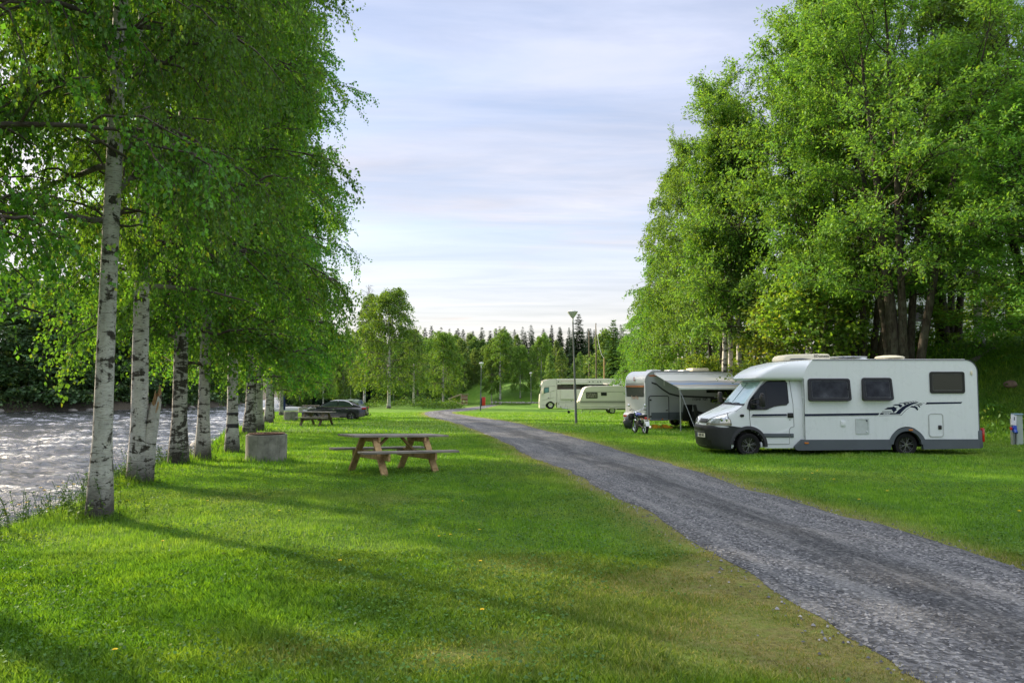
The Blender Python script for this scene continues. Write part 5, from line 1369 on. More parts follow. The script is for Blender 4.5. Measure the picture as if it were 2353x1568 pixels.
if (mpl.to_3x3() @ Vector((0, 0, 1))).x > 0: mpl = Matrix.Translation(c0) @ Matrix.Rotation(yaw, 4, 'Z') @ Matrix.Rotation(pi/2, 4, 'X')
plate_obj(mh, mpl, .50, .12, 'UED 140', .10)
# ================================================================ silver motorhome with its awning out
BP = at_depth(2524/1.7037, 983, 37.0); BZ = -.42
bm_ = thing('silver_motorhome', 'silver grey motorhome seen from its rear corner with a striped awning rolled out', 'motorhome', (6.65, 37.0, BZ), R(16.7))
M_GSIDE = plain('grey_side_panel', (.33, .345, .35), .5, .0, .4, .05, .06, 1.4); M_ROOFW = plain('white_roof', (.70, .71, .72), .35, 0, .5, .2, .05)
M_COPPER = plain('copper_decal', (.42, .15, .06), .4)
L_, Wb, Hb = 6.1, 2.25, 2.86
prof = [(.10, .42), (0, .55), (0, 2.30)]+[(.52-.52*cos(a), 2.34+.52*sin(a)) for a in np.linspace(.12, pi/2, 9)]+[(4.4, 2.86), (4.9, 2.72), (5.1, 2.2), (5.1, .42)]
MB().prism(prof[::-1], 0, Wb, 'y').build('living_box', M_GSIDE, bm_)
sh = MB(); rr_ = [(-.008, 2.26)]+[(.52-.535*cos(a), 2.34+.535*sin(a)) for a in np.linspace(.05, pi/2, 10)]+[(4.4, 2.875)]
sh.grid([[Vector((x, y, z)) for x, z in rr_] for y in (-.006, .08, Wb-.08, Wb+.006)]); sh.build('roof_shell', M_ROOFW, bm_, True)
co_ = MB()
for y in (.035, Wb-.035): co_.box((-.006, y, 1.42), (.03, .10, 1.70), None, .02)
co_.build('rear_corner_trim', M_ROOFW, bm_, True)
rp = MB().box((-.012, Wb/2, 1.05), (.03, Wb-.16, 1.02)); rp.build('rear_panel', M_SILVER, bm_)
MB().box((-.02, Wb/2, 2.10), (.03, Wb-.16, .09)).build('copper_stripe', M_COPPER, bm_)
rw = MB().add([(-.022, y, z) for y, z in ((.12, 2.05), (Wb-.12, 2.05), (Wb-.16, 1.62), (Wb-.32, 1.50), (.32, 1.50), (.16, 1.62))], [(0, 1, 2, 3, 4, 5)]).build('rear_window', plain('grey_rear_glass', (.085, .085, .08), .15), bm_)
TR_ = Matrix.Translation((-.03, Wb/2, 1.52)) @ Matrix.Rotation(-pi/2, 4, 'Z') @ Matrix.Rotation(pi/2, 4, 'X')
text_mb('Travel Van', .26, TR_, .001, .75, .004, .25).build('lettering', plain('salmon_decal', (.55, .30, .22), .5), bm_)
lgo = MB(); lgo.add([(-.05, Wb/2-.0+y, z) for y, z in ((0, 2.60), (.11, 2.47), (0, 2.34), (-.11, 2.47))], [(0, 1, 2, 3)]); lgo_o = lgo.build('logo_backing', M_ROOFW, bm_)
lg2 = MB(); lg2.add([(-.056, Wb/2+y, z) for y, z in ((0, 2.59), (.085, 2.50), (-.085, 2.50))], [(0, 1, 2)]); lg2.add([(-.056, Wb/2+y, z) for y, z in ((.085, 2.44), (0, 2.35), (-.085, 2.44))], [(0, 1, 2)]); lg2.build('red_arrowhead', M_RED, lgo_o)
rbp = MB().prism([(-.14, .42), (-.16, .62), (-.06, .74), (.05, .74), (.05, .40)], -.01, Wb+.01, 'y'); rbp.build('rear_bumper', M_SILVER, bm_)
for y in (.24, Wb-.24):
    for k in range(3): MB().cyl((-.13, y+(.13*k-.13), .56), (-.175, y+(.13*k-.13), .56), .055, 14).build('tail_lamp', M_RED, bm_)
MB().box((2.6, -.012, .62), (4.6, .03, .36), None, .01).build('side_skirt', M_SKIRT, bm_)
def bhatch(x0, x1, z0, z1, name):
    h = MB(); o_ = rrect(x0, x1, z0, z1, .10, 4); V = [Vector((x, -.034, z)) for x, z in o_]; h.tube(V+V[:1], .020, 5); o = h.build(name, M_DGREY, bm_, True)
    p = MB().add([(x, -.026, z) for x, z in o_], [tuple(range(len(o_)))]); p.build('hatch_panel', M_GSIDE, o)
    for z in (z0+.20, z1-.20): MB().box((x0+.09, -.04, z), (.10, .03, .075), None, .01).build('hinge', M_BLACKP, o)
    MB().box((x1-.12, -.045, z0+.5), (.10, .03, .03)).build('handle', M_CHROME, o)
    return o
bhatch(.18, 1.28, .40, 1.62, 'garage_hatch')
for z, x in ((.46, .92),): MB().ball((x, -.035, z), (.06, .02, .03), 12, 6).build('side_marker', M_ORANGE, bm_)
MB().box((2.35, -.012, 2.22), (.95, .02, .34), None, .02).build('window', M_GLASS, bm_)
MB().box((4.05, -.012, 1.95), (1.2, .02, .36), None, .02).build('window', M_GLASS, bm_)
MB().box((1.05, -.008, 2.36), (.05, .012, .46)).build('window_trim', M_SILVER, bm_)
sw = MB(); q = [(.35, 2.28), (.62, 2.20), (.95, 1.95), (1.35, 1.72), (1.9, 1.60), (3.9, 1.52)]; sw.add([(x, -.006, z+.05) for x, z in q]+[(x, -.006, z-.04) for x, z in q], [(k, k+1, 6+k+1, 6+k) for k in range(5)]); sw.build('dark_swoosh_decal', M_DGREY, bm_)
MB().add([(.15, -.006, 2.66), (.75, -.006, 2.70), (.75, -.006, 2.61), (.28, -.006, 2.58)], [(0, 1, 2, 3)]).build('copper_stripe', M_COPPER, bm_)
text_mb('Travel Van', .26, TX(3.05, -.007, 1.46), .001, .8, .003, .25).build('lettering', M_DGREY, bm_)
MB().box((3.95, -.012, 1.40), (.55, .02, .22), None, .01).build('fridge_vent', M_BLACKP, bm_)
MB().box((4.62, -.008, 1.30), (.75, .012, 1.75), None, .004).build('door_opening', M_BLACKP, bm_)
fl = MB().prism([(2.85+.62*cos(a), .36+.50*sin(a)) for a in np.linspace(0, pi, 16)], -.03, .05, 'y'); fl.build('wheel_arch_trim', M_DGREY, bm_)
for y in (.10, Wb-.10): wheel(bm_, (2.85, y, .33), .34, .22, .20, 8, double=False, base=M_ALLOY, side=-1 if y < 1 else 1)
cb_ = MB().prism([(5.05, .40), (5.05, 2.3), (5.35, 2.15), (5.75, 1.42), (6.35, 1.15), (6.48, .85), (6.45, .40)], .12, Wb-.12, 'y'); cb_.build('cab', M_SILVER, bm_, False, .05)
for y in (.22, Wb-.22): wheel(bm_, (5.75, y-.08 if y < 1 else y+.08, .33), .34, .22, .20, 8, double=False, base=M_ALLOY, side=-1 if y < 1 else 1)
for x, w_ in ((.75, .55), (1.75, .5), (2.5, .4)): MB().box((x+.3, 1.1, 2.905), (w_, .6, .09), None, .04).build('roof_vent', M_ROOFW, bm_, True)
MB().box((3.55, 1.0, 2.95), (1.0, .7, .20), None, .07).build('air_conditioner', M_CREAM, bm_, True)
# awning: case, fabric, front bar and two legs are one thing that moves with the vehicle
aw = bpy.data.objects.new('awning', None); COL.objects.link(aw); aw.parent = bm_
MB().box((2.85, -.075, 2.72), (4.7, .14, .13), None, .03).build('case', M_ROOFW, aw, True)
t = NT('awning_fabric'); co = t.coord('Object'); sx = t.n('ShaderNodeSeparateXYZ'); t.l(co, sx.inputs[0])
yy = t.math('ADD', t.math('MULTIPLY', sx.outputs[1], -1/2.62), t.math('MULTIPLY', t.math('SINE', t.math('MULTIPLY', sx.outputs[0], 4.2)), .010))
stc = t.ramp(yy, [(.0, (.86, .86, .85)), (.47, (.86, .86, .85)), (.475, (.66, .52, .36)), (.49, (.66, .52, .36)), (.495, (.44, .47, .55)), (.60, (.46, .49, .58)), (.605, (.74, .64, .50)), (.625, (.74, .64, .50)), (.63, (.30, .42, .68)), (.74, (.28, .40, .66)), (.745, (.72, .60, .44)), (.765, (.70, .58, .43)), (.77, (.50, .49, .49)), (.88, (.54, .53, .52)), (.885, (.75, .71, .64)), (1, (.80, .78, .73))], 'LINEAR')
df = t.n('ShaderNodeBsdfDiffuse'); t.l(stc, df.inputs[0]); tl = t.n('ShaderNodeBsdfTranslucent'); t.l(stc, tl.inputs[0]); mx_ = t.n('ShaderNodeMixShader'); mx_.inputs[0].default_value = .30; t.l(df.outputs[0], mx_.inputs[1]); t.l(tl.outputs[0], mx_.inputs[2]); M_AWN = t.done(mx_.outputs[0])
fab = MB(); fab.grid([[Vector((.45+4.75*i/24, -.13-2.45*j/10, 2.70-.68*j/10-.015*sin(pi*j/10)+.004*sin(i*1.1))) for j in range(11)] for i in range(25)])
fo = fab.build('fabric', M_AWN, aw, True)
MB().box((2.83, -2.62, 2.0), (4.85, .07, .11), None, .02).build('front_bar', M_ROOFW, aw, True)
for x in (.48, 5.1):
    l = MB().tube([(x, -2.60, 1.95), (x-.01, -2.62, .02-.04)], [.033, .028], 8); l.build('leg', M_STEEL, aw, True)
    MB().tube([(x+.02, -2.60, 1.85), (x+.50, -3.15, -.0)], [.018, .016], 6).build('guy_strap', M_STEEL, aw, True)
# things under the awning
def bloc(x, y): 
    p = Matrix.Rotation(R(16.7), 3, 'Z') @ Vector((x, y, 0))+Vector((6.65, 37.0, 0)); return Vector((p.x, p.y, gz(p.x, p.y)))
ch_ = thing('folding_chair', 'tall black folding chair standing under the awning', 'chair', bloc(1.75, -.75), R(200)); 
MB().box((0, 0, .42), (.52, .48, .04), None, .02).build('seat', M_BLACKP, ch_, True); MB().box((0, .26, .82), (.52, .04, .80), (R(-10), 0, 0), .02).build('backrest', M_BLACKP, ch_, True)
for sx_ in (-.25, .25):
    MB().tube([(sx_, -.24, .44), (sx_, .22, 0)], .014, 6).build('leg', M_DGREY, ch_); MB().tube([(sx_, .24, .44), (sx_, -.22, 0)], .014, 6).build('leg', M_DGREY, ch_); MB().box((sx_, .0, .63), (.05, .46, .03), None, .01).build('armrest', M_BLACKP, ch_)
ct = thing('camping_table', 'small camping table with pale top and splayed legs under the awning', 'table', bloc(3.0, -.95), R(12))
MB().box((0, 0, .70), (1.0, .65, .03), None, .012).build('tabletop', plain('pale_tabletop', (.45, .44, .42), .4), ct, True)
for sx_ in (-.42, .42):
    for sy in (-.26, .26): MB().tube([(sx_, sy, .69), (sx_*1.02, sy*1.05, 0)], .014, 6).build('leg', M_STEEL, ct); MB().tube([(sx_, sy, .5), (sx_*.6, sy, .69)], .010, 6).build('brace', M_STEEL, ct)
ch2 = dup(ch_, bloc(2.25, -1.5), R(60), 'black folding chair half hidden behind the awning leg beside the camping table')
for k, x in enumerate((.42, .98)):
    rp_ = MB().prism([(0, 0), (.50, 0), (.50, .05), (.36, .05), (.36, .12), (.20, .12), (.20, .19), (0, .19)], 0, .22, 'y'); o = rp_.build('levelling_ramp', plain('ramp_yellow', (.62, .30, .015), .5) if k == 0 else bpy.data.materials['ramp_yellow'], None, False, .008)
    o.location = bloc(x, -.05); o.rotation_euler = (0, 0, R(16.7)); tag(o, 'yellow levelling ramp on the grass, %s one by the silver motorhome' % ('left hand' if k == 0 else 'right hand'), 'ramp', 'yellow levelling ramps')
# ================================================================ motorcycle
mp_ = at(1470, 996); mc = thing('motorcycle', 'small dark motorcycle on its stand beside the silver motorhome', 'motorcycle', mp_, R(101))
# local x forward
def mcwheel(x, name):
    o = bpy.data.objects.new(name, None); COL.objects.link(o); o.parent = mc; o.location = (x, 0, .29)
    MB().lathe([(.22, -.045), (.265, -.05), (.29, -.02), (.29, .02), (.265, .05), (.22, .045), (.22, -.045)], axis='y', n=28).build('tyre', M_TYRE, o, True)
    r_ = MB().lathe([(.22, -.03), (.20, -.03), (.20, .03), (.22, .03)], axis='y', n=28); r_.cyl((0, -.06, 0), (0, .06, 0), .05, 12)
    for k in range(10): a = 2*pi*k/10; r_.beam((cos(a)*.04, 0, sin(a)*.04), (cos(a)*.21, 0, sin(a)*.21), .012, .012)
    r_.build('rim', M_ALLOY, o); return o
mcwheel(-.60, 'wheel'); mcwheel(.62, 'wheel')
fr = MB().tube([(-.60, .09, .29), (-.25, .09, .38), (.05, .08, .42), (.42, .04, .80)], .025, 6); fr.tube([(-.60, -.09, .29), (-.25, -.09, .38), (.05, -.08, .42), (.42, -.04, .80)], .025, 6); fr.tube([(.45, 0, .85), (.1, 0, .74), (-.55, 0, .70)], .03, 6); fr.build('frame', M_BLACKP, mc, True)
MB().box((.05, 0, .44), (.36, .26, .30), None, .05).build('engine', M_DGREY, mc, True)
MB().ball((.16, 0, .80), (.27, .14, .12), 16, 10).build('fuel_tank', plain('metallic_blue', (.01, .03, .22), .2, .3, .5, .5), mc, True)
MB().box((-.32, 0, .78), (.58, .24, .10), (0, R(4), 0), .05).build('seat', M_BLACKP, mc, True)
for sy in (-.075, .075): MB().tube([(.62, sy, .29), (.40, sy, .92)], .022, 8).build('fork', M_CHROME, mc, True)
fd = MB(); fd.grid([[Vector((.62+.325*cos(a), y, .29+.325*sin(a))) for y in (-.06, 0, .06)] for a in np.linspace(.1, 2.2, 12)]); fd.build('front_mudguard', M_CHROME, mc, True, 0, 2, .004)
fd = MB(); fd.grid([[Vector((-.60+.34*cos(a), y, .29+.34*sin(a))) for y in (-.08, 0, .08)] for a in np.linspace(.7, 2.9, 12)]); fd.build('rear_mudguard', M_WHITE, mc, True, 0, 2, .004)
hb = MB().tube([(.22, -.36, 1.02), (.34, -.22, 1.04), (.40, -.08, .96), (.40, .08, .96), (.34, .22, 1.04), (.22, .36, 1.02)], .014, 8); hb.build('handlebar', M_CHROME, mc, True)
for sy in (-1, 1):
    MB().tube([(.20, sy*.38, 1.015), (.28, sy*.28, 1.03)], .020, 8).build('grip', M_BLACKP, mc, True)
    m_ = MB().tube([(.32, sy*.24, 1.04), (.33, sy*.34, 1.18)], .007, 6); m_.ball((.33, sy*.37, 1.22), (.02, .065, .05), 12, 8); m_.build('mirror', M_CHROME, mc, True)
MB().ball((.50, 0, .86), (.10, .10, .10), 14, 10).build('headlight', M_CHROME, mc, True)
MB().box((-.70, 0, .70), (.07, .12, .10), None, .02).build('tail_lamp', M_RED, mc, True)
for sy in (-1, 1): MB().ball((-.70, sy*.14, .66), (.03, .04, .03), 10, 6).build('turn_signal', M_ORANGE, mc, True)
plate_obj(mc, Matrix.Translation((-.80, 0, .54)) @ Matrix.Rotation(-pi/2, 4, 'Z') @ Matrix.Rotation(R(80), 4, 'X'), .24, .19, '', .085, lines=[('ATR', .045), ('095', -.045)], blue=False)
MB().tube([(.1, -.14, .36), (-.3, -.17, .30), (-.72, -.18, .34)], [.03, .045, .05], 10).build('exhaust', M_CHROME, mc, True)
MB().tube([(-.05, .12, .30), (-.12, .32, .0)], .012, 6).build('side_stand', M_DGREY, mc)
MB().box((.50, .20, .72), (.22, .26, .30), (0, R(20), .3), .08).build('leg_shield', M_BLACKP, mc, True)
bag = MB().ball((0, 0, .30), (.34, .26, .36), 14, 10)
for i, p in enumerate(bag.v): q = 1+.5*(vnoise(p[0]*6+3, p[2]*5+p[1]*4, 5)-.5); bag.v[i] = (p[0]*q, p[1]*q, max(0, p[2]*(1+.25*(vnoise(p[0]*8, p[1]*8, 6)-.5))))
o = bag.build('rain_cover', plain('dark_tarpaulin', (.035, .037, .042), .35), None, True); o.location = at(1448, 984); tag(o, 'crumpled dark rain cover heaped on the grass left of the motorcycle', 'cover')
# ================================================================ caravan and truck motorhome
cp = on_ground(1405, 75); cv_ = thing('caravan', 'cream touring caravan with grey stripes resting on its jockey wheel', 'caravan', cp, R(1.5))
k = .00991; cc = lambda cx, cy: ((cx-905)*k, (612-cy)*k)
PR = [(578, 566), (572, 480), (590, 430), (612, 375), (628, 350), (655, 337), (705, 331), (900, 327), (1170, 327), (1215, 345), (1240, 400), (1245, 560)]
MB().prism([cc(*p) for p in PR], 0, 2.2, 'y').build('body', M_IVORY, cv_, False, .04)
MB().prism([cc(*p) for p in ((545, 566), (545, 500), (556, 482), (577, 480), (585, 520), (640, 566))], .15, 2.05, 'y').build('gas_locker', M_CREAM, cv_, False, .03)
M_CSTR = plain('grey_brown_stripe', (.10, .10, .095), .5); st_ = MB()
for y0, y1 in ((479, 483), (491, 501), (509, 511), (541, 543)): st_.add([(cc(580, 0)[0], -.006, cc(0, y0)[1]), (cc(1244, 0)[0], -.006, cc(0, y0)[1]), (cc(1244, 0)[0], -.006, cc(0, y1)[1]), (cc(577, 0)[0], -.006, cc(0, y1)[1])], [(0, 1, 2, 3)])
st_.build('stripe', M_CSTR, cv_); MB().box((cc(905, 0)[0], -.004, cc(0, 388)[1]), (6.2, .012, .03)).build('roof_joint', M_CSTR, cv_)
t = NT('net_curtain_behind_glass'); M_CURT = t.done(t.pbr(t.ramp(t.noise(t.coord('Object'), 7, 4), [(.35, (.05, .045, .04)), (.6, (.30, .27, .23))]), .1, 0, .6))
for (x0, x1, z0, z1), m in (((637, 755, 455, 395), M_CURT), ((790, 850, 428, 395), M_PANE), ((1060, 1170, 455, 395), M_PANE)):
    a, b_ = cc(x0, z0); c_, d_ = cc(x1, z1); rwin(a, c_, b_, d_, 0, m, .05, cv_)
wheel(cv_, (0, .12, .33), .33, .2, .23, 7, double=False, base=M_ALLOY); wheel(cv_, (0, 2.08, .33), .33, .2, .23, 7, double=False, base=M_ALLOY, side=1)
ar_ = MB(); ar_.grid([[Vector((.46*cos(a), y, .36+.36*sin(a)*1.0)) for y in (-.05, .12)] for a in np.linspace(.15, pi-.15, 14)]); ar_.grid([[Vector((rr*cos(a), -.05, .36+rr*.78*sin(a))) for rr in (.46, .36)] for a in np.linspace(.15, pi-.15, 14)]); ar_.build('wheel_arch_trim', M_IVORY, cv_, True)
MB().box((-.2, 1.1, .42), (5.6, 1.7, .10)).build('chassis', M_BLACKP, cv_)
h_ = MB().tube([(-3.3, 1.9, .42), (-4.7, 1.1, .50)], .05, 6); h_.tube([(-3.3, .3, .42), (-4.7, 1.1, .50)], .05, 6); h_.tube([(-4.55, 1.1, .50), (-4.95, 1.1, .52)], .055, 8); h_.tube([(-4.7, 1.1, .5), (-4.62, 1.1, .95)], .03, 6); h_.build('drawbar', M_STEEL, cv_)
j_ = MB().tube([(-4.4, 1.0, .75), (-4.4, 1.0, .2)], .03, 6); j_.build('jockey_post', M_STEEL, cv_); MB().lathe([(.001, -.05), (.13, -.05), (.15, 0), (.13, .05), (.001, .05)], (-4.3, 1.0, .14), 'y', 18).build('jockey_wheel', M_TYRE, cv_, True)
for x in (-2.9, -2.1, 2.6): MB().beam((x, .15, .42), (x-.25, .12, .0), .05, .04).build('corner_steady', M_STEEL, cv_)
rg_ = MB().box((.6, 1.0, 2.86), (.6, .6, .10), None, .04); rg_.box((2.1, 1.2, 2.86), (.5, .5, .10), None, .04); rg_.build('roof_vent', M_WHITE, cv_, True)
MB().lathe([(.001, .02), (.3, .08), (.42, .2)], (-.4, 1.0, 2.90), 'z', 20).build('satellite_dish', M_WHITE, cv_, True)
MB().cyl((cc(740, 0)[0], -.004, cc(0, 525)[1]), (cc(740, 0)[0], -.03, cc(0, 525)[1]), .07, 14).build('water_filler', M_CREAM, cv_)
# truck motorhome: k2 metres per detail pixel
ty = 104.0; tk = .03593/5.229; tp = on_ground((2050+540/5.229)/1.7037, ty)
tm = thing('truck_motorhome', 'long ivory motorhome built on a lorry cab, farthest vehicle behind the caravan', 'motorhome', (tp.x, ty, 1.7-51/1699*ty-.05), R(1))
tc_ = lambda cx, cy: ((cx-540)*tk, (803-cy)*tk)
MB().prism([tc_(*p) for p in ((672, 790), (672, 205), (700, 198), (2010, 192), (2045, 215), (2062, 270), (2066, 790))], .0, 2.5, 'y').build('body', M_IVORY, tm, False, .05)
cab_p = [(318, 795), (318, 640), (330, 510), (345, 420), (362, 300), (380, 260), (470, 215), (520, 203), (670, 200), (670, 670), (640, 690), (628, 740), (450, 740), (440, 795)]
cab_p = [(318, 795), (318, 640), (330, 510), (345, 420), (362, 300), (380, 260), (470, 215), (520, 203), (670, 200), (670, 680), (640, 682)]+[(540+105*cos(a), 760-95*sin(a)) for a in np.linspace(.2, pi-.2, 12)]+[(440, 795)]
MB().prism([tc_(*p) for p in cab_p], .02, 2.48, 'y').build('cab', M_IVORY, tm, False, .05)
wn_ = lambda pts, nm, m, y=-.012, par=tm: MB().add([(*[tc_(*p)[0]], y, tc_(*p)[1]) for p in pts], [tuple(range(len(pts)))]).build(nm, m, par)
wn_([(680, 315), (1720, 310), (1990, 308), (1990, 405), (680, 412)], 'window_band', M_GLASS, -.006)
wn_([(800, 335), (960, 332), (960, 378), (800, 380)], 'blind', M_BLIND, -.012)
wn_([(408, 378), (512, 368), (514, 468), (408, 495)], 'door_window', M_GLASS, .012); wn_([(418, 388), (505, 378), (505, 462), (418, 484)], 'curtain', plain('teal_curtain', (.13, .28, .27), .6), .006)
ws_ = MB().add([(tc_(318, 0)[0]-.012+(510-z)*.0, y, tc_(0, z)[1]) for y, z in ((.15, 505), (2.35, 505), (2.35, 515), (.15, 515))], [(0, 1, 2, 3)])
wsx = MB().add([(tc_(326, 0)[0], .12, tc_(0, 505)[1]), (tc_(326, 0)[0], 2.38, tc_(0, 505)[1]), (tc_(352, 0)[0], 2.38, tc_(0, 320)[1]), (tc_(352, 0)[0], .12, tc_(0, 320)[1])], [(0, 1, 2, 3)]); wsx.build('windscreen', M_GLASS, tm)
sl = MB().box(((tc_(750, 0)[0]+tc_(1600, 0)[0])/2, -.06, (tc_(0, 415)[1]+tc_(0, 612)[1])/2), (tc_(1600, 0)[0]-tc_(750, 0)[0], .14, tc_(0, 415)[1]-tc_(0, 612)[1]), None, .02); sl.build('slide_out', M_IVORY, tm)
MB().box(((tc_(750, 0)[0]+tc_(1290, 0)[0])/2, -.04, tc_(0, 278)[1]), (tc_(1290, 0)[0]-tc_(750, 0)[0], .1, .40), None, .02).build('awning_box', M_IVORY, tm)
MB().box(((tc_(750, 0)[0]+tc_(1060, 0)[0])/2, -.095, tc_(0, 247)[1]), (2.1, .01, .03)).build('orange_line', M_COPPER, tm)
pn = MB()
for cx in (708, 1338, 1412, 1512, 1566): pn.box((tc_(cx, 0)[0], -.008, tc_(0, 256)[1]), (.14, .02, .14))
for cx, cy in ((968, 645), (706, 702), (748, 764), (500, 584)): pn.box((tc_(cx, 0)[0], -.01, tc_(0, cy)[1]), (.18, .02, .08))
pn.build('vent_panel', M_DGREY, tm)
gp_ = MB()
for P_ in (((672, 205), (672, 680)), ((535, 460), (535, 600)), ((365, 640), (620, 570)), ((540, 460), (645, 430)), ((410, 355), (640, 340)), ((680, 675), (1100, 680)), ((360, 735), (440, 735))): gp_.tube([(tc_(*p)[0], -.006, tc_(*p)[1]) for p in P_], .014, 5)
gp_.build('panel_gap', plain('shadow_gap_grey', (.22, .20, .17), .6), tm)
mm = MB().box((tc_(390, 0)[0], -.22, tc_(0, 440)[1]), (.22, .18, .72), None, .05); mm.tube([(tc_(380, 0)[0], -.2, tc_(0, 500)[1]), (tc_(372, 0)[0], .05, tc_(0, 530)[1])], .04, 6); mm.build('wing_mirror', M_CREAM, tm, True)
MB().prism([tc_(*p) for p in ((370, 252), (372, 240), (470, 205), (475, 214))], .3, 2.2, 'y').build('sun_visor', M_IVORY, tm)
MB().box((tc_(332, 0)[0], .35, tc_(0, 350)[1]), (.16, .3, .3), None, .06).build('visor_lamp', M_CHROME, tm, True)
MB().box((tc_(318, 0)[0]-.005, .28, tc_(0, 690)[1]), (.05, .35, .5), None, .02).build('headlight', M_LENS, tm, True)
for x in (540, 1560, 1760):
    for y in (.16, 2.34): wheel(tm, (tc_(x, 0)[0], y, .50), .54, .32, .31, 8, double=False, base=M_ALLOY, side=-1 if y < 1 else 1)
MB().box((tc_(1400, 0)[0], 1.25, .62), (9.5, 2.3, .5)).build('chassis', M_BLACKP, tm)

# ================================================================ dark saloon car
def loft(stations, name, mat, parent, ny=9, angle=35):
    """stations: (x, half width, z of lower edge, z of upper edge, crown) -> closed rounded body"""
    b = MB(); rows = []
    for x, w, z0, z1, cr in stations:
        r = []
        for k in range(ny*2+1):
            a = pi*k/(ny*2); y = w*cos(a)*1.0; 
            yy = w*math.copysign(abs(cos(a))**.42, cos(a)); z = z0+(z1-z0)*abs(sin(a))**.55*1.0
            r.append(Vector((x, yy, z)))
        rows.append(r)
    b.grid(rows)
    b.add(rows[0], [tuple(range(len(rows[0])))]); b.add(rows[-1], [tuple(range(len(rows[-1])-1, -1, -1))])
    return b.build(name, mat, parent, True, angle=angle)
cpz = at(815, 962.5); car = thing('dark_grey_car', 'dark grey saloon car with a tow bar parked on the left lawn', 'car', (0, 0, 0), R(4))
M_CAR = plain('dark_grey_metallic', (.035, .037, .042), .22, .55, .5, .7, .05)
car.location = (cpz.x-3.80*cos(R(4)), cpz.y-.1, cpz.z-.05)
ST = [(-.02, .42, .42, .66, 0), (.05, .66, .26, .72, 0), (.30, .80, .20, .79, 0), (.75, .87, .19, .88, 0), (1.35, .895, .19, .96, 0), (1.9, .905, .19, .985, 0), (2.8, .905, .19, .995, 0), (3.6, .90, .20, 1.01, 0), (4.1, .88, .22, 1.02, 0), (4.45, .84, .26, 1.01, 0), (4.62, .76, .32, .98, 0), (4.70, .60, .40, .80, 0)]
loft(ST, 'body', M_CAR, car)
GH = [(1.05, .70, .90, .93, 0), (1.5, .74, .90, 1.16, 0), (2.0, .735, .92, 1.40, 0), (2.4, .72, .92, 1.475, 0), (2.9, .715, .93, 1.48, 0), (3.35, .71, .94, 1.42, 0), (3.8, .70, .95, 1.25, 0), (4.25, .68, .96, 1.02, 0)]
gh = loft(GH, 'roof', M_CAR, car)
def cside(pts, nm, mat, y, par=None):
    o = None
    for s in (-1, 1):
        q = MB().add([(x, s*(y-.10*max(0, z-1.0)), z) for x, z in pts], [tuple(range(len(pts)))]).build(nm, mat, par or car)
    return o
cside([(1.42, 1.02), (1.95, 1.33), (2.35, 1.41), (2.62, 1.42), (2.60, 1.02)], 'front_side_window', glass('car_glass', (.05, .075, .065), .03), .765); cside([(2.68, 1.02), (2.70, 1.42), (3.1, 1.40), (3.42, 1.30), (3.66, 1.10), (3.62, 1.03)], 'rear_side_window', bpy.data.materials['car_glass'], .765)
ctr = MB()
for s in (-1, 1): ctr.tube([(x, s*(.775-.10*max(0, z-1.0)), z) for x, z in ((1.38, 1.005), (2.6, 1.0), (3.66, 1.015), (3.70, 1.10), (3.44, 1.325), (3.1, 1.425), (2.6, 1.45), (2.3, 1.435))], .014, 5)
ctr.build('window_chrome', M_CHROME, car)
wsb = MB(); wsb.add([(1.12, -.62, .985), (1.12, .62, .985), (2.02, .56, 1.415), (2.02, -.56, 1.415)], [(0, 1, 2, 3)]); wsb.build('windscreen', bpy.data.materials['car_glass'], car)
wsb = MB(); wsb.add([(4.12, -.58, 1.10), (4.12, .58, 1.10), (3.40, .52, 1.425), (3.40, -.52, 1.425)], [(0, 1, 2, 3)]); wsb.build('rear_screen', bpy.data.materials['car_glass'], car)
for s in (-1, 1):
    MB().box((4.52, s*.74, .86), (.34, .10, .15), (0, R(-6), s*R(-12)), .03).build('tail_lamp', M_RED, car, True)
    MB().box((.30, s*.70, .68), (.36, .14, .14), (0, R(8), s*R(24)), .04).build('headlight', M_LENS, car, True)
    MB().box((1.55, s*.98, 1.03), (.10, .18, .13), None, .04).build('wing_mirror', M_CAR, car, True)
    MB().box((2.35, s*.905, .80), (.16, .02, .03), None, .008).build('handle', M_CHROME, car); MB().box((3.30, s*.905, .82), (.16, .02, .03), None, .008).build('handle', M_CHROME, car)
    for x in (.92, 3.64):
        MB().lathe([(.001, -.02), (.365, -.02), (.365, .02), (.001, .02)], (x, s*.885, .33), 'y', 24).build('wheel_well', M_BLACKP, car); wheel(car, (x, s*.80, .32), .325, .22, .225, 5, side=s)
    MB().box((2.28, s*.89, .24), (2.0, .04, .08), None, .02).build('sill', M_BLACKP, car)
MB().tube([(4.5, 0, .33), (4.82, 0, .30), (4.92, 0, .36), (4.92, 0, .46)], .03, 8).build('tow_bar', M_BLACKP, car, True)
MB().box((4.68, 0, .44), (.08, 1.2, .16), None, .03).build('rear_bumper', M_DGREY, car, True)
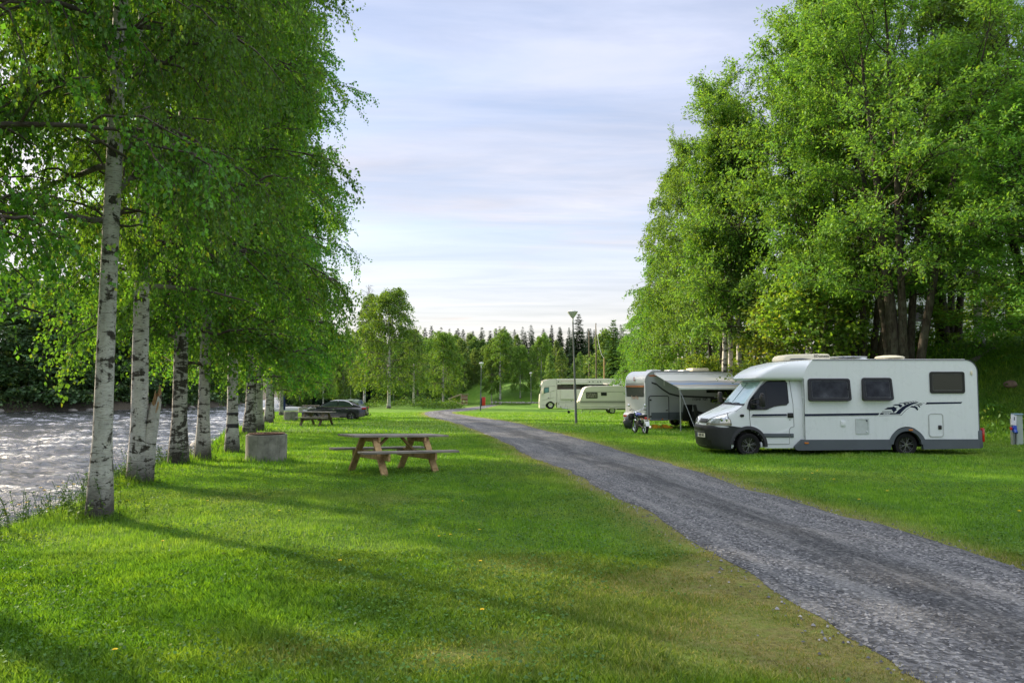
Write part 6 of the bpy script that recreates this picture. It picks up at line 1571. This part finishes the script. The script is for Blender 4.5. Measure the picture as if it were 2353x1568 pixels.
# ================================================================ picnic tables
def wood_mat(name, c, dark, scale=(1.2, 14, 14)):
    t = NT(name); co = t.coord('Object'); mp = t.n('ShaderNodeMapping'); mp.inputs['Scale'].default_value = scale; t.l(co, mp.inputs[0])
    n = t.noise(mp.outputs[0], 2.2, 6, .65, .5); n2 = t.noise(co, 3, 4)
    w = t.ramp(n, [(.3, dark), (.55, c), (.75, tuple(x*1.35 for x in c))]); w = t.mix(t.ramp(n2, [(.5, 0), (.75, .45)]), w, tuple(x*.55 for x in c))
    return t.done(t.pbr(w, .72, 0, .25, t.bump(n, .35, .006)))
W_TOP = wood_mat('weathered_grey_board', (.27, .245, .21), (.11, .098, .085))
W_FRAME = wood_mat('brown_timber', (.40, .27, .125), (.17, .105, .045), (5, 5, 5)); W_FRAME2 = wood_mat('greyed_timber', (.17, .135, .09), (.07, .055, .04), (5, 5, 5))
def picnic(loc, rz, label, frame, tilt=(0, 0), L=1.95):
    o = thing('picnic_table', label, 'picnic table', loc, rz, 'picnic tables'); o.rotation_euler = (tilt[0], tilt[1], rz)
    tp = MB()
    for k in range(5): tp.box((.006*(k % 2), (k-2)*.150, .735), (L+.012*((k*7) % 3), .142, .042), None, .006)
    tp.build('tabletop', W_TOP, o)
    for s in (-1, 1):
        b = MB()
        for k in range(2): b.box((0, s*(.60+k*.135), .445), (L-.01*k, .128, .042), None, .006)
        b.build('bench', W_TOP, o)
    fr = frame
    for x in (-.56, .56):
        for s in (-1, 1): MB().beam((x, s*.24, .715), (x, s*.76, .0-.03), .05, .135, (1, 0, 0), .006).build('leg', fr, o)
        q = MB().box((x+.05*(1 if x < 0 else -1), 0, .665), (.046, .72, .095), None, .005); q.build('top_rail', fr, o)
        MB().box((x+.05*(1 if x < 0 else -1), 0, .365), (.046, 1.58, .16), None, .005).build('seat_rail', fr, o)
        MB().beam((x+.08*(1 if x < 0 else -1), 0, .40), (x*.28, 0, .70), .045, .07, (0, 1, 0), .005).build('brace', fr, o)
    return o
picnic(Vector((-2.38, 14.95, gz(-2.38, 14.95))), R(37), 'near picnic table with weathered grey top and brown timber legs', W_FRAME, (R(-.5), R(2.0)), 2.1)
q = on_ground(730, 40.5); picnic(q, R(-14), 'second picnic table standing in front of the dark car', W_FRAME2)
q = on_ground(716, 86); picnic(q, R(6), 'farthest picnic table beyond the bonnet of the dark car', W_FRAME2)
# ================================================================ concrete rings
t = NT('cast_concrete'); co = t.coord('Object'); n = t.noise(co, 4, 6, .65); n2 = t.noise(co, 28, 5, .7); mp = t.n('ShaderNodeMapping'); mp.inputs['Scale'].default_value = (6, 6, .8); t.l(co, mp.inputs[0]); n3 = t.noise(mp.outputs[0], 2, 4)
cc_ = t.ramp(n, [(.3, (.15, .145, .125)), (.55, (.27, .26, .225)), (.75, (.36, .345, .30))]); cc_ = t.mix(t.ramp(n3, [(.52, 0), (.75, .55)]), cc_, (.11, .11, .085)); cc_ = t.mix(t.ramp(n2, [(.60, 0), (.68, .6)]), cc_, (.42, .41, .37))
M_CONC = t.done(t.pbr(cc_, .9, 0, .2, t.bump(n2, .5, .01)))
M_RUST = plain('rusty_iron', (.085, .040, .024), .75, .3, .3, 0, .5, 12, .3); M_ASH = plain('ash_and_soot', (.035, .033, .03), .95, 0, .1, 0, .5, 9, .5)
def ring(loc, ro, h, label, lid, tilt=0):
    o = thing('concrete_ring', label, 'ring', loc, 0, 'concrete ring fire pits'); o.rotation_euler = (tilt, 0, .6)
    MB().lathe([(ro-.09, -.15), (ro-.09, h-.012), (ro-.078, h), (ro-.012, h), (ro, h-.012), (ro, -.15)], n=48).build('concrete_wall', M_CONC, o, True)
    MB().lathe([(.001, h*.45), (ro-.09, h*.45)], n=32).build('ash_bed', M_ASH, o)
    if lid:
        r = MB().lathe([(ro-.10, h-.06), (ro-.10, h+.022), (ro-.055, h+.03), (ro-.05, h+.02), (ro-.09, h+.01)], n=40); r.build('iron_rim', M_RUST, o, True)
        gq = MB()
        for k in range(-4, 5): gq.tube([(k*.085, -sqrt(max(.01, (ro-.1)**2-(k*.085)**2)), h+.012), (k*.085, sqrt(max(.01, (ro-.1)**2-(k*.085)**2)), h+.012)], .009, 5)
        gq.build('grate', M_RUST, o)
    return o
q = at(598, 1062); ring(q+Vector((0, .42, -.03)), .485, .68, 'front concrete ring with a rusty iron rim beside the banded birch', True)
q = at(664, 966); ring(q+Vector((0, .4, 0)), .475, .62, 'middle concrete ring, sunlit left of the second picnic table', False)
q = on_ground(698, 82); ring(q, .47, .6, 'farthest concrete ring, small and half hidden by the car bonnet', False)
# ================================================================ lamp posts
M_POLE = plain('grey_green_pole', (.13, .15, .155), .5, .35, .5, 0, .15, 3); M_LHEAD = plain('lamp_white', (.62, .63, .62), .3, 0, .5, .2)
def lamp(loc, h, label, tilt, k=1.0):
    o = thing('lamp_post', label, 'lamp', loc, 0, 'park lamp posts'); o.rotation_euler = (tilt[0], tilt[1], 0)
    b = MB().lathe([(.078, -.2), (.078, h*.335), (.07, h*.345), (.052, h*.355), (.052, h*.36)], n=16); b.build('base_tube', M_POLE, o, True)
    MB().tube([(0, 0, h*.35), (0, 0, h-.55)], [.050, .040], 12).build('pole', M_POLE, o, True)
    MB().lathe([(.052, h-.72), (.052, h-.47), (.045, h-.46)], n=14).build('collar', M_LHEAD, o, True)
    s = MB().lathe([(.045, h-.50), (.07, h-.46), (.20, h-.29), (.285, h-.16), (.305, h-.12), (.30, h-.105)], n=28); s.build('lamp_bowl', M_LHEAD, o, True)
    c = MB().lathe([(.31, h-.115), (.31, h-.095), (.22, h-.045), (.08, h-.015), (.015, h-.005), (.012, h+.03), (.001, h+.03)], n=28); c.build('lamp_cap', M_LHEAD, o, True)
    return o
l1 = at(1323.5, 973); lamp(l1, (973-712)/1699*l1.y, 'tall grey lamp post on the grass right of the gravel road, nearest of three', (0, R(-1.6)))
l2 = at(1103.5, 943); lamp(l2, (943-832)/1699*l2.y, 'lamp post carrying a red bin at the far bend of the road', (0, R(1.0)))
l3 = on_ground(1220, 141); lamp(l3, (929-857)/1699*141, 'farthest and shortest lamp post left of the truck motorhome', (0, R(-.8)))
bn = thing('red_bin', 'red waste bin with dark box hung on the lamp post at the bend', 'bin', l2+Vector((.28, -.02, .55)), R(-12))
MB().box((.14, 0, .62), (.40, .34, 1.05), None, .03).build('bin_body', plain('bin_red', (.50, .02, .015), .35, 0, .5, .2), bn, True); MB().box((-.10, 0, .55), (.16, .34, .98), None, .02).build('back_box', M_DGREY, bn, True); MB().box((.14, 0, 1.17), (.44, .38, .06), None, .02).build('lid', plain('bin_lid_red', (.38, .10, .09), .4), bn, True)
bl_ = MB()
for z in (.30, .78): bl_.box((-.16, 0, z), (.24, .04, .03))
bl_.build('bracket', M_STEEL, bn)
# ================================================================ power pedestal
pq = at(2336, 1022); pd = thing('power_pedestal', 'pale power pedestal with blue socket and the number 1 behind the motorhome', 'power post', pq, R(-8))
M_PED = plain('pale_green_grey_plastic', (.36, .42, .38), .55, 0, .4, 0, .12, 4); M_PTOP = plain('pedestal_cap_blue', (.22, .33, .42), .4)
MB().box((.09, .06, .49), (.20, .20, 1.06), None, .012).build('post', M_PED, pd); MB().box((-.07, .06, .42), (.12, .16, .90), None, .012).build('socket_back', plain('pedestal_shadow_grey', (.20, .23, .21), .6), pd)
MB().box((.06, .05, 1.035), (.28, .24, .05), None, .01).build('cap', M_PTOP, pd)
fm_ = Matrix.Translation((-.10, -.05, .84)) @ Matrix.Rotation(R(8), 4, 'Y') @ Matrix.Rotation(R(-10), 4, 'X')
fc = MB().box((0, 0, 0), (.16, .06, .36), None, .01); fc.v = [tuple(fm_ @ Vector(v)) for v in fc.v]; fco = fc.build('number_panel', plain('panel_white', (.60, .60, .64), .45), pd)
text_mb('1', .15, fm_ @ Matrix.Translation((.01, -.032, .04)) @ Matrix.Rotation(pi/2, 4, 'X'), .001, 1.1, .006).build('lettering', M_LETTER, fco)
sk_ = MB().box((-.09, -.06, .55), (.12, .14, .22), None, .03); sk_.cyl((-.09, -.10, .52), (-.10, -.20, .42), .05, 14); sk_.build('blue_socket', plain('socket_blue', (.01, .06, .42), .35), pd, True)
MB().box((-.19, -.05, .56), (.07, .08, .10), None, .02).build('red_plug', M_RED, pd, True); MB().tube([(-.12, -.19, .42), (-.15, -.20, .2), (-.14, -.18, 0)], .014, 6).build('cable', M_BLACKP, pd, True)
# ================================================================ far left camp: windbreak, tent, jacket, canoe, timber frame
q0, q1 = on_ground(598, 78), on_ground(632, 84)
wbk = thing('windbreak', 'low brown canvas windbreak with grey and orange panels pitched by the river', 'windbreak', q0, atan2(q1.y-q0.y, q1.x-q0.x))
Lw = (q1-q0).length; cols = [(.21, .115, .085), (.20, .11, .08), (.13, .13, .13), (.33, .12, .06), (.24, .15, .11), (.22, .13, .10)]
for k in range(6):
    pw = MB(); x0, x1 = Lw*k/6, Lw*(k+1)/6
    pw.grid([[Vector((x0+(x1-x0)*i/6, .05*sin(i*2.1+k+j*.8), z*(1.0-.06*k/6))) for j, z in enumerate((0, .3, .6, .9))] for i in range(7)])
    pw.build('canvas_panel', plain('canvas_%s' % 'abcdef'[k], cols[k], .85, 0, .2, 0, .2, 6), wbk, True, 0, 2, .012)
    MB().cyl((x0, 0, -.1), (x0, 0, 1.0), .02, 8).build('pole', W_FRAME2, wbk)
tpq = MB().box((Lw/2, .55, .98), (Lw, 1.25, .05), (R(3), 0, 0)); tpq.build('pale_cover', plain('pale_tarp', (.50, .46, .42), .6), wbk)
jl_ = on_ground(652, 88); jk = MB()
jk.lathe([(.05, .22), (.36, .18), (.42, .5), (.40, .9), (.31, 1.35), (.22, 1.65), (.10, 1.85), (.03, 1.95)], n=20)
for i, p in enumerate(jk.v): qn = 1+.45*(vnoise(p[0]*5+7, p[2]*3.2+p[1]*4, 8)-.5); jk.v[i] = (p[0]*qn*.9, p[1]*qn*.55, p[2])
jo = jk.build('blue_jacket', plain('dark_blue_cloth', (.012, .022, .075), .85, 0, .2, 0, .5, 7), None, True); jo.location = jl_; tag(jo, 'long dark blue rain jacket hung against a tree trunk at the river', 'jacket')
cn = MB(); cq = on_ground(672, 92)
cn.grid([[Vector((x, .42*cos(a)*sqrt(max(0, 1-(x/2.3)**2)), .05+.50*abs(sin(a))**.8*(1-.55*(x/2.3)**2))) for a in np.linspace(0, pi, 13)] for x in np.linspace(-2.3, 2.3, 19)])
cn.build('canoe', plain('off_white_hull', (.36, .37, .35), .4), None, True); c_o = COL.objects['canoe']; c_o.location = cq; c_o.rotation_euler = (0, 0, .2); tag(c_o, 'upturned off white canoe lying in the grass behind the trees', 'canoe')
# green tunnel tent
tq = on_ground(812, 112); tn_ = thing('tunnel_tent', 'green tunnel tent with blue grey front behind the dark car', 'tent', tq+Vector((0, 0, .05)), R(-14))
t = NT('tent_fabric'); M_TENT = t.done(t.pbr(t.ramp(t.noise(t.coord('Object'), 2, 4), [(.3, (.10, .155, .125)), (.7, (.155, .215, .17))]), .6, 0, .4))
tt_ = MB(); tt_.grid([[Vector((x, 1.05*cos(a), 1.22*(1-.10*(x/1.7)**2)*abs(sin(a))**.8*(1 if x > -1.2 else .88))) for a in np.linspace(0, pi, 15)] for x in np.linspace(-1.7, 1.3, 11)]); tt_.build('canopy', M_TENT, tn_, True)
fr_ = MB(); a_ = np.linspace(0, pi, 15); fr_.grid([[Vector((1.3+k*.62, 1.05*cos(a)*(1-.25*k), 1.22*.94*abs(sin(a))**.8*(1-k*.92))) for a in a_] for k in np.linspace(0, 1, 5)]); fr_.build('tent_front', plain('blue_grey_fabric', (.16, .21, .24), .6), tn_, True)
MB().add([(-1.72, 1.05*cos(a)*.98, 1.22*.8*abs(sin(a))**.8) for a in a_], [tuple(range(15))]).build('tent_back', M_TENT, tn_)
for x in (-.75, .35, 1.3): MB().tube([(x, 1.06*cos(a), 1.225*(1-.10*(x/1.7)**2)*abs(sin(a))**.8+.01) for a in a_], .018, 5).build('pole_sleeve', plain('dark_green_tape', (.03, .05, .045), .6) if 'dark_green_tape' not in bpy.data.materials else bpy.data.materials['dark_green_tape'], tn_, True)
MB().add([(1.62, -.30, .10), (1.62, .25, .10), (1.38, .18, .92), (1.38, -.22, .92)], [(0, 1, 2, 3)]).build('tent_door', plain('tent_blue', (.06, .10, .22), .6), tn_).location = (.12, -.2, .1)
# timber structure at the backwater
fq = on_ground(1063, 128); tf = thing('timber_cribwork', 'timber and log cribwork with pale beams at the edge of the backwater', 'timber structure', fq, R(-6))
W_PALE = wood_mat('pale_timber', (.42, .33, .24), (.24, .17, .12), (4, 4, 4)); W_REDD = wood_mat('reddish_log', (.26, .14, .10), (.12, .07, .05), (4, 4, 4))
for k in range(6): MB().cyl((-.1, -.55, .15+k*.28), (.95, -.55, .15+k*.28), .14, 12).build('log', W_REDD if k % 2 else W_PALE, tf, True); MB().cyl((.0, -.6, .15+k*.28), (.0, .8, .15+k*.28), .13, 12).build('log', W_PALE, tf, True)
MB().beam((-.12, -.7, .2), (-.12, -.7, 1.95), .16, .16).build('post', W_PALE, tf); MB().beam((-.1, -.7, 1.9), (-2.5, -.2, 1.05), .16, .2).build('beam', W_PALE, tf); MB().beam((-.1, -.7, .22), (-2.3, -.2, .85), .16, .18).build('beam', W_PALE, tf)
MB().box((.5, .1, 1.86), (1.0, 1.5, .12)).build('deck', W_FRAME2, tf)
# backwater behind it
pz = gz(2, 138)
pw_ = MB(); pts = [(-12, 131), (-4, 129.5), (3.2, 131), (3.6, 138), (-2, 146), (-10, 150), (-18, 146), (-18, 137)]
pw_.add([(x, y, -1.55) for x, y in pts], [tuple(range(len(pts)))])
t = NT('still_backwater'); po = pw_.build('backwater', t.done(t.pbr((.030, .024, .016), .04, 0, .6, t.bump(t.noise(t.coord('Object'), 1.5, 3), .08, .05))), None); tag(po, kind='structure')
# poles and wire at the far right of the wood
def upole(u, y, v0, h, label, mat, tilt=0):
    p = on_ground(u, y); top = 1.7+(HZ-v0)/1699*y; o = MB().tube([(0, 0, -.2), (tilt, 0, top-p.z)], [.14, .10], 8).build('utility_pole', mat, None, True); o.location = p; tag(o, label, 'pole', 'wooden poles at the edge of the wood'); return o, p+Vector((tilt, 0, top-p.z))
u1, t1 = upole(1353, 128, 760, 6, 'shorter grey pole at the edge of the far wood', W_FRAME2); u2, t2 = upole(1369, 122, 786-44, 8, 'tallest grey pole at the edge of the far wood', W_FRAME2); u3, t3 = upole(1387, 112, 822, 6, 'orange brown pole rising behind the roof of the truck motorhome', W_FRAME)
wv_ = [t2*(1-k/12)+t3*(k/12)-Vector((0, 0, 1.4*sin(pi*k/12))) for k in range(13)]; wo_ = MB().tube(wv_, .022, 4).build('overhead_wire', M_STEEL, None); tag(wo_, 'slack overhead wire hanging between two far poles', 'wire')
# ================================================================ house and details of the slope
hq = on_ground(2135, 50); hz_ = 4.6
hs = thing('white_house', 'white weatherboard house half hidden behind the trees on the slope', 'house', (hq.x-4.2, 50, hz_), R(-4))
t = NT('white_weatherboard'); co = t.coord('Object'); sx = t.n('ShaderNodeSeparateXYZ'); t.l(co, sx.inputs[0])
ws_ = t.math('FRACT', t.math('MULTIPLY', sx.outputs[0], 7)); M_WB = t.done(t.pbr(t.mix(t.ramp(ws_, [(0, .5), (.08, 0)]), (.74, .74, .72), (.35, .35, .35)), .6, 0, .3, t.bump(ws_, .3, .02)))
MB().box((4.5, 3.0, 1.7), (9.0, 6.0, 4.4)).build('wall', M_WB, hs); MB().box((4.5, 2.98, -.9), (9.04, 6.1, .9)).build('foundation', plain('ochre_foundation', (.42, .27, .14), .8), hs)
MB().prism([(-.4, 3.85), (9.4, 3.85), (9.4, 4.0), (4.5, 5.6), (-.4, 4.0)], -.5, 6.4, 'y').build('roof', plain('dark_roof', (.05, .05, .055), .8), hs)
for x in (1.2, 3.2, 5.6, 7.6):
    w_ = MB().box((x, -.02, 2.0), (1.1, .06, 1.3)).build('window', M_WHITE, hs); MB().box((x, -.06, 2.0), (.92, .03, 1.12)).build('pane', M_GLASS, w_)
an = thing('garage', 'dark brown shed with a pale roof edge in the shade right of the white house', 'shed', (hq.x+5.6, 47.5, 5.3), R(-4))
MB().box((3, 2.5, 1.1), (6, 5, 2.9)).build('wall', wood_mat('dark_brown_board', (.06, .045, .035), (.03, .022, .018), (9, 9, 1)), an); MB().box((3, 2.3, 2.72), (6.8, 6.0, .35)).build('roof', M_WHITE, an)
lq0, lq1 = on_ground(2215, 31.5), on_ground(2400, 34); lgm = MB().tube([lq0+Vector((0, 0, .15)), lq0*.5+lq1*.5+Vector((0, 0, .35)), lq1+Vector((0, 0, .4))], [.13, .12, .09], 10); lo_ = lgm.build('fallen_log', B_GREY, None, True); tag(lo_, 'fallen grey log lying across the shady slope beside the lone birch', 'log')
o = rock_mb(np.random.default_rng(4), .2).build('boulder', plain('reddish_stone', (.24, .16, .13), .85, 0, .2, 0, .3), None, True); q = on_ground(2318, 29.5); o.location = q+Vector((0, 0, .1)); tag(o, 'reddish boulder alone on the slope above the power pedestal', 'rock')
# tree dressings: tape bands on the banded birch, broken stem on the double birch
for z, h, r_ in ((.80, .06, .226), (1.16, .03, .214)): MB().lathe([(r_-.03, z-h), (r_, z-h), (r_-.003, z+h), (r_-.03, z+h)], n=24).build('band', M_BLACKP, b5)
st2 = MB().tube([(.12, -.02, -.25), (.20, -.03, .3), (.27, -.04, .8), (.36, -.05, 1.22), (.43, -.05, 1.5)], [.27, .20, .17, .15, .14], 16, False)
for p in range(16):
    q_ = st2.v[64+p]; st2.v[64+p] = (q_[0], q_[1], q_[2]+.16*vnoise(p*.9, 3.3, 4)-.10+(.16 if q_[0] > .43 else -.05))
st2.build('broken_stem', B_BIRCH, b2, True); me = COL.objects['broken_stem'].data; a_t = me.attributes.new('rad', 'FLOAT', 'POINT'); a_t.data.foreach_set('value', np.full(len(me.vertices), .15, np.float32))
sp2 = MB(); g5 = np.random.default_rng(3)
for k in range(26):
    a = g5.uniform(0, 2*pi); r_ = .125*sqrt(g5.random()); x_, y_ = .43+r_*cos(a), -.05+r_*sin(a); hh_ = g5.uniform(.05, .26)+(.12 if x_ > .46 else 0)
    sp2.tube([(x_-.03, y_, 1.30), (x_+.02, y_, 1.44+hh_*.6), (x_+.04, y_, 1.46+hh_)], [.030, .022, .004], 5)
sp2.build('split_wood', wood_mat('raw_split_wood', (.36, .22, .11), (.16, .09, .045), (9, 9, 2)), b2)
bpy.context.view_layer.update()
